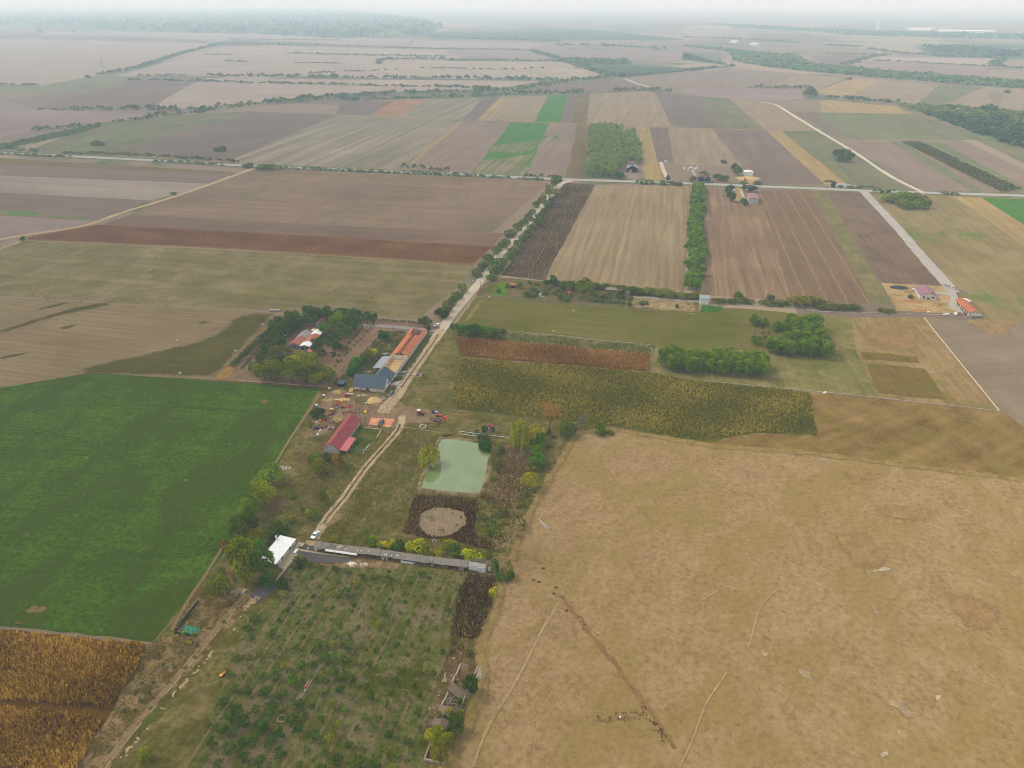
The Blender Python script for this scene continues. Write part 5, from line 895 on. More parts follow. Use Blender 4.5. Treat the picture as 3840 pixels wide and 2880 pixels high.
# far belts and woods, each one mass
B0=(76,96,66)
BELTS=[('S-shaped tree belt winding across the far plain','T2:1830,500 T2:1600,520 T2:1400,540 T2:1200,578 T2:1060,592',46,9),('long tree belt below the far pale fields','T2:1060,592 T2:760,600 T2:400,610 T2:0,634 T1:2000,652 T1:1700,682 T1:1500,697 T1:1200,720',30,10),
('tree belt running left from the fork of the belts','T1:1200,720 T1:1000,714 T1:700,712 T1:450,713',26,8),('low hedge tail at the left end of the long belt','T1:450,713 T1:240,711',10,3),('branch belt slanting down left from the fork','T1:1400,725 T1:1100,748 T1:900,775 T1:720,797',24,7),
('dark short belt above the left plantation strip','T1:205,852 T1:450,826 T1:650,806',18,6),('lower belt along the top of the striped fields','T2:0,655 T2:300,645 T2:650,635 T2:940,625',22,7),('right end of the belt along the striped fields','T2:940,625 T2:1200,612 T2:1400,608 T2:1575,602',20,8),
('straight belt across the far pale fields','T1:1350,495 T1:1620,498 T1:1900,500 T2:0,508 T2:350,510 T2:700,512',26,9),('right half of the straight belt across the pale fields','T2:700,512 T2:1000,516 T2:1400,524',24,9),
('broken hedge below the straight belt','T1:1520,538 T1:2120,552 T2:0,553 T2:320,562',16,6),('hedge joining the winding belt from the left','T2:330,563 T2:660,568 T2:980,576',18,7),('short hedge on the far purple field','T1:1070,524 T1:1500,535',16,6),
('long diagonal hedge on the left of the far plain','T1:640,487 T1:900,442 T1:1150,357 T1:1430,287',26,9),('hedge running right from the diagonal hedge','T1:1430,283 T1:2212,302 T2:500,318 T2:1200,327',18,8),('upper parallel hedge near the woodland','T1:1480,256 T1:2212,263',16,7),
('hedge line two fields above the straight belt','T1:1860,348 T2:0,358 T2:680,372',16,7),('short row of bushes left in the pale field','T1:1340,356 T1:1500,358',14,5),('small hedge piece in the pale field','T1:1460,398 T1:1600,402',12,5),('dashed hedge in the upper pale fields','T1:1920,410 T2:0,413',12,5),('short thick hedge on the pale field','T1:2000,478 T1:2180,471',14,6),
('hedge corner in the middle of the far plain','T2:240,418 T2:262,388 T2:690,386',22,8),('hedge running from the corner to the diagonal wood','T2:690,392 T2:1100,396 T2:1430,401',18,8),('diagonal line of trees to the winding belt','T2:1225,328 T2:1450,397 T2:1700,482 T2:1830,500',34,9),
('tree line below the hazy woodland','T2:560,245 T2:900,255 T2:1400,272',60,10),('pale tree line right of the woodland','T2:1380,296 T2:1640,300 T2:1900,310 T3:-120,325',50,11),('hedge from the winding belt to the right','T2:1835,502 T2:2000,482 T2:2212,465 T3:150,448 T3:330,433',22,7),('tree edge of the far scrub patch','T3:0,382 T3:150,402 T3:330,430',24,7),
('short hedge beside the pale junction track','T2:1760,595 T2:1850,585 T2:2120,598',22,8),('hedge above the pale striped field on the right','T3:435,572 T3:600,573 T3:795,575',20,8),('hedge slanting down to the right scrubland','T3:800,615 T3:1000,640 T3:1200,655 T3:1390,672',20,7),
('thin hedge beyond the river wood','T3:930,296 T3:1150,305',22,7),('long hedge beyond the river wood','T3:1200,320 T3:1450,352 T3:1750,368 T3:2030,378',26,8),('small hedge left of the diagonal far hedge','T3:920,351 T3:1250,353',18,6),('diagonal far hedge on the right','T3:1050,426 T3:1150,390 T3:1310,355',40,7),('low line of bushes in the right pink field','T3:1230,395 T3:1410,403 T3:1640,416 T3:2000,431',16,5),('dark hedge at the right edge of the far plain','T3:2020,432 T3:2212,448',26,9),('pale tree clump at the end of the far hedge','T3:2000,430 T3:2070,386',40,8),('hazy hedge before the far village','T3:0,246 T3:250,250 T3:500,262 T3:740,280',22,8),
('dark left end of the verge scrub along the main road','T1:0,965 T1:240,988',9,5),('scrub along the far side of the main road on the left','T1:400,998 T1:700,1003 T1:1000,1015 T1:1260,1032 T1:1540,1050',9,4),('scrub along the near side of the main road on the left','T1:0,1000 T1:300,1015 T1:470,1022',9,3),('scrub below the main road left of the junction','T1:1000,1048 T1:1450,1072',8,3),
('bushy verge right of the left junction','T1:1790,1097 T1:2212,1110',9,4),('dark hedge beside the white van','T2:400,1095 T2:690,1108',9,6),('scrub below the main road in the middle','T2:0,1110 T2:110,1115 T2:380,1125 T2:900,1150 T2:1300,1170',8,4),('scrub on the verge by the junction of the gravel road','T2:1180,1140 T2:1400,1145',7,3),
('scrub at the lower verge above the tan field','T2:1900,1190 T2:2212,1200',9,4),('verge scrub right of the sandy drive','T3:960,1215 T3:1280,1222',7,3),('verge scrub at the right end of the main road','T5:1240,5 T5:1370,8',8,4),('hedge along the road at the far right','T5:1640,15 T5:1800,22',7,4)]
for i,(lb,pp,wd,hh) in enumerate(BELTS): belt(PS('T1',pp),wd,hh,(78+i%3*6,98+i%2*6,62+i%4*4),lb,seed=60+i,gap=.12 if wd<20 else .04,name='hedge' if wd<20 else 'tree_belt')
for i,(lb,code,s) in enumerate([('dotted row of bushes along the upper left field edge','T1','905,492 922,492;948,492 972,492;1000,491 1050,491;1070,492 1088,492;1100,491 1150,491;1170,492 1210,492'),('dashes of hedge on the far purple field','T1','832,520 912,521;965,522 1032,523'),('dotted hedge in the middle of the pale plain','T2','510,443 540,444;580,443 680,445;690,444 810,448;850,450 875,451;905,451 930,451;950,451 995,452;1045,451 1075,452;1095,452 1120,452;1180,450 1198,450;1220,446 1252,446;1300,445 1320,445;1510,445 1552,446'),('dotted bushes left in the pale plain','T2','20,467 150,464;190,461 240,460;270,456 305,455;355,453 372,453'),('bushes at the left frame edge of the far plain','T1','0,548 50,549;75,550 95,550;140,553 242,556')]):
    for j,g2 in enumerate(s.split(';')): belt(PS(code,g2),13,5,(74,94,64),lb+', piece %d from the left'%(j+1),seed=130+i*20+j,name='hedge',cat='hedge')
for i in range(5):
    a=i/4-.5; belt(PS('T1','%d,%d %d,%d %d,%d'%(0,965+a*26,430,868+a*30,650,815+a*12)),5,4,(86,106,66),'planted tree row in the left strip, row %d from the top'%(i+1),seed=240+i,name='tree_row',gap=.1)
for i in range(5):
    a=i/4; belt(PS('T3','%d,%d %d,%d'%(1425+a*105,922,2075+a*105,1246-a*14)),3.2,2.6,(84,92,62),'orchard row in the dark strip at the far right, row %d from the left'%(i+1),seed=250+i,name='tree_row',gap=.1)
wood(PS('T1','-60,40 600,55 1500,70 T2:0,75 T2:450,130 T2:620,190 T2:440,240 T2:0,250 1700,218 1200,212 600,190 -60,165'),46,3,(112,128,134),'bluish hazy woodland spread across the left horizon',seed=71)  # canopy colour carries painted haze, bluer than the leaves
wood(PS('T3','0,300 250,320 450,345 730,370 780,402 900,432 1300,472 1800,512 2240,546 2240,580 1900,555 1400,515 1000,482 600,440 350,402 330,370 310,340 200,322'),17,9,(98,120,86),'long river wood crossing the right side of the far plain',seed=72)
wood(PS('T3','1390,676 1720,700 2000,716 2240,738 2240,800 1900,770 1700,740 1560,730'),11,4.5,(106,118,60),'pale yellow green scrub on the right above the dark thicket',seed=73,name='scrub',cat='scrub')
wood(PS('T3','1560,735 1700,745 1900,775 2240,830 2240,975 1950,880'),11,6,(74,92,54),'dark thicket of scrub at the right edge of the plain',seed=74,name='scrub',cat='scrub')
wood(PS('T3','1700,695 1800,700 1790,720 1710,715'),9,8,(70,92,58),'small dark copse in the right scrub, left one',seed=75); wood(PS('T3','1930,698 2020,712 2010,740 1920,725'),9,8,(68,90,58),'small dark copse in the right scrub, right one',seed=76); wood(PS('T3','1990,760 2120,765 2120,800 2000,795'),9,7,(70,90,58),'small dark copse in the right scrub, lowest one',seed=77)
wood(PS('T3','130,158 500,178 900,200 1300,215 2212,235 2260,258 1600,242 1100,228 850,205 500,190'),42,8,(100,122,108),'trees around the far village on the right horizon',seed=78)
wood(PS('T3','1500,310 1800,318 2212,345 2212,372 1900,360 1650,335'),40,8,(78,98,76),'dark scrub patches before the far village',seed=79,name='scrub',cat='scrub')
wood(PS('T2','1430,392 1800,395 1900,420 1500,410'),26,7,(84,104,70),'scrubby patch right of the diagonal line of trees',seed=80,name='scrub',cat='scrub')
# ------------------------------------------------------------------ buildings
PLASTER=surf('white_plaster',(226,222,214),.9,.10,1.2,dirt=((168,146,124),.7,.6)); GREYPL=surf('grey_plaster',(190,188,184),.9,.08,1.0,dirt=((150,146,140),.5,.5)); CREAM=surf('cream_plaster',(214,200,172),.9,.12,1.2,dirt=((160,130,104),.6,.6))
REDMET=surf('red_sheet_roof',(156,66,72),.5,.16,1.1,dirt=((128,60,62),.35,.6),ribs=('X',.35,.03)); PINKMET=surf('pink_sheet_roof',(196,110,108),.5,.08,.8,ribs=('X',.35,.03)); SLATE=surf('slate_blue_sheet',(74,92,104),.45,.07,.6,ribs=('Y',.4,.03)); SLATEX=surf('slate_blue_sheet_cross',(70,88,100),.45,.07,.6,ribs=('X',.4,.03))
TILE=surf('terracotta_tile',(196,116,80),.85,.34,2.6,dirt=((140,88,66),.45,.75),ribs=('Y',.33,.04)); TILEOLD=surf('old_terracotta_tile',(176,112,88),.85,.28,1.8,dirt=((120,92,76),.5,.8),ribs=('Y',.33,.04))
GREYMET=surf('grey_sheet',(150,158,164),.5,.08,.8,ribs=('X',.3,.03)); WHITEMET=surf('white_sheet',(240,240,240),.45,.04,.6,ribs=('X',.9,.05)); WHITEMETY=surf('white_sheet_ribbed',(240,240,238),.45,.05,.6,ribs=('Y',.95,.07)); ASB=surf('weathered_fibre_sheet',(142,134,124),.9,.2,1.4,dirt=((98,90,80),.3,.8),ribs=('X',.25,.05)); GREYFIB=surf('grey_fibre_sheet',(166,160,150),.9,.16,1.4,dirt=((126,116,104),.45,.7),ribs=('Y',.3,.05))
GLASS=surf('window_glass',(52,58,66),.15,.1,1,spec=.6); DARK=surf('dark_interior',(40,34,30),.9,.3,1); BRICK=surf('red_brick',(158,92,72),.9,.22,3); WOOD=surf('bare_timber',(214,178,124),.8,.14,2); OLDWOOD=surf('weathered_timber',(140,124,106),.9,.25,2.5); BLACKW=surf('black_boards',(46,44,50),.8,.15,2,ribs=('X',.3,.02)); WHITEP=surf('white_paint',(236,234,228),.6,.06,2); CONC=surf('raw_concrete',(176,164,142),.9,.18,2,dirt=((140,120,94),.6,.6)); BROWNW=surf('brown_paint',(110,74,54),.7,.15,2); PURPLEM=surf('dull_red_sheet',(150,104,110),.5,.08,.8,ribs=('X',.35,.03)); PANEL=surf('worn_white_panel',(222,222,218),.8,.10,1.5,dirt=((160,150,138),1.0,.7)); GREYBLOCK=surf('grey_block',(140,140,140),.9,.12,2,dirt=((116,112,106),.8,.6)); ROT=surf('rotten_boards',(122,106,90),.95,.3,2.5); RUST_=surf('rusty_iron',(126,78,56),.8,.3,3); STEEL=surf('worn_steel',(150,150,150),.5,.15,2,metal=.4)
def window(parent, face, u, z, w, h, off, name='window', frame=WHITEP, pane=GLASS, sub=True):
    """face '-y','+y','-x','+x' of a wall whose outer plane lies at off"""
    d=.05; m=MB(); g=MB(); t=.08
    def bx(mb,u0,u1,z0,z1,d0,d1):
        if face=='-y': mb.box(u0,u1,off-d1,off-d0,z0,z1)
        elif face=='+y': mb.box(u0,u1,off+d0,off+d1,z0,z1)
        elif face=='-x': mb.box(off-d1,off-d0,u0,u1,z0,z1)
        else: mb.box(off+d0,off+d1,u0,u1,z0,z1)
    u0,u1,z0,z1=u-w/2,u+w/2,z-h/2,z+h/2
    bx(m,u0-t,u1+t,z1,z1+t,-.03,.07); bx(m,u0-t,u1+t,z0-t,z0,-.03,.09); bx(m,u0-t,u0,z0,z1,-.03,.07); bx(m,u1,u1+t,z0,z1,-.03,.07)
    if name=='window': bx(m,u-.03,u+.03,z0,z1,-.03,.06)
    o=m.build(name,frame,parent); bx(g,u0,u1,z0,z1,-.03,.025); g.build('pane' if name=='window' else 'leaf',pane,o); return o
def gable(root, w, l, eave, ridge, axis='y', wall=PLASTER, roof=REDMET, over=.35, th=.14, base=None):
    """walls with two gables and a two-slope roof; x to the right, y away, origin front left"""
    m=MB()
    if axis=='y':
        m.prism([(0,0,0),(w,0,0),(w,0,eave),(w/2,0,ridge),(0,0,eave)],(0,l,0))
        k=(ridge-eave)/(w/2); r=MB(); z0=eave-over*k
        r.slab((-over,-over,z0+.06),(w/2,-over,ridge+.06),(w/2,l+over,ridge+.06),(-over,l+over,z0+.06),-th); r.slab((w/2,-over,ridge+.06),(w+over,-over,z0+.06),(w+over,l+over,z0+.06),(w/2,l+over,ridge+.06),-th)
    else:
        m.prism([(0,0,0),(0,0,eave),(0,l/2,ridge),(0,l,eave),(0,l,0)],(w,0,0))
        k=(ridge-eave)/(l/2); r=MB(); z0=eave-over*k
        r.slab((-over,-over,z0+.06),(w+over,-over,z0+.06),(w+over,l/2,ridge+.06),(-over,l/2,ridge+.06),-th); r.slab((-over,l/2,ridge+.06),(w+over,l/2,ridge+.06),(w+over,l+over,z0+.06),(-over,l+over,z0+.06),-th)
    wl=m.build('wall',wall,root); ro=r.build('roof',roof,root)
    if base: b=MB(); b.box(-.03,w+.03,-.03,l+.03,0,.45); b.build('plinth',base,root)
    return wl,ro
def ang(a): return -math.radians(a)
# house with the red sheet roof
r=thing('farmhouse','long white farmhouse with a dark red metal roof beside the farmyard','house',P('R',525,1372),ang(10.0)); w,l,ev,ri=6.9,26.2,2.5,5.5
wl,ro=gable(r,w,l,ev,ri,'y',GREYPL,REDMET,.4)
cp=MB(); cp.box(w/2-.14,w/2+.14,-.42,l+.42,ri+.03,ri+.13); cp.build('ridge_cap',PINKMET,ro)
for yy,xx in ((9.0,.3),(15.5,1.9)):
    c=MB(); zb=ri-xx*(ri-ev)/(w/2); c.box(w/2+xx-.3,w/2+xx+.3,yy-.3,yy+.3,zb-.4,zb+.9).box(w/2+xx-.38,w/2+xx+.38,yy-.38,yy+.38,zb+.9,zb+1.02); c.build('chimney',BRICK,ro)
lean=MB(); lean.slab((w+.3,.1,2.38),(w+3.9,.1,2.0),(w+3.9,11.4,2.0),(w+.3,11.4,2.38),.1); po=lean.build('porch_roof',PINKMET,r)
for yy in (.4,4,7.6,11.1): c=MB(); c.box(w+3.6,w+3.74,yy-.07,yy+.07,0,1.95); c.build('post',WHITEP,po)
for yy in (14,17,20.5,23.5): window(r,'+x',yy,1.35,1.1,1.2,w)
window(r,'+x',6,1.0,1.0,2.0,w,'door',BROWNW,BROWNW)
# barn with the slate blue roof, the roofless part and the broken tiled roof: one long building
r=thing('long_barn','long half rebuilt barn with slate blue roof and broken orange tiles','barn',P('B',265,1342),ang(10.6)); W1=16.4; X1=7.0
fw_=MB(); fw_.prism([(0,0,0),(0,0,2.6),(0,4.5,7.3),(0,9,2.6),(0,9,0)],(W1,0,0)); fw_.build('front_wall',PLASTER,r)
k=(7.3-2.6)/4.5; rf=MB(); z0=2.6-.5*k; rf.slab((-.5,-.5,z0+.06),(W1+.5,-.5,z0+.06),(W1+.5,4.5,7.36),(-.5,4.5,7.36),.15); rf.slab((-.5,4.5,7.36),(W1+.5,4.5,7.36),(W1+.5,9.5,z0+.06),(-.5,9.5,z0+.06),.15); rf.build('front_roof',SLATEX,r)
cr=MB(); xc=(X1+W1)/2; cr.slab((X1-.4,5.2,2.7),(xc,5.2,7.34),(xc,15.4,7.34),(X1-.4,17.2,2.7),-.15); cr.slab((xc,5.2,7.34),(W1+.45,5.2,2.55),(W1+.45,17.2,2.55),(xc,15.4,7.34),-.15); cr.poly([(X1-.4,17.2,2.7),(xc,15.4,7.36),(W1+.45,17.2,2.55)]); cr.build('cross_roof',SLATE,r)
wl=MB(); t=.4
for a,b in ((9.02,38.6),): wl.box(X1,X1+t,a,b,0,2.9); wl.box(W1-t,W1,a,b,0,2.7)
wl.box(X1+t,W1-t,38.2,38.6,0,3.0); wl.box(X1+t,W1-t,17.3,17.7,0,2.6); wl.build('side_wall',PLASTER,r)
wl=MB(); wl.box(X1,X1+t,38.62,77,0,2.7); wl.box(W1-t,W1,38.62,77,0,2.7); wl.box(X1+t,W1-t,76.6,77,0,2.7); wl.build('rear_wall',PLASTER,r)
fl=MB(); fl.box(X1+t+.01,W1-t-.01,17.72,38.18,.02,.25); fl.build('timber_floor',WOOD,r)
tm=MB(); q=random.Random(3)
for yy in (20,24,28,32,36): tm.rbox((xc,yy,2.85),(W1-X1+.3,.2,.2))
tm.rbox((X1+.2,28,3.0),(.28,20.6,.18)); tm.rbox((W1-.2,28,2.8),(.28,20.6,.18)); tm.rbox((xc,38.4,3.12),(W1-X1,.3,.2)); tm.tube((xc-2.6,17.8,6.0),(xc-1.5,36,5.2),.13,.13,6); tm.tube((xc-2.2,27,2.9),(xc-2.1,27,5.6),.1,.1,6); tm.tube((xc,33,2.9),(xc,33,4.8),.1,.1,6); tm.tube((xc+1,22,2.9),(xc-2.4,26,4.6),.1,.1,6)
for i in range(16): tm.rbox((q.uniform(X1+1.2,W1-1.2),q.uniform(19,37),q.uniform(.32,.9)),(q.uniform(2,5),.25,.12),(0,q.uniform(-.15,.15),q.uniform(0,3.1)))
tm.build('roof_beams',WOOD,r)
def ruin_roof():
    rr=np.random.default_rng(5); v=[];f=[]; nx_,ny_=26,92
    def zf(x,y): 
        u=abs(x-xc)/((W1-X1)/2); s=2.75+(1-u)*1.9; sag=max(0,1-u*3.2)*1.5*(.7+.5*math.sin(y*.35)+.3*math.sin(y*1.3)); back=1.3 if (y>66 and u<.62) else 0; return s-sag-back*rr.uniform(.7,1.1)+rr.normal(0,.04)
    for j in range(ny_+1):
        for i in range(nx_+1):
            x=X1-.4+(W1-X1+.8)*i/nx_; y=39+38.4*j/ny_; v.append((x,y,zf(x,y)))
    for j in range(ny_):
        for i in range(nx_):
            x=X1+(W1-X1)*i/nx_; y=39+38.4*j/ny_; u=abs(x-xc)/((W1-X1)/2)
            hole=(u<.12 and rr.random()<.75) or (y>66 and y<74 and u<.55 and rr.random()<.7) or (u<.3 and rr.random()<.16)
            if not hole: n=j*(nx_+1)+i; f.append((n,n+1,n+nx_+2,n+nx_+1))
    me=bpy.data.meshes.new('tiled_roof'); me.from_pydata(v,[],f); me.materials.append(TILE); return me
link(bpy.data.objects.new('tiled_roof',ruin_roof()),r)
la=MB()
for i in range(150):
    y=q.uniform(39,76); sp=.9 if y<66 else 2.6; x=xc+q.gauss(0,sp*.6); la.rbox((x,y,q.uniform(3.0,4.0)-.15*abs(x-xc)),(q.uniform(1,2.6),.1,.1),(q.uniform(-.3,.3),q.uniform(-.35,.35),q.uniform(0,3.14)))
la.build('broken_battens',OLDWOOD,r)
for yy in (11,14,20,24,28,32,36,41,45,49,53,57,61,65,69,73): window(r,'+x',yy,1.45,.9,1.1,W1,'window',GREYBLOCK,DARK)
window(r,'-y',4.2,1.6,1.0,1.0,0); window(r,'-y',10.8,1.25,2.6,2.3,0,'door',GREYBLOCK,PANEL); window(r,'-y',7.4,1.1,1.6,1.9,0,'door',BRICK,BROWNW)
b=MB(); b.box(.2,8.9,-.06,-.01,.05,.7); b.build('plinth',BRICK,r); b=MB(); b.box(12.4,W1-.05,-.06,-.01,.05,2.1); b.build('bare_brick',CREAM,r); b=MB(); b.box(W1+.01,W1+.06,.1,17,.05,.8); b.build('plinth',BRICK,r)
lt=MB(); lt.slab((X1-4.8,21.5,2.4),(X1+.1,21.0,3.2),(X1+.1,36.5,3.2),(X1-4.5,36.5,2.4),.1); l_=lt.build('lean_to_roof',GREYMET,r)
for yy in (22,29,36): c=MB(); c.box(X1-4.6,X1-4.45,yy-.07,yy+.07,0,2.35); c.build('post',OLDWOOD,l_)
c=MB(); c.box(X1-4.0,X1-.05,21.6,36,0,1.4); c.build('lean_to_wall',OLDWOOD,r)
lt=MB(); lt.slab((X1-5,9.6,2.4),(X1-.1,9.6,2.7),(X1-.1,12.5,2.8),(X1-5,12.5,2.5),.08); lt.build('side_canopy',WHITEMET,r)
# white roofed shed and the long open shed
r=thing('shed','white shed with a bright white ribbed roof under the big trees','shed',P('D',207,618)+Vector((-5.7,1.4,0)),ang(14.5)); w,l=5.8,11.9
m=MB(); m.prism([(0,0,0),(w,0,0),(w,0,2.15),(0,0,2.55)],(0,l,0)); m.build('wall',PLASTER,r); m=MB(); m.slab((-.4,-1.9,2.72),(w+.35,-1.9,2.28),(w+.35,l+.35,2.28),(-.4,l+.35,2.72),.1); m.build('roof',WHITEMETY,r)
c=MB(); c.box(-.75,-.25,l-2.2,l-1.7,0,3.9).box(-.85,-.15,l-2.3,l-1.6,3.9,4.05); c.build('chimney',PLASTER,r)
window(r,'+x',2.6,1.3,.9,.9,w,'window',BROWNW); window(r,'+x',8.0,1.3,1.0,.9,w,'window',BROWNW); window(r,'+x',10.2,1.0,.9,1.9,w,'door',BROWNW,GREYPL); window(r,'+y',4.8,1.0,.9,1.9,l,'door',GREYMET,WHITEP)
for xx in (.2,2.8,5.6): c=MB(); c.box(xx-.06,xx+.06,-1.75,-1.63,0,2.4); c.build('post',OLDWOOD,r)
r=thing('long_shed','very long low open shed with a weathered grey roof above the orchard','shed',P('D',798,390),ang(11.0)); L=57.5; q=random.Random(9)
m=MB(); m.box(.1,L-.1,2.2,2.45,0,2.45); m.box(.1,.35,.5,2.2,0,2.1); m.build('back_wall',OLDWOOD,r)
m=MB()
for i in range(23):
    a,b=i*L/23,(i+1)*L/23; dz=q.uniform(-.08,.08)+(-.15*math.sin(i*.5)); m.slab((a-.02,-.3+q.uniform(-.15,.1),2.2+dz),(b-.05,-.3+q.uniform(-.15,.1),2.2+dz+q.uniform(-.05,.05)),(b-.05,2.7,2.72+dz),(a-.02,2.7,2.72+dz),.07)
ro=m.build('roof',ASB,r)
m=MB()
for x,y in ((8.5,1.5),(9.3,1.4),(9.4,2.2),(10,2.6),(12,1.2),(16.4,1.4),(17.7,1.2),(20.6,1.8),(27.2,.9),(29.5,1.0),(31.4,1.5)):
    wd,ln=(q.uniform(.2,.4),q.uniform(.7,1.3)) if q.random()<.6 else (q.uniform(.8,1.3),.45); y*=.66; z=2.2+.52*(y+.3)/3.0; m.rbox((x,y,z+.13),(wd*.9,ln*.7,.04),(.172,0,q.uniform(-.2,.2)))
m.build('roof_patch',PANEL,ro)
m=MB(); m.slab((4.5,-.9,1.75),(16.8,-.9,1.65),(16.8,-.25,2.1),(4.5,-.25,2.15),.06); m.build('awning',PANEL,r)
for i in range(20): c=MB(); x=1.5+i*(L-3)/19; c.box(x-.07,x+.07,.02,.16,0,2.15); c.build('post',OLDWOOD,r)
c=MB(); c.box(.5,2.2,.3,.4,.9,2.0); c.build('side_panel',PANEL,r); c=MB(); c.box(33,37.5,-.3,-.2,.4,1.5); c.build('side_panel',PANEL,r); c=MB(); c.box(27.2,27.8,.2,.3,.2,1.9); c.build('side_panel',WHITEP,r); c=MB(); c.box(54,56,.1,.2,.3,1.7); c.build('side_panel',GREYBLOCK,r)
for i in range(26):
    x=q.uniform(4,56); kind=q.choice(['crate','barrel','plank_pile']); mt=q.choice([OLDWOOD,RUST_,BROWNW,GREYBLOCK,PANEL]); m=MB()
    if kind=='crate': s=q.uniform(.5,1.1); m.rbox((0,0,s*.4),(s*1.3,s,s*.8)); [m.rbox((0,0,z*s),(s*1.36,s*1.06,.06)) for z in (.12,.42,.72)]
    elif kind=='barrel': m.lathe([(0,0),(.3,0),(.34,.3),(.34,.6),(.3,.9),(0,.9)])
    else: [m.rbox((q.uniform(-.2,.2),q.uniform(-.3,.3),.1+j*.13),(q.uniform(1.2,2.4),.2,.08),(0,0,q.uniform(-.3,.3))) for j in range(5)]
    o=m.build(kind,mt,None,r.location+Matrix.Rotation(r.rotation_euler.z,3,'Z')@Vector((x,q.uniform(.5,1.8),.02)),q.uniform(0,3)); tag(o,'%s stored in the shade under the long shed roof'%{'crate':'battered crate','barrel':'old barrel','plank_pile':'pile of loose planks'}[kind],{'crate':'crate','barrel':'barrel','plank_pile':'planks'}[kind],'%ss under the long shed'%kind.replace('_',' '))
r=thing('ruined_shed','roofless end of the long shed with patched white panels','shed',P('E',1352,540),ang(9.0))
m=MB(); m.box(.2,3.3,0,.12,.6,2.6); m.build('wall_panel',PANEL,r); m=MB(); m.box(3.4,6.2,-.3,-.18,.3,2.5); m.build('wall_panel',PANEL,r); m=MB(); m.box(6.2,6.32,-.3,3.4,0,2.6); m.build('wall_panel',CONC,r); m=MB(); m.box(0,6.2,3.3,3.45,0,2.0); m.build('back_wall',OLDWOOD,r); m=MB(); m.box(6.4,9.6,-1.2,-1.05,0,.7).box(9.6,9.75,-1.2,1.6,0,.8); m.build('low_wall',CONC,r); m=MB(); m.box(6.9,8.0,.9,1.0,.3,2.0).box(7.1,7.8,.88,.9,.6,1.7); m.build('door_frame',PANEL,r)
m=MB(); m.slab((.1,.1,2.65),(6.2,-.25,2.6),(6.2,1.6,2.75),(.1,2.2,2.75),.07); m.build('roof_remnant',GREYFIB,r)
m=MB()
for i in range(20): m.rbox((q.uniform(.5,7),q.uniform(2,5),q.uniform(2.0,2.7)),(q.uniform(2,4.5),.12,.1),(0,q.uniform(-.1,.1),q.uniform(-.4,.4)))
m.build('fallen_rafters',OLDWOOD,r)
# homestead in the grove
r=thing('farmhouse','old homestead house with half grey half terracotta roof among dark trees','house',P('Cc',450,992),ang(7.6)); w,l=5.5,19
m=MB(); m.prism([(0,0,0),(w,0,0),(w,0,2.5),(w/2,0,3.9),(0,0,2.5)],(0,l,0)); m.build('wall',GREYBLOCK,r)
for nm,y0,y1,mt in (('tiled_roof',-.3,10.4,TILEOLD),('sheet_roof',10.42,l+.3,GREYFIB)):
    m=MB(); m.slab((-.4,y0,2.36),(w/2,y0,3.98),(w/2,y1,3.98),(-.4,y1,2.36),-.12); m.slab((w/2,y0,3.98),(w+.4,y0,2.36),(w+.4,y1,2.36),(w/2,y1,3.98),-.12); m.build(nm,mt,r)
window(r,'-y',2.7,1.4,1.0,1.1,0,'window',OLDWOOD); window(r,'+x',5,1.4,.9,1.0,w,'window',OLDWOOD); window(r,'+x',12,1.0,.9,1.9,w,'door',OLDWOOD,BROWNW)
r=thing('outbuilding','homestead outbuilding with terracotta roof between two white sheet ends','barn',P('Cc',800,1040),ang(7.6)); w,l=5.6,21
m=MB(); m.prism([(0,0,0),(w,0,0),(w,0,2.5),(w/2,0,3.3),(0,0,2.5)],(0,l,0)); m.build('wall',GREYBLOCK,r)
for nm,y0,y1,mt in (('sheet_roof',-.3,5.4,WHITEMETY),('tiled_roof',5.42,16.9,TILEOLD),('sheet_roof',16.92,l+.3,WHITEMETY)):
    m=MB(); m.slab((-.3,y0,2.5),(w/2,y0,3.4),(w/2,y1,3.4),(-.3,y1,2.5),-.1); m.slab((w/2,y0,3.4),(w+.3,y0,2.5),(w+.3,y1,2.5),(w/2,y1,3.4),-.1); m.build(nm,mt,r)
window(r,'-y',1.6,1.0,1.0,1.9,0,'door',OLDWOOD,DARK); window(r,'-y',3.9,1.4,1.0,1.0,0,'window',OLDWOOD)
r=thing('lean_to','small terracotta lean-to in front of the homestead outbuilding','shed',P('Cc',1035,1210),ang(11)); m=MB(); m.prism([(0,0,0),(4,0,0),(4,0,1.9),(0,0,1.9)],(0,3,0)); m.build('wall',OLDWOOD,r); m=MB(); m.slab((-.2,-.3,1.95),(4.2,-.3,1.95),(4.2,3.1,2.6),(-.2,3.1,2.6),.1); m.build('roof',TILE,r); window(r,'-y',2,1,1.6,1.7,0,'door',OLDWOOD,DARK)
r=thing('hut','small pale hut with a steep dull red roof behind the homestead','hut',P('S1',903,308),ang(16)); gable(r,4.0,5.5,2.0,4.0,'y',GREYPL,surf('dull_red_tile',(138,88,84),.8,.15,2,ribs=('Y',.3,.03)),.3); window(r,'-y',2,1.2,.8,.9,0)
r=thing('shed','low flat roofed shed behind the homestead outbuilding','shed',P('Cc',1185,470),ang(8)); m=MB(); m.box(0,4.2,0,2.5,0,2.0); m.build('wall',BROWNW,r); m=MB(); m.box(-.2,4.4,-.3,2.7,2.0,2.14); m.build('roof',CREAM,r); window(r,'-y',2.1,1,.9,1.7,0,'door',OLDWOOD,DARK)
o=MB(); o.lathe([(0,0),(.55,0),(.6,.5),(.6,1.1),(.5,1.25),(0,1.25)]); o=o.build('water_barrel',surf('blue_plastic',(32,88,160),.5,.1,2),None,P('Cc',975,1130)); tag(o,'blue plastic water barrel beside the homestead lean-to','barrel')
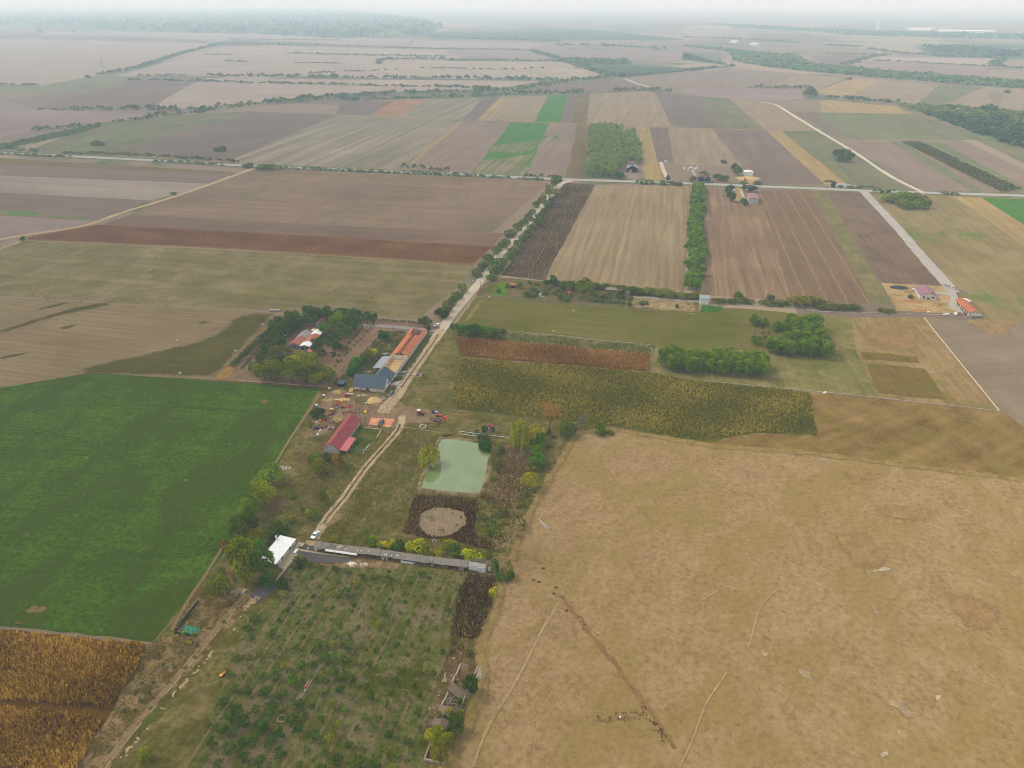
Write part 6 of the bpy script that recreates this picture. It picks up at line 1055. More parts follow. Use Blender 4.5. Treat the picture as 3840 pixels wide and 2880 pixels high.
# house and barn on the right
r=thing('house','white house with a dull pink metal roof on the sandy plot','house',P('J',887,432),ang(14.5)); wl,ro=gable(r,10.2,17.0,2.8,5.0,'y',PLASTER,PURPLEM,.5)
c=MB(); c.box(4.97,5.23,-.52,17.52,5.05,5.14); c.build('ridge_cap',PINKMET,ro); c=MB(); c.box(6.9,7.5,1.0,1.6,4.2,5.4); c.build('chimney',BRICK,ro)
for x in (2.3,7.9): window(r,'-y',x,1.75,1.5,1.1,0)
window(r,'-y',4.6,1.9,.7,.7,0); window(r,'-y',5.3,.85,1.6,.7,0,'door',BROWNW,DARK); window(r,'-x',8,1.7,1.0,1.0,0); window(r,'-x',13,1.7,.8,1.0,0)
r=thing('stable','low stable with an orange tiled roof by the grey gravel yard','barn',P('J',1850,768)+Vector((0,0,0)),ang(8.5)); w,l=6.2,23.0
gable(r,w,l,2.6,3.9,'y',CREAM,TILE,.4)
for y in (3,6,9.5,12.5,16,19): window(r,'-x',y,1.1,1.2,2.0,0,'door',BROWNW,DARK)
m=MB(); m.box(.3,5.9,-4.0,-.05,0,2.1); m.build('annex_wall',GREYBLOCK,r); m=MB(); m.slab((-.1,-4.3,2.15),(6.3,-4.3,2.15),(6.3,-.06,2.6),(-.1,-.06,2.6),.08); m.build('annex_roof',GREYFIB,r)
# beyond the main road
r=thing('barn','black boarded barn with a white roof edge beside the poplar plantation','barn',P('K',247,263),ang(8)); gable(r,12.0,13,5.2,8.0,'y',BLACKW,GREYFIB,.7,.2)
m=MB(); m.slab((-.7,-.85,4.75),(6,-.85,8.1),(6,-.72,8.1),(-.7,-.72,4.75),-.55); m.slab((6,-.85,8.1),(12.7,-.85,4.75),(12.7,-.72,4.75),(6,-.72,8.1),-.55); m.build('fascia',WHITEP,r)
window(r,'-y',3.2,1.3,1.1,2.4,0,'door',WHITEP,WHITEP); window(r,'-y',4.6,1.3,.7,2.2,0,'door',WHITEP,WHITEP); c=MB(); c.box(1.6,8.0,5,9,8.2,10.2).box(1.4,8.2,4.8,9.2,10.2,10.4); c.build('loft',PURPLEM,r)
r=thing('hangar','bright white open fronted hangar at the sandy yard','shed',P('K',1767,312),ang(8)); m=MB(); m.prism([(0,0,0),(9.6,0,0),(9.6,0,4.2),(4.8,0,5.0),(0,0,4.4)],(0,9.6,0)); m.build('wall',WHITEP,r); m=MB(); m.slab((-.3,-.3,4.5),(4.8,-.3,5.2),(4.8,9.9,5.2),(-.3,9.9,4.5),-.12); m.slab((4.8,-.3,5.2),(9.9,-.3,4.3),(9.9,9.9,4.3),(4.8,9.9,5.2),-.12); m.build('roof',WHITEMETY,r); window(r,'-x',5,2,6,3.6,0,'door',WHITEP,CREAM)
r=thing('house','old house with a brown hipped roof hidden by spruces at the main road','house',P('K',1132,385),ang(14)); m=MB(); m.box(0,12.5,0,11,0,3.4); m.build('wall',GREYPL,r); m=MB(); a=[(-.5,-.5,3.4),(13,-.5,3.4),(13,11.5,3.4),(-.5,11.5,3.4)]; rg=[(4.5,5.5,7.4),(8,5.5,7.4)]; m.poly([a[0],a[1],rg[1],rg[0]]).poly([a[1],a[2],rg[1]]).poly([a[2],a[3],rg[0],rg[1]]).poly([a[3],a[0],rg[0]]).poly(a[::-1]); m.build('roof',surf('brown_tile',(128,96,86),.85,.2,1.5,ribs=('Y',.35,.04)),r); window(r,'-y',3.5,1.8,1.2,1.3,0); window(r,'-y',8.5,1.8,1.2,1.3,0)
r=thing('barn','grey walled barn with a dull red roof below the main road','barn',P('K',1812,668),ang(14)); gable(r,9.6,22,4.6,5.9,'y',GREYPL,PURPLEM,.5); window(r,'-y',2.2,1.5,1.2,2.4,0,'door',WHITEP,PANEL); window(r,'-x',9,2.4,1.4,1.2,0)
o=thing('graveyard_fence','pale low fence around the small graveyard beyond the main road','fence',P('K',962,240),ang(11.5))
m=MB(); W2=(P('K',1242,245)-P('K',962,240)).length; D2=40
m.box(0,.3,0,D2,0,1.3); m.build('side_wall',CONC,o); m=MB(); m.box(W2-.3,W2,0,D2,0,1.3); m.build('side_wall',CONC,o); m=MB(); [m.box(x,x+.12,D2-.1,D2,0,1.2) for x in np.arange(.5,W2,1.2)]; m.box(.3,W2-.3,D2-.06,D2-.02,.9,1.0); m.build('rear_railing',WHITEP,o); m=MB(); [m.box(x,x+.1,0,.1,0,1.0) for x in np.arange(.5,W2,1.2)]; m.box(.3,W2-.3,.02,.06,.8,.88); m.build('front_railing',WHITEP,o)
for i,(x,y) in enumerate(((985,222),(990,205),(1070,208),(1078,200),(1110,212),(1155,212),(1158,200),(1040,225),(1130,225))):
    m=MB(); m.box(-.9,.9,-1.6,1.6,0,.35).box(-.6,.6,1.2,1.5,.35,1.7).prism([(-.6,1.2,1.7),(.6,1.2,1.7),(0,1.2,2.0)],(0,.3,0)); tag(m.build('gravestone',WHITEP,None,P('K',x,y),ang(11)),'white gravestone inside the pale graveyard fence','gravestone','white gravestones')
# allotment and hay field sheds
r=thing('tool_shed','white metal tool shed standing alone on the field fence line','shed',P('S2',2088,1106),ang(13)); m=MB(); m.prism([(0,0,0),(6.0,0,0),(6.0,0,4.0),(0,0,4.0)],(0,6,0)); m.build('wall',WHITEP,r); m=MB(); m.slab((-.3,-.4,4.05),(6.3,-.4,4.05),(6.3,6.4,4.5),(-.3,6.4,4.5),.14); m.build('roof',GREYMET,r); window(r,'-y',2.0,1.8,1.5,3.0,0,'door',GREYMET,WHITEP); window(r,'-y',4.1,1.8,1.5,3.0,0,'door',GREYMET,WHITEP)
r=thing('hut','little playhouse with a bright red roof among the allotment shrubs','hut',P('I',482,280),ang(30)); gable(r,3.4,3.4,2.0,3.6,'y',OLDWOOD,surf('bright_red_roof',(206,92,72),.7,.1,2),.3); window(r,'-y',1.7,1.0,.8,1.6,0,'door',BROWNW,BROWNW)
r=thing('hut','brown hut with an orange roof at the left end of the allotment','hut',P('S2',578,978),ang(10)); gable(r,3.6,3.4,2.2,3.0,'x',BROWNW,TILE,.3); window(r,'-y',1.8,1.0,.8,1.7,0,'door',OLDWOOD,DARK)
r=thing('shed','long low shed with a flat brown roof in the allotment hedge','shed',P('I',958,240),ang(10)); m=MB(); m.box(0,10.5,0,3.6,0,2.4); m.build('wall',OLDWOOD,r); m=MB(); m.slab((-.3,-.5,2.5),(10.8,-.5,2.5),(10.8,3.8,2.9),(-.3,3.8,2.9),.12); m.build('roof',surf('brown_felt_roof',(140,124,116),.9,.12,2),r); window(r,'-y',9.4,1.1,1.0,1.8,0,'door',BROWNW,DARK)
r=thing('hut','narrow orange privy hut in front of the allotment hedge','hut',P('I',1205,278),ang(10)); gable(r,1.8,1.8,2.6,3.2,'y',surf('orange_boards',(190,118,70),.8,.15,3),OLDWOOD,.2); window(r,'-y',.9,1.1,.8,1.8,0,'door',OLDWOOD,BROWNW)
# small yard structures
r=thing('tool_hut','small dark hut with a slate blue roof above the straw littered yard','hut',P('A',540,38),ang(10)); m=MB(); m.prism([(0,0,0),(3.0,0,0),(3.0,0,1.7),(0,0,2.2)],(0,3.4,0)); m.build('wall',BLACKW,r); m=MB(); m.slab((-.3,-.3,2.35),(3.2,-.3,1.75),(3.2,3.7,1.75),(-.3,3.7,2.35),.1); m.build('roof',SLATE,r)
r=thing('well_house','little brick well house with a red gabled roof above the pond','well',P('S5',1160,232),ang(20)); gable(r,2.2,2.0,1.5,2.3,'y',BRICK,REDMET,.3); window(r,'-y',1.1,.8,.7,1.0,0,'door',WHITEP,CREAM)
# collapsed barn
r=thing('ruined_barn','collapsed barn with broken grey roofs and rubble beside the dry field','ruin',P('H',80,1110),ang(16))
m=MB()
for a,b,h in ((0,3.2,1.5),(3.8,8.5,1.9),(9,12,1.1),(13,17.5,1.5),(18.5,23,.8)): m.box(0,.35,a,b,0,h)
m.build('left_wall',CONC,r); m=MB()
for a,b,h in ((1,3,.8),(9.5,12,1.0),(14,19,.9),(20,23.5,.7)): m.box(5.2,5.5,a,b,0,h)
m.build('right_wall',CONC,r)
m=MB()
for i in range(9): a=i*.72; m.slab((-.2,a,1.9),(2.2+q.uniform(-.2,.2),a,2.5),(2.2+q.uniform(-.2,.2),a+.7,2.5),(-.2,a+.7,1.9),.05)
for i in range(7):
    if i!=3: a=i*.9; m.slab((2.2,a,2.5),(4.4+q.uniform(-.6,.3),a,1.5),(4.4+q.uniform(-.6,.3),a+.84,1.5),(2.2,a+.84,2.5),.05)
m.build('lower_roof',ROT,r); m=MB(); m.slab((-.2,12.3,2.0),(4.8,10.6,.5),(5.0,13.0,.6),(.4,15.2,2.1),.08); m.build('slipped_roof',ROT,r)
m=MB()
for i in range(60): m.rbox((q.uniform(.3,5.4),q.uniform(6,11.5),q.uniform(.1,1.1)),(q.uniform(1,3.4),.14,.08),(q.uniform(-.2,.2),q.uniform(-.35,.35),q.uniform(0,3.14)))
for i in range(45): m.rbox((q.uniform(4.2,6.2),q.uniform(12,16),q.uniform(.1,.7)),(q.uniform(1,2.6),.14,.08),(q.uniform(-.2,.2),q.uniform(-.4,.4),q.uniform(0,3.14)))
m.build('fallen_rafters',OLDWOOD,r); m=MB()
for i in range(40): m.rbox((q.uniform(5.6,7.6),q.uniform(19,23.5),q.uniform(.05,.5)),(q.uniform(.6,1.6),q.uniform(.08,.3),.06),(q.uniform(-.3,.3),q.uniform(-.3,.3),q.uniform(0,3.14)))
m.build('fallen_sheets',surf('dusty_sheet',(176,166,150),.9,.2,2),r)
for s in ('H:420,450 H:440,360 H:475,420','H:190,470 H:230,330 H:290,260 H:300,420 H:280,470','H:330,130 H:400,90 H:410,130','H:40,900 H:20,820 H:100,740 H:60,800','H:130,640 H:200,600 H:190,660'): patch('rubble_patch',PS('H',s),M_['chalk'] if s.startswith('H:4') else M_['concrete'] if False else M_['fadegrey'],5,.7,.3,.8)
r=thing('ruined_wall','low broken wall corner at the bottom edge under the mottled tree','wall',P('H',-40,1560),ang(14)); m=MB(); m.box(0,5.4,0,.3,0,.9).box(0,.3,.3,6,0,1.1).box(5.4,5.7,0,3,0,.8); m.build('masonry',CONC,r)
# ------------------------------------------------------------------ vehicles and machines
RUBBER=surf('rubber',(48,46,46),.9,.15,3); CHROME=surf('light_metal',(200,200,200),.35,.05,2,metal=.3); LAMP=surf('lamp_glass',(230,230,225),.2,.05,2,spec=.6)
def paint(n,c): return surf('paint_'+n,c,.32,.05,1.5,spec=.5)
def wheel(parent,x,y,rad,wd,rim=CHROME,name='wheel'):
    m=MB(); n=14; pr=[(rad*.62,-wd/2),(rad*.94,-wd/2),(rad,-wd*.3),(rad,wd*.3),(rad*.94,wd/2),(rad*.62,wd/2),(rad*.62,-wd/2)]; m.lathe(pr,n=n); h=MB(); h.lathe([(0,-wd*.28),(rad*.62,-wd*.4),(rad*.62,wd*.4),(0,wd*.28)],n=n)
    R=Matrix.Rotation(math.pi/2,4,'Y')
    me=m.mesh('tyre',RUBBER,True); me.transform(R); o=link(bpy.data.objects.new(name,me),parent); o.location=(x,y,rad)
    mh=h.mesh('rim',rim,True); mh.transform(R); link(bpy.data.objects.new('rim',mh),o); return o
def car(name,label,loc,rz,c,kind='sedan',key=None):
    """nose towards -y"""
    r=thing(name,label,'car' if kind!='van' else 'van',loc,rz); pt=paint(key or name,c)
    if kind=='sedan': L,Wd,prof,cab=4.5,1.76,[(-2.22,.42),(-2.25,.62),(-2.1,.78),(-1.0,.93),(1.2,.98),(2.1,.95),(2.24,.8),(2.22,.42),(1.7,.28),(-1.8,.28)],[(-1.05,.92),(-.42,1.38),(.75,1.42),(1.5,.97)]
    elif kind=='suv': L,Wd,prof,cab=4.6,1.86,[(-2.27,.5),(-2.3,.8),(-2.15,.95),(-1.15,1.08),(1.9,1.12),(2.25,1.0),(2.28,.5),(1.8,.36),(-1.8,.36)],[(-1.2,1.06),(-.55,1.62),(1.75,1.62),(2.2,1.1)]
    else: L,Wd,prof,cab=5.6,2.0,[(-2.75,.5),(-2.8,.9),(-2.65,1.15),(-1.9,1.3),(-1.15,2.25),(-.8,2.42),(2.75,2.42),(2.8,.5),(2.3,.4),(-2.2,.4)],[(-1.88,1.32),(-1.22,2.16),(-.3,2.16),(-.3,1.32)]
    m=MB(); h=Wd/2
    m.prism([(-h,y,z) for y,z in prof],(Wd,0,0)); m.build('body',pt,r,bevel=.07)
    g=MB(); k=.13
    if kind=='van':
        g.prism([(-h-.01,y,z) for y,z in [(-1.55,1.4),(-1.1,2.05),(-.35,2.05),(-.35,1.4)]],(Wd+.02,0,0)); g.build('window',GLASS,r)
        w_=MB(); w_.slab((-h*.86,-1.92,1.33),(h*.86,-1.92,1.33),(h*.82,-1.24,2.16),(-h*.82,-1.24,2.16),-.03); w_.build('windscreen',GLASS,r)
    else:
        a,b_,c_,d=cab
        g.hexa([(-h+.03,a[0],a[1]),(h-.03,a[0],a[1]),(h-.03,d[0],d[1]),(-h+.03,d[0],d[1]),(-h+k+.05,b_[0],b_[1]),(h-k-.05,b_[0],b_[1]),(h-k-.05,c_[0],c_[1]),(-h+k+.05,c_[0],c_[1])]); g.build('window',GLASS,r)
        t=MB(); t.hexa([(-h+k,b_[0]-.05,b_[1]),(h-k,b_[0]-.05,b_[1]),(h-k,c_[0]+.06,c_[1]),(-h+k,c_[0]+.06,c_[1]),(-h+k+.1,b_[0]+.06,b_[1]+.07),(h-k-.1,b_[0]+.06,b_[1]+.07),(h-k-.1,c_[0]-.05,c_[1]+.07),(-h+k+.1,c_[0]-.05,c_[1]+.07)]); ro=t.build('roof',pt,r)
        for sx in (-1,1):
            p_=MB()
            for (y0,z0),(y1,z1) in ((a,b_),((a[0]*.3+d[0]*.5,a[1]+.02),(b_[0]*.4+c_[0]*.4,b_[1])),(d,c_)): p_.tube((sx*(h-.02),y0,z0),(sx*(h-k-.02),y1,z1),.055,.05,5)
            p_.build('pillar',pt,r)
            mi=MB(); mi.rbox((sx*(h+.08),a[0]+.28,a[1]+.06),(.16,.1,.13)); mi.build('mirror',pt,r)
    f=prof[1]
    for sx in (-1,1):
        o=MB(); o.rbox((sx*(h-.3),f[0]-.0,f[1]+.02),(.42,.08,.16)); o.build('headlight',LAMP,r); o=MB(); o.rbox((sx*(h-.22),-f[0]+.02 if kind!='van' else 2.8,f[1]+.14),(.26,.06,.18)); o.build('tail_light',paint('tail',(150,30,28)),r)
        for y in (-L*.3,L*.29): wheel(r,sx*(h-.1),y,.33 if kind=='sedan' else .37,.2)
    o=MB(); o.rbox((0,prof[0][0]-.01,.55),(Wd*.6,.05,.18)); o.build('grille',RUBBER,r); return r
car('car','white saloon car parked by the end of the rutted track near the long shed',P('D',812,135),ang(22),(232,236,240),'sedan','white')
car('car','dark blue grey car parked on the orange tiled pad',P('A',1140,553),ang(12),(64,74,92),'suv','darkblue')
car('car','dark grey estate car parked at the corner of the long barn',P('B',1030,1445),ang(20),(84,94,106),'suv','slate')
car('car','white car at the junction of the gravel road and the homestead lane',P('S3',294,93),ang(66),(238,240,242),'suv','white')
car('car','small grey car beside the hedge on the gravel road',P('S2',291,922),ang(14),(150,160,176),'sedan','silver')
car('van','white delivery van driving on the main road',P('T2',719,1128),ang(-78),(240,242,244),'van','white')
car('van','white van parked on the bare field above the graveyard',P('K',757,140),ang(-78),(240,242,244),'van','white')
car('car','dark car parked along the drive of the red roofed barn',P('K',1632,528),ang(12),(70,70,76),'suv','black')
car('car','white car nose out at the red roofed barn drive',P('K',1636,500),ang(12),(234,234,236),'sedan','white')
car('car','red car by the old house at the main road',P('K',1358,398),ang(-70),(190,80,78),'sedan','dullred')
def tractor(label,loc,rz,c,key,cab=True,s=1.0,roof=None,hood=None):
    r=thing('tractor',label,'tractor',loc,rz); r.scale=(s,s,s); pt=paint(key,c); hp=paint(key+'_hood',hood) if hood else pt
    m=MB(); m.hexa([(-.42,-2.3,.75),(.42,-2.3,.75),(.42,-.4,.75),(-.42,-.4,.75),(-.36,-2.25,1.45),(.36,-2.25,1.45),(.4,-.4,1.6),(-.4,-.4,1.6)]); m.build('hood',hp,r,bevel=.06)
    m=MB(); m.box(-.35,.35,-2.0,.9,.55,.8).box(-.5,.5,-.3,1.0,.6,1.0); m.build('chassis',STEEL if not cab else RUBBER,r)
    for sx in (-1,1):
        wheel(r,sx*.72,-1.75,.48,.34,pt if not cab else CHROME,'front_wheel'); wheel(r,sx*.85,.55,.82,.5,pt if not cab else CHROME,'rear_wheel')
        f=MB(); 
        for i in range(6):
            a0,a1=math.radians(20+i*24),math.radians(44+i*24); f.slab((sx*.85-.3,.55+math.cos(a0)*.92,.82+math.sin(a0)*.92),(sx*.85+.3,.55+math.cos(a0)*.92,.82+math.sin(a0)*.92),(sx*.85+.3,.55+math.cos(a1)*.92,.82+math.sin(a1)*.92),(sx*.85-.3,.55+math.cos(a1)*.92,.82+math.sin(a1)*.92),.05)
        f.build('fender',pt,r)
    e=MB(); e.tube((.28,-1.5,1.5),(.28,-1.5,2.3),.05,.05,6); e.build('exhaust',RUBBER,r)
    if cab:
        g=MB(); g.hexa([(-.62,-.35,1.2),(.62,-.35,1.2),(.7,1.1,1.2),(-.7,1.1,1.2),(-.58,-.15,2.4),(.58,-.15,2.4),(.62,1.0,2.4),(-.62,1.0,2.4)]); cb=g.build('cab_glass',GLASS,r)
        p_=MB()
        for x0,y0,x1,y1 in ((-.64,-.36,-.6,-.16),(.64,-.36,.6,-.16),(-.72,1.1,-.64,1.0),(.72,1.1,.64,1.0)): p_.tube((x0,y0,1.1),(x1,y1,2.45),.06,.05,5)
        p_.build('cab_frame',pt,r); t=MB(); t.hexa([(-.74,-.4,2.42),(.74,-.4,2.42),(.74,1.2,2.42),(-.74,1.2,2.42),(-.66,-.3,2.62),(.66,-.3,2.62),(.66,1.1,2.62),(-.66,1.1,2.62)]); t.build('cab_roof',paint('cabwhite',(236,232,226)) if roof is None else paint(key+'_roof',roof),r)
    else:
        m=MB(); m.rbox((0,.6,1.25),(.5,.5,.12)).rbox((0,.86,1.5),(.5,.1,.45)); m.build('seat',RUBBER,r); m=MB(); m.tube((0,-.35,1.5),(0,-.05,1.85),.03,.03,5); m.rbox((0,-.03,1.87),(.4,.4,.04),(.7,0,0)); m.build('steering_wheel',RUBBER,r)
    return r
tractor('dark red tractor with a white cab roof on the dirt yard',P('A',1675,425),ang(-78),(158,40,48),'tractor_red')
tractor('blue tractor with a pale hood behind the orange one',P('A',1876,402),ang(-75),(58,92,140),'tractor_blue',False,.82,None,(206,214,222))
tractor('orange red tractor without a cab beside the red hay rake',P('A',1930,448),ang(-75),(206,92,56),'tractor_orange',False,.8)
tractor('small dark red tractor under the trees of the homestead',P('Cc',283,640),ang(30),(130,48,58),'tractor_maroon',True,.85)
r=thing('loader','yellow wheel loader standing by the dark farmyard tree','loader',P('A',460,405),ang(4)); yp=paint('loader_yellow',(206,166,62))
m=MB(); m.box(-.75,.75,-1.2,1.7,.7,1.5).box(-.65,.65,.4,1.8,1.5,1.8); m.build('body',yp,r,bevel=.06); m=MB(); m.box(-.6,.6,-.9,.4,1.5,2.5); m.build('cab_glass',GLASS,r); m=MB(); [m.box(x-.06,x+.06,y-.06,y+.06,1.5,2.55) for x in (-.62,.62) for y in (-.92,.42)]; m.box(-.75,.75,-1.05,.55,2.5,2.66); m.build('cab_roof',yp,r)
for sx in (-1,1):
    for y in (-1.0,1.1): wheel(r,sx*.85,y,.6,.4,yp)
    a=MB(); a.tube((sx*.5,-1.0,1.4),(sx*.5,-2.2,.6),.1,.09,6); a.build('arm',yp,r)
m=MB(); m.prism([(-1.05,-2.1,.15),(-1.05,-2.15,1.0),(-1.05,-2.3,1.0),(-1.05,-2.5,.5),(-1.05,-3.0,.12),(-1.05,-3.0,.05)],(2.1,0,0)); m.build('bucket',RUST_,r)
r=thing('sprayer','small yellow machine with a tank standing alone by the gravel road end','machine',P('A',922,408),ang(-60)); yb=paint('bright_yellow',(226,196,44)); m=MB(); m.hexa([(-.7,-.8,.5),(.7,-.8,.5),(.7,.8,.5),(-.7,.8,.5),(-.55,-.6,1.4),(.55,-.6,1.4),(.55,.5,1.5),(-.55,.5,1.5)]); m.build('tank',yb,r,bevel=.1); [wheel(r,sx*.8,.2,.42,.25,yb) for sx in (-1,1)]; m=MB(); m.tube((0,.8,.6),(0,2.0,.5),.06,.06,6); m.rbox((.2,1.2,1.0),(.5,.4,.7)); m.build('drawbar',RUST_,r)
def tipper(label,loc,rz,c,key,s=1.0,cat='trailer',name='trailer'):
    r=thing(name,label,cat,loc,rz); r.scale=(s,s,s); pt=paint(key,c); m=MB(); a=[(-1.1,-.7,.55),(1.1,-.7,.55),(1.1,.7,.55),(-1.1,.7,.55)]; b=[(-1.5,-1.0,1.35),(1.5,-1.0,1.35),(1.5,1.0,1.35),(-1.5,1.0,1.35)]
    m.poly(a[::-1]); [m.poly([a[i],a[(i+1)%4],b[(i+1)%4],b[i]]) for i in range(4)]; ai=[(x*.92,y*.92,z+.06) for x,y,z in a]; bi=[(x*.93,y*.92,z) for x,y,z in b]; m.poly(ai); [m.poly([ai[(i+1)%4],ai[i],bi[i],bi[(i+1)%4]]) for i in range(4)]; [m.poly([b[i],b[(i+1)%4],bi[(i+1)%4],bi[i]]) for i in range(4)]
    m.build('hopper',pt,r); [wheel(r,x,sx*.8,.36,.2,pt) for sx in (-1,1) for x in (-.5,.5)][0]; m=MB(); m.box(-1.2,1.2,-.4,.4,.35,.54).rbox((1.9,0,.45),(1.5,.12,.12)); m.build('drawbar',RUST_,r); return r
tipper('bright red hopper trailer left of the red roofed farmhouse',P('A',372,505),ang(-12),(206,44,46),'hopper_red',.78)
tipper('red hopper beside the yellow drum in the upper scrap yard',P('A',545,268),ang(30),(200,48,50),'hopper_red2',.6)
tipper('red spreader hopper under white sacks near the barn',P('A',668,172),ang(0),(206,48,44),'hopper_red3',.78)
tipper('tan box trailer tipped at the lower edge of the scrap heap',P('A',163,655),ang(10),(196,162,96),'box_tan',.5)
r=thing('trailer','long grey flat trailer with raised side beams parked by the tractors','trailer',P('A',1890,505),ang(11.5)); m=MB(); m.box(-2.6,2.6,-1.0,1.0,.6,.72); m.build('bed',STEEL,r); m=MB(); m.box(-2.6,2.6,-1.05,-1.0,.6,1.0).box(-2.6,2.6,1.0,1.05,.6,1.0).box(2.55,2.6,-1.0,1.0,.72,1.0).box(-2.6,-2.55,-1.0,1.0,.72,1.0); m.build('side_board',STEEL,r); m=MB(); m.tube((-2.4,.35,.95),(2.4,.35,.95),.16,.16,8).tube((-2.4,-.1,.95),(2.4,-.1,.95),.12,.12,8); m.build('roller',RUST_,r); m=MB(); m.rbox((-3.2,0,.55),(1.4,.1,.1)); m.build('drawbar',STEEL,r); [wheel(r,x,y,.36,.22) for x in (-.6,.6) for y in (-.8,.8)]
r=thing('hay_rake','red hay rake with cross shaped arms beside the flat trailer','farm machine',P('A',2015,490),ang(15)); rp=paint('rake_red',(220,66,46)); m=MB(); m.tube((-2.2,.3,.7),(1.6,.3,.8),.14,.14,6).tube((.2,-1.9,.6),(.2,1.9,.9),.13,.13,6).tube((-.2,.9,.8),(-1.0,1.6,.6),.1,.1,6); m.rbox((.2,.3,1.1),(.7,.8,.5)); m.build('frame',rp,r)
for x,y in ((.2,-1.7),(.2,1.7),(1.4,.5),(1.5,-.4)):
    m=MB(); m.lathe([(.0,0),(.15,.05),(.55,.12),(.55,.16),(0,.2)],(x,y,.35),10); m.build('rotor',rp,r)
for sx in (-.5,.9): wheel(r,sx,-.2,.32,.2,rp)
def beam_machine(label,loc,rz,L,mt,seed,cat='farm machine',name='plough',tines=7):
    q=random.Random(seed); r=thing(name,label,cat,loc,rz); m=MB(); m.rbox((0,-.35,.55),(L,.14,.16)).rbox((0,.35,.55),(L,.14,.16)); [m.rbox((-L/2+L*i/5,0,.55),(.12,.8,.12)) for i in range(6)]; m.rbox((0,.3,.95),(.8,.5,.7)); m.build('frame',mt,r)
    for i in range(tines):
        t=MB(); x=-L/2+L*(i+.5)/tines; t.tube((x,-.3,.55),(x+.05,-.55,.2),.05,.04,5); t.rbox((x,-.6,.14),(.3,.08,.28),(.4,0,.3)); t.build('tine',RUST_,r)
    return r
beam_machine('long rusty brown seed drill lying across the yard behind the red house',P('A',712,405),ang(5),8.2,RUST_,1,'farm machine','seed_drill',9)
beam_machine('red cultivator frame with white bars in the scrap row',P('A',535,305),ang(8),4.4,paint('dull_machine_red',(166,62,54)),2,'farm machine','cultivator',5)
beam_machine('bright red harrow right of the rusty box in the scrap row',P('A',700,327),ang(6),4.6,paint('harrow_red',(212,66,52)),3,'farm machine','harrow',6)
beam_machine('rusty lattice harrow beside the red hopper trailer',P('A',475,550),ang(22),6.0,RUST_,4,'farm machine','harrow',6)
r=thing('seed_box','rusty box of an old seeder in the middle of the scrap row','farm machine',P('A',608,335),ang(5)); m=MB(); m.hexa([(-.6,-.4,.35),(.6,-.4,.35),(.6,.4,.35),(-.6,.4,.35),(-.8,-.6,1.2),(.8,-.6,1.2),(.8,.6,1.2),(-.8,.6,1.2)]); m.build('bin',RUST_,r); [wheel(r,sx*.8,0,.35,.12,RUST_) for sx in (-1,1)]
r=thing('trailer_chassis','stripped rusty trailer chassis lying among the scrap with tyres on it','trailer',P('A',345,605),ang(35)); m=MB(); m.rbox((-.6,0,.5),(.14,4.4,.16)).rbox((.6,0,.5),(.14,4.4,.16)); [m.rbox((0,y,.5),(1.2,.14,.12)) for y in (-2.1,-1,0,1,2.1)]; m.rbox((0,.6,.66),(1.9,2.2,.08)); m.build('frame',RUST_,r); [wheel(r,sx*.95,y,.45,.22,RUST_) for sx in (-1,1) for y in (-1.2,1.5)]
r=thing('mower','yellow ride-on mower between the orchard rows','mower',P('S6',1778,922),ang(40)); m=MB(); m.box(-.45,.45,-.9,0,.4,.75); m.build('hood',paint('mower_yellow',(232,156,40)),r,bevel=.06); m=MB(); m.rbox((0,.45,.75),(.5,.5,.14)).rbox((0,.7,1.0),(.5,.12,.5)); m.build('seat',paint('mower_seat',(226,150,44)),r); m=MB(); m.box(-.6,.6,-.35,.45,.15,.38); m.build('deck',RUBBER,r); [wheel(r,sx*.45,-.7,.2,.16,RUBBER,'front_wheel') for sx in (-1,1)]; [wheel(r,sx*.5,.55,.28,.24,RUBBER,'rear_wheel') for sx in (-1,1)]
r=thing('digger','small orange digger on the sandy yard of the white hangar','digger',P('K',1778,370),ang(30)); op=paint('digger_orange',(190,116,70)); m=MB(); m.box(-1.2,1.2,-1.3,1.6,1.0,2.0); m.build('body',op,r); m=MB(); m.box(-.9,.2,-1.2,.2,2.0,3.1); m.build('cab_glass',GLASS,r); [MB().box(sx*1.1-.3,sx*1.1+.3,-1.9,1.9,.02,.95).build('track',RUBBER,r) for sx in (-1,1)]; m=MB(); m.tube((.5,-1.2,1.8),(.6,-3.6,4.0),.25,.2,6).tube((.6,-3.6,4.0),(.6,-4.8,1.6),.2,.15,6); m.build('boom',op,r); m=MB(); m.rbox((.6,-4.8,1.2),(1.0,.7,.8)); m.build('bucket',RUST_,r)
# ------------------------------------------------------------------ heaps, pads, small things
def heap(name,label,cat,loc,a,b,h,mt,rz=0,seed=1):
    q=np.random.default_rng(seed); v=[(0,0,h)]; f=[]; n=28; R_=6
    for j in range(1,R_+1):
        for i in range(n):
            t=2*math.pi*i/n; k=j/R_*(1+.12*math.sin(3*t+seed)+q.normal(0,.035)); z=max(0,h*(1-(j/R_)**1.25)+q.normal(0,.05)*h*(j<R_)); v.append((math.cos(t)*a*k,math.sin(t)*b*k,z if j<R_ else -.05))
    for i in range(n): f.append((0,1+i,1+(i+1)%n))
    for j in range(R_-1):
        for i in range(n): f.append((1+j*n+i,1+(j+1)*n+i,1+(j+1)*n+(i+1)%n,1+j*n+(i+1)%n))
    me=bpy.data.meshes.new(name); me.from_pydata(v,[],f); me.materials.append(mt); o=link(bpy.data.objects.new(name,me)); o.location=loc; o.rotation_euler=(0,0,rz); return tag(o,label,cat)
SAND=surf('yellow_sand',(196,166,118),.95,.12,1.2,bump=.1); GRAVEL=surf('grey_gravel',(168,164,158),.95,.2,3,bump=.1)
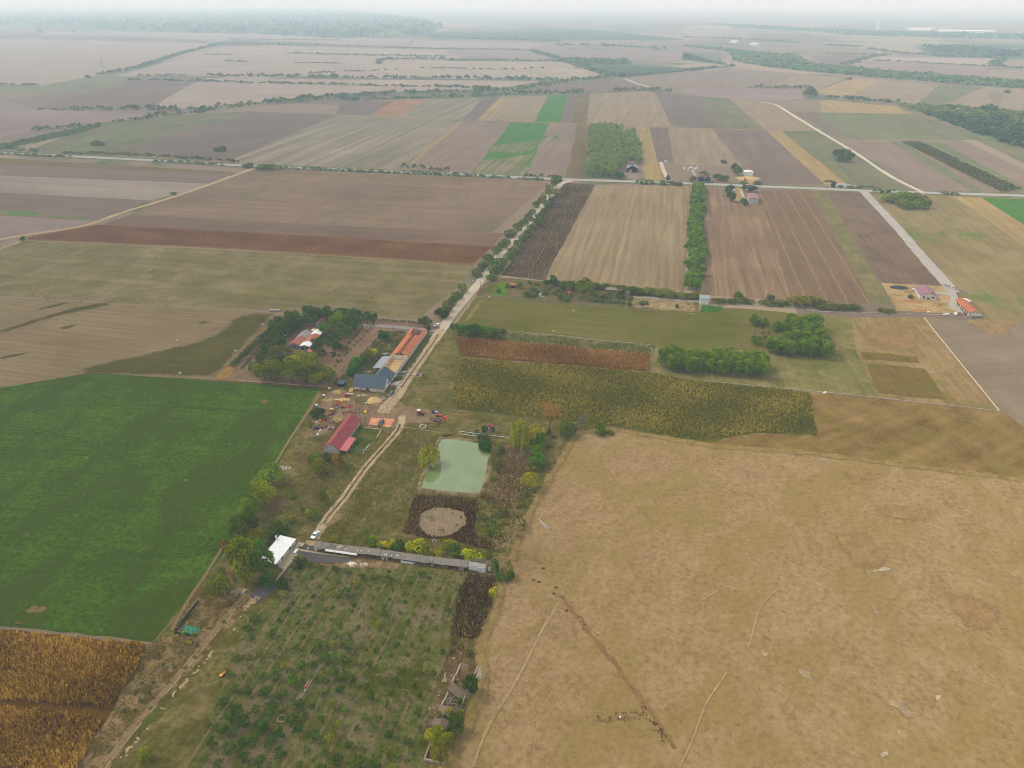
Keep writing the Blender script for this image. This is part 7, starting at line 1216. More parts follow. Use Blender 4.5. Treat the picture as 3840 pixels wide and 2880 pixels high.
heap('sand_heap','pale yellow sand heap between the barn front and the gravel road','heap',P('A',1045,232),4.4,3.9,1.5,SAND,0,2); heap('gravel_heap','grey gravel heap beside the barn wall, upper one','heap',P('B',1300,975),4.4,1.6,.9,GRAVEL,ang(-10),3); heap('gravel_heap','grey gravel heap beside the barn wall, lower one','heap',P('B',1150,1225),3.6,3.4,1.3,GRAVEL,0,4)
heap('gravel_heap','flat grey gravel spill between the two barn side heaps','heap',P('B',1255,1045),3.6,1.0,.3,GRAVEL,0,9); heap('stone_heap','small heap of pale stones in the farmyard grass','heap',P('A',925,268),1.6,1.0,.5,GRAVEL,0,5); heap('sand_heap','long brown sand heap in front of the white hangar','heap',P('K',1830,345),14,8,3.0,SAND,0,6); heap('gravel_heap','big grey gravel heap at the right of the dark tree by the main road','heap',P('T3',1040,1208),16,8,3.2,GRAVEL,ang(10),7); heap('soil_heap','dark soil heap left of the grey gravel heap by the main road','heap',P('T3',945,1178),7,4,2.2,surf('dark_soil',(92,76,68),.95,.2,1),0,8)
CHAN=surf('dirty_concrete',(180,156,118),.9,.2,1.5,dirt=((140,108,74),.5,.8))
q=random.Random(21)
def jumble(name,label,cat,loc,a,b,h,n,mats,rz=0,kind='mix',seed=1):
    """one heap of mixed scrap"""
    q=random.Random(seed); m=MB()
    for i in range(n):
        x,y=q.gauss(0,a*.42),q.gauss(0,b*.42); z=max(.08,h*math.exp(-(x/a)**2-(y/b)**2)*q.uniform(.2,1)); s=q.uniform(.25,.9)
        m.rbox((x,y,z),(s*q.uniform(.5,2.2),s*q.uniform(.3,1),s*q.uniform(.12,.6)),(q.uniform(-.5,.5),q.uniform(-.5,.5),q.uniform(0,3.1)),q.randrange(len(mats)))
    return tag(m.build(name,mats,None,loc,rz),label,cat)
BLUEP=surf('blue_sheet',(104,124,168),.6,.1,2); ORPL=surf('orange_plastic',(222,130,66),.5,.08,2)
jumble('scrap_heap','mixed scrap heap with tyres and sheets left of the red roofed house','scrap',P('A',240,625),3.2,1.4,.8,34,[STEEL,WHITEP,BLUEP,RUST_,RUBBER],0,seed=3); jumble('scrap_heap','rusty scrap and boards against the left wall of the red roofed house','scrap',P('A',450,620),2.6,1.0,.7,30,[RUST_,OLDWOOD,WHITEP,RUST_],0,seed=4); jumble('sack_heap','heap of white sacks by the red spreader hopper','sacks',P('A',705,148),2.4,1.1,1.1,24,[WHITEP,WHITEP,CREAM],0,seed=5); jumble('brick_heap','heap of bricks and rubble at the gravel road corner','rubble',P('A',1175,215),2.2,1.4,.9,40,[BRICK,CONC,GREYBLOCK,STEEL],0,seed=6); jumble('plank_heap','scattered planks and boards before the barn front','planks',P('A',875,160),3.4,.8,.4,26,[WOOD,OLDWOOD,CREAM],0,seed=7)
jumble('rubble_heap','heap of dark rubble in the grass right of the two rut track','rubble',P('B',1625,1045),2.4,1.4,.9,44,[GREYBLOCK,BLACKW,PANEL,RUST_],0,seed=8); jumble('rubble_heap','pale rubble heap at the top of the grey lean-to roof','rubble',P('B',930,610),3.0,1.2,1.1,36,[CONC,PANEL,CREAM],0,seed=9); jumble('brick_heap','red brick debris in front of the lean-to','rubble',P('B',545,975),3.0,1.2,.7,40,[BRICK,OLDWOOD,PANEL],0,seed=10)
jumble('rubbish_heap','white plastic rubbish heap on the orchard edge below the long shed','rubbish',P('D',1430,610),1.8,1.1,.5,60,[WHITEP,PANEL,CREAM],0,seed=11); jumble('rubbish_heap','smaller scatter of white rubbish right of the big rubbish heap','rubbish',P('D',1610,610),1.8,.7,.3,28,[WHITEP,CONC,CREAM],0,seed=12); jumble('rubble_heap','heap of whitish broken stones under the large yellow green tree','rubble',P('S4',545,890),2.6,1.6,.6,70,[CONC,CHAN,GREYBLOCK,CHAN],0,seed=13); jumble('branch_heap','pile of pale cut branches near the alfalfa edge','branches',P('S1',655,1440),2.4,2.0,.5,40,[PANEL,OLDWOOD,CREAM],0,seed=14); jumble('rubble_heap','row of flat pale stones by the upper end of the channel','rubble',P('S4',650,975),1.3,5.0,.25,60,[CHAN,CONC,CHAN],ang(25),seed=15)
jumble('scrap_heap','pipes and rubbish at the foot of the orange roofed stable','scrap',P('J',1700,725),5,1.3,.9,40,[BRICK,CONC,WHITEP,RUST_],0,seed=16); jumble('rubble_heap','stones and pallets along the fence above the orange roofed stable','rubble',P('J',1660,260),4.0,9,.8,60,[CONC,OLDWOOD,GREYBLOCK],ang(-10),seed=17); jumble('rubble_heap','white debris left in the corner of the sand bank','rubble',P('S2',1845,1060) if False else P('S2',1600,1125),2,1,.6,14,[PANEL,OLDWOOD],0,seed=18)
def thing_mesh(mb,name,mt,label,cat,loc,rz=0,group=None): return tag(mb.build(name,mt,None,loc,rz),label,cat,group)
m=MB(); [m.box(-1.9+i*.02,1.9,-1.0+i*.25,-.78+i*.25,.0,.24+.02*(i%3)) for i in range(8)]; thing_mesh(m,'timber_stack',WOOD,'stack of pale yellow timber boards beside the yellow drum','timber',P('A',625,218),ang(4)).scale=(1.5,1,1)
m=MB(); [m.box(-2.0,2.0,-.3+i*.22,-.1+i*.22,0,.2) for i in range(3)]; thing_mesh(m,'timber_stack',PANEL,'white beams lying left of the timber stack','timber',P('A',548,218),ang(14))
m=MB(); m.lathe([(0,0),(.55,0),(.6,.15),(.6,1.0),(.5,1.15),(0,1.2)]); thing_mesh(m,'drum',yb,'yellow round drum behind the red hopper in the upper scrap yard','drum',P('A',595,250)); m=MB(); m.lathe([(0,0),(.5,.05),(.72,.5),(.6,1.1),(.3,1.4),(0,1.42)]); thing_mesh(m,'cement_mixer_drum',ORPL,'orange mixer drum by the red hopper trailer','drum',P('A',297,522)); m=MB(); m.lathe([(0,0),(.45,0),(.45,.9),(0,.95)]); thing_mesh(m,'drum',BLACKW,'black drum behind the orange mixer drum','drum',P('A',268,505)); m=MB(); m.lathe([(0,0),(.45,0),(.5,.7),(.3,.9),(0,.9)]); thing_mesh(m,'drum',CREAM,'cream barrel left of the orange mixer drum','drum',P('A',258,532))
for i,(x,y) in enumerate(((285,572),(262,578),(395,600),(375,575))): m=MB(); m.lathe([(.32,0),(.55,.02),(.62,.14),(.55,.28),(.32,.3),(.32,0)],n=14); thing_mesh(m,'tyre',RUBBER,'black tyre lying on the scrap beside the rusty chassis','tyre',P('A',x,y),0,'tyres on the scrap')
m=MB(); m.lathe([(0,0),(.5,.1),(.62,.5),(.5,.95),(0,1.1)]); thing_mesh(m,'tank',WHITEP,'round white tank at the lower edge of the scrap','tank',P('A',265,712)); m=MB(); m.rbox((0,0,.5),(1.2,.6,1.0),(0,0,.4)); m.rbox((0,0,1.05),(1.0,.5,.1),(0,0,.4)); thing_mesh(m,'fridge',WHITEP,'white cabinet lying on the scrap','cabinet',P('A',303,660))
m=MB(); m.rbox((0,0,.35),(1.6,.9,.06),(.15,0,.1)); [m.rbox((x,y,.17),(.08,.08,.34)) for x in (-.6,.6) for y in (-.3,.3)]; thing_mesh(m,'sheet',BLUEP,'blue sheet leaning near the field edge at the upper left of the yard','sheet',P('A',275,312)); m=MB(); m.rbox((0,0,.4),(1.1,.7,.8)); m.rbox((0,0,.85),(1.2,.8,.08)); thing_mesh(m,'box',BLUEP,'blue box behind the yellow loader','box',P('A',525,342))
for x,y,lb in ((425,62,'white sack dropped at the field corner above the straw litter'),(348,158,'white bag lying at the alfalfa edge'),(245,292,'white plastic sheet on the field path')): m=MB(); m.lathe([(0,0),(.7,.05),(.75,.35),(.4,.6),(0,.65)],n=9); thing_mesh(m,'sack',WHITEP,lb,'sack',P('A',x,y))
# tiled pad, garden edges, frames, troughs
pad=field('tile_pad',PS('A','970,568 1000,470 1330,492 1268,608 1160,590'),surf('orange_tile_pad',(212,138,96),.9,.16,1.2,dirt=((206,186,160),.35,.7)),6,.15,1.5)
def wall_line(name,label,pts,w,h,mt,cat='wall',gaps=0.0,seed=1,piece=3.0):
    q=random.Random(seed); m=MB()
    for a,b in zip(pts[:-1],pts[1:]):
        L=(b-a).length; n=max(1,int(L/piece)); d=(b-a).normalized(); nn=Vector((d.y,-d.x,0))*w/2
        for i in range(n):
            if q.random()<gaps: continue
            p0=a.lerp(b,i/n); p1=a.lerp(b,(i+1)/n)-d*.02; hh=h*q.uniform(.85,1.1); up=Vector((0,0,hh)); m.hexa([p0-nn,p1-nn,p1+nn,p0+nn,p0-nn+up,p1-nn+up,p1+nn+up,p0+nn+up])
    return tag(m.build(name,mt),label,cat)
wall_line('kerb_wall','pale low wall along the top of the lawn beside the red roofed house',PS('R','1530,715 2000,770'),.25,.35,CREAM); wall_line('kerb_wall','thin low wall down the right side of the lawn by the red house',PS('R','2000,775 1880,985'),.2,.3,CREAM)
wall_line('log','two pale poles lying on the grass beside the rutted track',PS('R','1690,1150 1520,1395'),.22,.25,PANEL,'log'); wall_line('log','thin pole lying parallel to the rutted track',PS('R','1770,1120 1570,1450'),.15,.2,OLDWOOD,'log'); jumble('branch_heap','dark pile of sticks under the pale poles on the lawn','branches',P('R',1570,1310),1.0,.8,.4,16,[OLDWOOD,GREYBLOCK],0,seed=30)
wall_line('field_wall','long low concrete wall below the left grove and the fenced paddock',PS('F','1521,824 1655,837 1821,852.5 2158,889'),.4,.55,CONC,'wall',0.02); wall_line('field_wall','pale low wall along the right edge of the paddock',PS('F','2158,888 2021,719 1996,687'),.45,.5,CREAM,'wall',0.02); wall_line('field_wall','white low wall along the lower edge of the mown hay field',PS('S2','545,1318 1000,1362 1400,1405 1750,1440'),.3,.35,CONC,'wall',0)
wall_line('field_kerb','low kerb on the far side of the hay field and the sandy plot',PS('T5','180,722 500,735 900,778 1380,790 1700,800'),.5,.45,CONC,'wall',.05)
wall_line('concrete_channel','long straight pale concrete channel edge left of the orchard',PS('S6','840,1662 1130,1300 1500,860 1790,510 1905,378 1990,280'),.28,.2,CHAN,'channel',0); pl=PS('S6','960,1600 1130,1390 1420,1040 1510,940 1640,800 1780,650 1900,500 1990,350 2040,280'); q=random.Random(4)
for i in range(46):
    k=q.uniform(0,len(pl)-1.01); a=pl[int(k)].lerp(pl[int(k)+1],k%1); m=MB(); sz=q.uniform(.3,.8); m.hexa([(-sz,-.3,-.05),(sz*.8,-.35,-.05),(sz,.3,-.05),(-sz*.7,.35,-.05),(-sz*.7,-.2,.2),(sz*.6,-.25,.25),(sz*.7,.2,.22),(-sz*.5,.22,.18)]); tag(m.build('stone',CHAN,None,a+Vector((q.uniform(-.6,.6),q.uniform(-.6,.6),0)),q.uniform(.2,1.6)),'pale stone lying in the broken row beside the concrete channel','stone','stones beside the channel')
wall_line('kerb','pale kerb between the asphalt strip and the bare plot',PS('D','335,655 145,888'),.3,.25,CREAM,'kerb')
wall_line('garden_edge','low stone edge behind the homestead front row of trees',PS('S1','290,742 640,765 1000,792'),.3,.35,CONC,'wall',.1); wall_line('field_wall','low wall between the soil strip and the barn weeds',PS('S1','1440,335 1330,460 1230,560'),.3,.5,CONC,'wall',.05)
r=thing('trellis','rows of weathered timber frames above the green pond','trellis',P('S5',930,262),ang(13.5))
for i,(x0,x1,y,h) in enumerate(((0,24.5,0,1.0),(0,24,1.3,1.2),(1,10,-1.6,.6),(16,26,6.5,1.3),(17,24,4.6,1.0))):
    m=MB(); m.rbox(((x0+x1)/2,y,h),(x1-x0,.22,.12)); [m.box(x-.07,x+.07,y-.07,y+.07,0,h) for x in np.linspace(x0+.2,x1-.2,max(3,int((x1-x0)/3)))]; m.build('rail',PANEL if i in (0,2) else OLDWOOD,r)
r=thing('trough','square pale concrete water basin in the grass below the flat trailer','basin',P('S5',650,217),ang(10)); m=MB(); m.box(-1.5,1.5,-1.2,-.9,0,.7).box(-1.5,1.5,.9,1.2,0,.7).box(-1.5,-1.2,-.9,.9,0,.7).box(1.2,1.5,-.9,.9,0,.7); m.build('rim',CREAM,r); m=MB(); m.box(-1.19,1.19,-.89,.89,0,.15); m.build('water',DARK,r)
def ring(label,loc,rad,mt): r=thing('well_ring',label,'well',loc); m=MB(); m.lathe([(rad*.8,.0),(rad,.0),(rad,.55),(rad*.8,.55),(rad*.8,.02)],n=20); m.build('ring',mt,r); m=MB(); m.lathe([(0,.1),(rad*.8,.1)],n=20); m.build('opening',BLACKW,r)
ring('round concrete well ring at the lower end of the long trough in the orchard',P('S7',333,1272),1.25,surf('ochre_concrete',(176,150,96),.9,.15,2)); ring('concrete well ring in the grass below the reed ring',P('S5',740,1132),.8,CONC)
r=thing('water_trough','long narrow grey trough on the orchard grass','trough',P('S7',335,1325),ang(15.8)); Lt=21.5
m=MB(); m.box(-.55,-.42,6,Lt,0,.55).box(.42,.55,6,Lt,0,.55).box(-.42,.42,Lt-.15,Lt,0,.55); m.build('side',CONC,r); m=MB(); m.box(-.41,.41,6,Lt-.16,.02,.2); m.build('base',OLDWOOD,r); m=MB(); m.box(-.5,-.38,0,6,.0,.16).box(.3,.42,.6,6,0,.16); m.build('rail',OLDWOOD,r); m=MB(); m.rbox((0,13.4,.5),(.7,.9,.5)); m.build('red_box',paint('trough_red',(190,50,56)),r); m=MB(); m.lathe([(0,0),(.35,.05),(.35,.4),(0,.5)],(0,12.2,.2),9); m.build('bucket',WHITEP,r); m=MB(); m.rbox((.1,3.2,.4),(.8,.6,.5),(0,0,.3)); m.build('pump',RUST_,r)
r=thing('netting','green garden netting stretched over a low frame','net',P('S6',1395,588),ang(10)); NET=surf('green_net',(28,128,96),.7,.18,2); NETD=surf('dark_green_net',(44,82,78),.8,.2,2)
m=MB()
rr=np.random.default_rng(8); nx_,ny_=16,6; v=[]; 
for j in range(ny_+1):
    for i in range(nx_+1): v.append((2.4+5.0*i/nx_+rr.normal(0,.04),.1+2.6*j/ny_+.12*math.sin(i),1.5-.5*(1-j/ny_)-.5*(i/nx_)+.12*math.sin(i*1.3+j)+rr.normal(0,.03)))
m.v=v; m.f=[(j*(nx_+1)+i,j*(nx_+1)+i+1,(j+1)*(nx_+1)+i+1,(j+1)*(nx_+1)+i) for j in range(ny_) for i in range(nx_)]; m.m=[0]*len(m.f); m.build('net_sheet',NET,r); m=MB(); [m.tube((0,y,1.4),(6.6,y+.3,1.3),.05,.05,5) for y in (.2,1.3,2.5)]; [m.tube((x,y,0),(x,y,1.4),.05,.05,5) for x in (0,3.3,6.6) for y in (.2,2.5)]; m.build('frame',OLDWOOD,r); m=MB(); m.box(-.05,.0,0,14,0,1.2).box(0,7,-.05,0,0,.9); m.build('net_fence',NETD,r)
# fences, poles, bales
def fence(label,pts,h,step,mt=OLDWOOD,wire=STEEL,name='wire_fence'):
    r=thing(name,label,'fence',pts[0]); k=0
    for a,b in zip(pts[:-1],pts[1:]):
        L=(b-a).length; n=max(1,int(L/step)); w=MB()
        for i in range(n+1):
            if k>=95: break
            c=a.lerp(b,i/n)-pts[0]; p_=MB(); p_.tube((c.x,c.y,0),(c.x,c.y,h),.07,.06,5); p_.build('post',mt,r); k+=1
        [w.tube(a-pts[0]+Vector((0,0,z)),b-pts[0]+Vector((0,0,z)),.018,.018,4,cap=False) for z in (h*.5,h*.92)]; w.build('wire',wire,r)
fence('wire fence on posts along the left edge of the big dry field',PS('S5','1780,320 1700,490 1590,740 1500,960 1430,1140'),1.3,3.2); fence('dark post fence along the right side of the weed plot by the dry field',PS('S7','2080,190 2020,330 1990,390'),1.3,2.2); fence('wire fence behind the hedge of the hay field',PS('T5','200,712 500,728 800,765 1150,775 1400,785'),1.5,6); fence('post fence around the left side of the sandy house plot',PS('T5','1290,595 1330,690 1380,775'),1.4,4); fence('post fence along the top of the sandy house plot',PS('T5','1262,582 1480,597 1700,612'),1.4,5); fence('wire fence along the right pasture below the gravel road',PS('T5','1765,615 1850,710 1990,820 2212,840'),1.3,6); fence('mesh fence along the left edge of the hay field by the gravel road',PS('S2','370,945 300,1045 190,1200 110,1270'),1.6,4,STEEL); fence('post fence of the allotment along the hay field',PS('S2','340,1035 560,1050 800,1075 1030,1095 1300,1115 1510,1132'),1.4,6,OLDWOOD); fence('post fence along the green crop above the farmyard',PS('S3','0,905 330,940')+PS('S3','360,760 700,800 1100,850'),1.0,4); fence('dark netted fence posts at the alfalfa edge above the green netting',PS('S6','1395,575 1520,345'),1.4,2.5,BLACKW,BLACKW,'net_fence'); fence('broken fence at the top left corner of the dry field',PS('S5','1760,290 2000,240 2100,215')+PS('S5','2212,235'),1.3,4)
def pole(label,code,x,y,h,group=None,arm=True,mt=OLDWOOD):
    r=thing('utility_pole',label,'pole',P(code,x,y),ang(11.5),group); m=MB(); m.tube((0,0,-.3),(0,0,h),.17,.12,8); m.build('post',mt,r)
    if arm:
        m=MB(); m.rbox((0,0,h-.5),(1.5,.1,.12)); m.build('crossarm',mt,r); [MB().lathe([(0,0),(.06,.02),(.08,.12),(0,.2)],(x,0,h-.44),7).build('insulator',WHITEP,r) for x in (-.65,0,.65)]
pole('wooden power pole at the back corner of the red roofed house','R',1470,600,8.2); pole('tall concrete pole at the end of the allotment fence','S2',1508,1130,10.5,None,True,CONC); pole('power pole on the lane behind the broken tiled barn roof','S1',1522,325,8.0); pole('power pole beside the small dark hut left of the barn front','S1',1150,765,7.2); pole('power pole next to the clipped column at the road junction','S1',1812,330,7.5); pole('low pole standing at the right side of the road junction','S1',1918,350,3.0,None,False); pole('thin lamp post in the meadow above the white saloon car','S4',1132,262,5.5,None,False,STEEL); pole('short brown gate post at the junction, left one','B',2018,85,1.3,None,False,BROWNW); pole('short brown gate post at the junction, right one','B',2040,75,1.3,None,False,BROWNW)
pole('power pole in the allotment near the orange hut','S2',577,1032,7); pole('power pole at the allotment corner on the gravel road','S2',345,1005,7.5); pole('power pole inside the allotment beside the white heap','S2',822,1005,7)
for i,(c,x,y,lb) in enumerate((('T2',25,1012,'pole in the striped field left of the hedge'),('T2',437,1030,'pole on the yellow strip beside the pink field'),('T2',840,1047,'pole at the corner of the far green field'),('T2',1281,1067,'pole on the pale pink field right of the green one'),('T2',1432,1142,'pole at the main road by the gravel junction'),('T3',266,1045,'pole behind the grey bush in the field'),('T3',630,1084,'pole in the ploughed field right of the hangar'),('T3',1462,1150,'pole in the pink field right of the pale track'),('T1',625,916,'pole above the oval bush in the green strip'),('T1',1020,950,'pole at the edge of the far ploughed field'),('T1',1825,992,'pole in the far striped field on the left'))): pole('far wooden '+lb,c,x,y,11 if c!='T2' else 11,'far poles',True)
for i,(x,y) in enumerate(((668,450),)):
    r=thing('pylon','hazy lattice pylon standing in the far pale field','pylon',P('T1',x,y),0.3); m=MB(); h=30
    for sx in (-1,1):
        for sy in (-1,1): m.tube((sx*3,sy*3,0),(sx*.5,sy*.5,h),.2,.15,4)
    for z in range(0,28,4): k=3-2.5*z/h; k2=3-2.5*(z+4)/h; [m.tube((-k*s,-k,z),(k2*s,-k2,z+4),.1,.1,4) for s in (-1,1)]; [m.tube((-k,k*s,z),(-k2,-k2*s,z+4),.1,.1,4) for s in (-1,1)]
    m.build('lattice',STEEL,r); m=MB(); [m.tube((-w_,0,z),(w_,0,z),.2,.2,4) for z,w_ in ((22,6),(26,4.5),(29,3))]; m.build('crossarm',STEEL,r)
BALE=surf('hay_bale',(186,168,128),.95,.2,3); BALED=surf('old_bale',(172,164,152),.95,.2,3)
def bale(label,c,x,y,mt,rz,group=None):
    m=MB(); m.lathe([(0,-.65),(.72,-.65),(.8,-.55),(.8,.55),(.72,.65),(0,.65)],n=18); o=m.build('hay_bale',mt,None,P(c,x,y)+Vector((0,0,.8)),smooth=False); o.rotation_euler=(0,math.pi/2,rz); tag(o,label,'hay bale',group)
for lb,c,x,y,mt in (('pale hay bale at the top left corner of the mown hay field','S2',415,1063,BALE),('pale hay bale alone in the middle of the mown hay field','S2',1088,1170,BALE),('pale hay bale on the lower fence of the hay field','S2',925,1333,BALE),('grey hay bale alone on the tan stubble','T4',1153,972,BALED),('grey hay bale at the lower edge of the dark mown strip','T4',1168,1184,BALED),('pale hay bale at the upper right of the dark mown strip','T4',1705,868,BALE),('grey hay bale beside the ochre verge in the dark strip','T4',1528,1040,BALED)): bale(lb,c,x,y,mt,rnd.uniform(0,3))
for i in range(5): bale('grey hay bale in the row of five at the top of the dark strip','T4',1754+i*14.5,774,BALED,ang(11.5)+math.pi/2*0,'row of five bales')
# things round the white shed and elsewhere
r=thing('table','white garden table with benches on the concrete by the white shed','table',P('D',487,405),ang(14)); m=MB(); m.box(-.45,.45,-1.1,1.1,.72,.78); m.build('tabletop',WHITEP,r); [MB().box(x-.04,x+.04,y-.04,y+.04,0,.72).build('leg',OLDWOOD,r) for x in (-.35,.35) for y in (-.95,.95)]; [MB().box(sx*.75-.15,sx*.75+.15,-1.0,1.0,.4,.46).build('bench',OLDWOOD,r) for sx in (-1,1)]
r=thing('barbecue','black grill standing on the edge of the concrete by the table','grill',P('D',556,345),ang(14)); m=MB(); m.box(-.4,.4,-.25,.25,.7,1.0); m.build('bowl',BLACKW,r); m=MB(); [m.box(x-.03,x+.03,y-.03,y+.03,0,.7) for x in (-.35,.35) for y in (-.2,.2)]; m.build('leg',BLACKW,r)
m=MB(); m.rbox((0,0,.25),(.5,.4,.5)); m.rbox((0,.15,.6),(.5,.08,.4)); thing_mesh(m,'chair',WHITEP,'white plastic chair on the small asphalt square','chair',P('D',690,352),.4)
r=thing('rubbish_stack','stack of white sheets at the corner of the long shed','sheets',P('D',820,372),ang(20)); m=MB(); [m.rbox((0,0,.2+i*.16),(.9-i*.1,.7,.12),(0,.1,i*.3)) for i in range(5)]; m.build('sheet',PANEL,r)
r=thing('gate','dark metal gate across the entrance of the grey gravel yard','gate',P('J',1432,190),ang(60)); m=MB(); m.box(-1.6,1.6,-.04,.04,1.5,1.6).box(-1.6,1.6,-.04,.04,.3,.4); [m.box(x-.03,x+.03,-.03,.03,.4,1.5) for x in np.linspace(-1.6,1.6,9)]; m.build('leaf',BLACKW,r); [MB().box(sx*1.75-.1,sx*1.75+.1,-.1,.1,0,2.0).build('post',BLACKW,r) for sx in (-1,1)]
m=MB(); m.tube((0,0,1.0),(3.0,0,1.0),.75,.75,12).box(.4,.7,-.6,.6,0,.6).box(2.3,2.6,-.6,.6,0,.6); thing_mesh(m,'gas_tank',WHITEP,'white cylindrical gas tank behind the pink roofed house','tank',P('J',738,262),ang(14)+math.pi*0)
m=MB(); m.lathe([(0,0),(1.0,.1),(1.25,.8),(1.0,1.5),(0,1.7)],n=14); thing_mesh(m,'tank',WHITEP,'round white water tank at the foot of the stable','tank',P('J',1595,745)); m=MB(); m.rbox((0,0,.3),(5.6,.9,.5)); m.rbox((0,0,.6),(5.2,.6,.15)); thing_mesh(m,'boat',CREAM,'long cream beam lying on the gravel yard edge','beam',P('J',1525,635),-.75); m=MB(); m.prism([(-1.2,-3,0),(1.2,-3,0),(1.4,1.5,0),(0,3.4,0),(-1.4,1.5,0)],(0,0,.5)); m.prism([(-1.0,-2.8,.5),(1.0,-2.8,.5),(1.2,1.4,.5),(0,3.0,.5),(-1.2,1.4,.5)],(0,0,.25)); thing_mesh(m,'boat',WHITEP,'white upturned boat behind the orange roofed stable','boat',P('J',1810,455),ang(-20)); m=MB(); m.rbox((0,0,.25),(4.2,1.4,.5),(0,0,.15)); m.rbox((.4,0,.6),(2.6,1.0,.2),(0,0,.15)); thing_mesh(m,'sheet_stack',WHITEP,'flat white sheets lying left of the stable on the verge','sheets',P('J',1415,737),0); m=MB(); m.lathe([(0,0),(.7,.1),(.8,.6),(0,1.2)],n=12); thing_mesh(m,'tank',WHITEP,'small white ball shaped tank on the sandy plot edge','tank',P('J',1058,697))
o=heap('soil_heap','flat brown soil heap below the pink roofed house','heap',P('J',790,480),10,3.2,.6,surf('brown_soil',(164,116,72),.95,.15,.8),ang(10),11); heap('soil_heap','second flat brown heap at the bottom of the sandy plot','heap',P('J',915,660),7.5,2.6,.6,surf('brown_soil',(164,116,72)),ang(6),12)
m=MB(); m.lathe([(0,.02),(1,.02)],n=24); o=thing_mesh(m,'pit',surf('black_liner',(36,32,34),.6,.1,2),'black lined oval pit at the top of the sandy plot','pit',P('J',485,207)+Vector((0,0,.22))); o.scale=(6.5,4.2,1); o['kind']='structure'
jumble('sack_heap','pile of white plastic and bags among the allotment shrubs','sacks',P('I',205,272),2.2,3.8,1.6,40,[WHITEP,PANEL],0,seed=44); jumble('branch_heap','dark brush pile on the hay field below the sand bank','branches',P('S2',1670,1140),4.2,1.2,.7,60,[surf('dark_brush',(84,84,62),.95,.2,2),OLDWOOD],0,seed=45)
m=MB(); m.tube((0,0,0),(0,0,1.2),.3,.1,6); m.lathe([(.0,1.2),(.5,1.35),(.62,1.5),(0,1.42)],n=10); thing_mesh(m,'satellite_dish',PANEL,'white dish on a stand beneath the round golden willow','dish',P('S5',664,512))
# fallen tree on the dry field
r=thing('fallen_tree','bare fallen tree lying bleached on the edge of the dry field','fallen tree',P('S5',1575,950),0); FT=surf('bleached_wood',(196,184,166),.9,.15,3); m=MB(); e=P('S5',1660,1060)-P('S5',1575,950); e.z=.3; m.tube((0,0,.3),e*.55,.2,.13,7); m.build('trunk',FT,r); q=random.Random(5); m=MB()
for i in range(34):
    b_=e*q.uniform(.25,.6); a=math.atan2(e.y,e.x)+q.gauss(0,.5); l=q.uniform(1.5,4.5); t=b_+Vector((math.cos(a)*l,math.sin(a)*l,q.uniform(-.2,.9))); m.tube(b_+Vector((0,0,.2)),t,.07,.02,5)
m.build('branches',FT,r)
r=thing('fallen_branch','broken leaning branch above the fallen tree','branch',P('S5',1585,940),0); m=MB(); m.tube((0,0,.1),(1.2,2.2,.6),.1,.05,6); [m.tube((.5,1,.4),(.5+q.uniform(-1,1.4),1+q.uniform(.5,2),q.uniform(.3,1)),.05,.02,5) for _ in range(6)]; m.build('branches',FT,r)
for x,y in ((622,280),(555,362),(592,375),(712,412),(905,672),(865,620),(783,573),(695,455)): heap('mound','small dark molehill like mound on the dry field','mound',P('M',x,y),.9,.7,.35,surf('dark_mound',(92,66,44),.95,.25,4),0,int(x))['group']='small dark mounds'
m=MB(); m.rbox((0,0,.25),(.6,.5,.5)); m.rbox((0,0,.55),(.5,.4,.12)); thing_mesh(m,'white_box',WHITEP,'small white box left alone by the ditch in the dry field','box',P('M',1152,1313)); m=MB(); m.rbox((0,0,.3),(2.2,1.2,.5),(0,.1,.4)); m.rbox((.3,.1,.6),(1.4,.9,.3),(0,.1,.7)); thing_mesh(m,'sack',WHITEP,'white sack on the wall below the grove pasture','sack',P('L',835,616))
for x,y in ((1515,905),(1580,835),(1790,640),(1745,720)): pass
# playing posts in the clearing, village roofs and factory far away
q=random.Random(31); VR=surf('village_roof',(166,120,104),.8,.2,.3); 
for i in range(26):
    x=q.uniform(180,2100); t=(x-130)/2080; y=175+62*t+q.uniform(-14,14); r=thing('village_house','tiny far house with a reddish roof in the hazy village','house',P('T3',x,y),q.uniform(0,3),'far village houses'); gable(r,9,14,5,9,'y',WHITEP if q.random()<.6 else CREAM,VR,.5)
for lb,x0,x1,y,h,d in (('long white factory hall on the right horizon',1640,2010,212,14,120),('shorter white factory hall left of the long one',1450,1600,198,13,90)):
    a=P('T3',x0,y); b=P('T3',x1,y+(8 if x0>1600 else 4)); L=(b-a).length; r=thing('factory',lb,'factory',a,math.atan2((b-a).y,(b-a).x)); m=MB(); m.box(0,L,0,d,0,h); m.build('wall',WHITEP,r); m=MB(); [m.slab((L*i/8,-1,h+.1),(L*(i+1)/8-.5,-1,h+.1),(L*(i+1)/8-.5,d,h+3),(L*i/8,d,h+3),.4) for i in range(8)]; m.build('roof',WHITEMET,r)
r=thing('factory','tall white silo tower of the far village','silo',P('T3',1262,195),0); m=MB(); m.lathe([(0,0),(9,0),(9,42),(4,50),(0,52)],n=14); m.build('silo',WHITEP,r); m=MB(); m.box(9.2,16,-5,5,0,26); m.build('wall',WHITEP,r)
for x,y,lb in ((350,280,'pale farm roofs on the far plain left of the village'),(480,296,'small far pale farm building right of the pale roofs')): r=thing('farm_building',lb,'farm',P('T3',x,y),.3); gable(r,24,60,6,11,'y',WHITEP,CREAM,1)
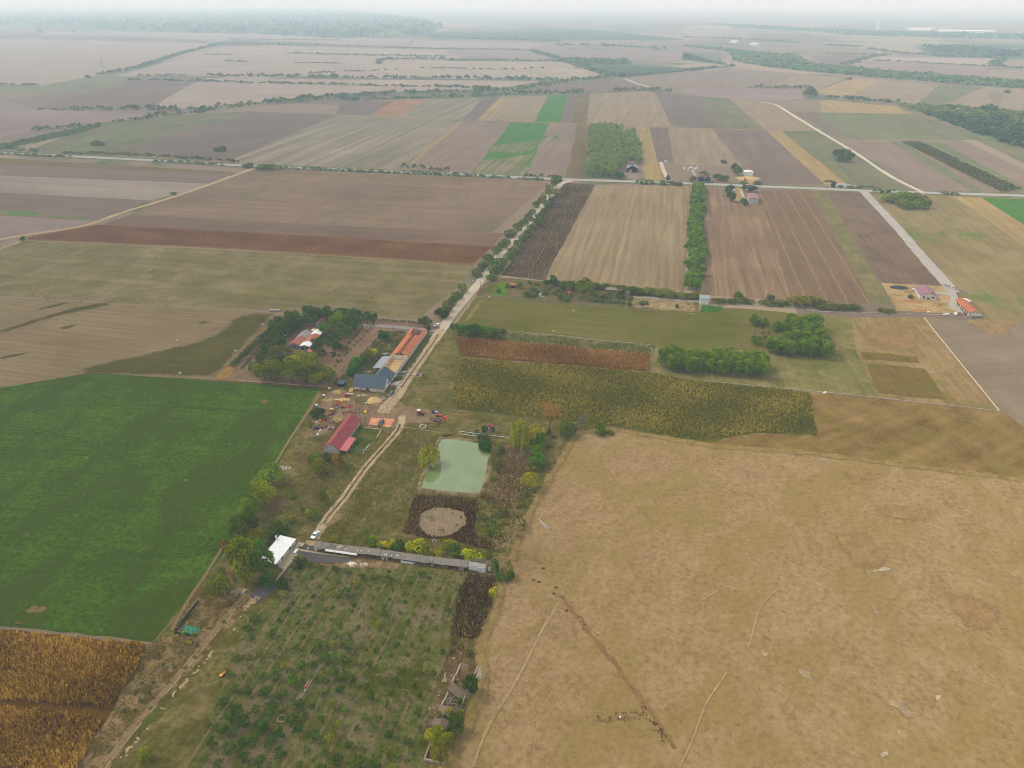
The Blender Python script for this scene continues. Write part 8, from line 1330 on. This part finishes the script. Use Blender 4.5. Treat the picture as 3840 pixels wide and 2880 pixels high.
# ------------------------------------------------------------------ the pond
def water_mat():
    b=NB('pond_water'); pos=b.n('ShaderNodeNewGeometry').outputs['Position']; n=b.noise(pos,.12,4,.6)
    c=b.ramp(n,[(.3,col(106,124,76)),(.7,col(120,138,88))]); bp=b.n('ShaderNodeBump',{'Height':b.noise(pos,1.1,3,.5),'Strength':.25,'Distance':.02}).outputs[0]
    return b.end(b.n('ShaderNodeBsdfPrincipled',{'Base Color':c,'Roughness':.06,'IOR':1.55,'Specular IOR Level':.8,'Normal':bp}).outputs[0])
wp=PS('S5','790,318 830,314 880,312 960,325 1080,345 1195,378 1203,395 1180,450 1160,560 1140,670 1105,752 1000,748 850,735 700,718 632,705 650,645 690,560 700,520 730,470 765,390')
def bank(pts,w,h,mt):
    ps=rough_edge(pts,.25,1.5); n=len(ps); c=sum(ps,Vector())/n; V=[];F_=[]; zz=.30
    for p in ps:
        d=(p-c).normalized(); V+= [tuple(p-d*.5+Vector((0,0,zz-.06))),tuple(p+d*w*.5+Vector((0,0,h))),tuple(p+d*w*1.5+Vector((0,0,h*.8))),tuple(p+d*w*2.6+Vector((0,0,.0)))]
    for i in range(n):
        j=(i+1)%n
        for k in range(3): F_.append((i*4+k,j*4+k,j*4+k+1,i*4+k+1))
    me=bpy.data.meshes.new('pond_bank'); me.from_pydata(V,[],F_); me.materials.append(mt); o=link(bpy.data.objects.new('pond_bank',me)); o['kind']='structure'
bank(wp,.9,.75,field_mat('pondbank',(150,130,98),dark=(104,92,56),light=(182,162,130),low=(5,.5),grain=(.7,.5),row=(2,.2),patch=((96,94,48),5,.52,.85)))
me=bpy.data.meshes.new('water'); me.from_pydata([(p.x,p.y,.30) for p in rough_edge(wp,.12,1.2)],[],[tuple(range(len(rough_edge(wp,0,1.2))))]); me.materials.append(water_mat()); o=link(bpy.data.objects.new('water',me)); o['kind']='structure'
# ------------------------------------------------------------------ the haze
def haze():
    m=bpy.data.materials.new('haze'); m.use_nodes=True; t=m.node_tree; t.nodes.clear(); o=t.nodes.new('ShaderNodeOutputMaterial'); v=t.nodes.new('ShaderNodeVolumePrincipled')
    v.inputs['Color'].default_value=(*HAZE_COLOR,1); v.inputs['Density'].default_value=HAZE_DENSITY; v.inputs['Anisotropy'].default_value=0.0; v.inputs['Absorption Color'].default_value=(.8,.8,.8,1); t.links.new(v.outputs[0],o.inputs['Volume'])
    b=MB(); b.box(-30000,30000,-600,46000,-1.2,CAM_H+30); h=b.build('haze',m); h['kind']='stuff'; h['label']='pale haze over the whole plain'; h['category']='haze'; m.volume_intersection_method='FAST' if hasattr(m,'volume_intersection_method') else None
try: haze()
except Exception as ex: print('HAZE',ex)
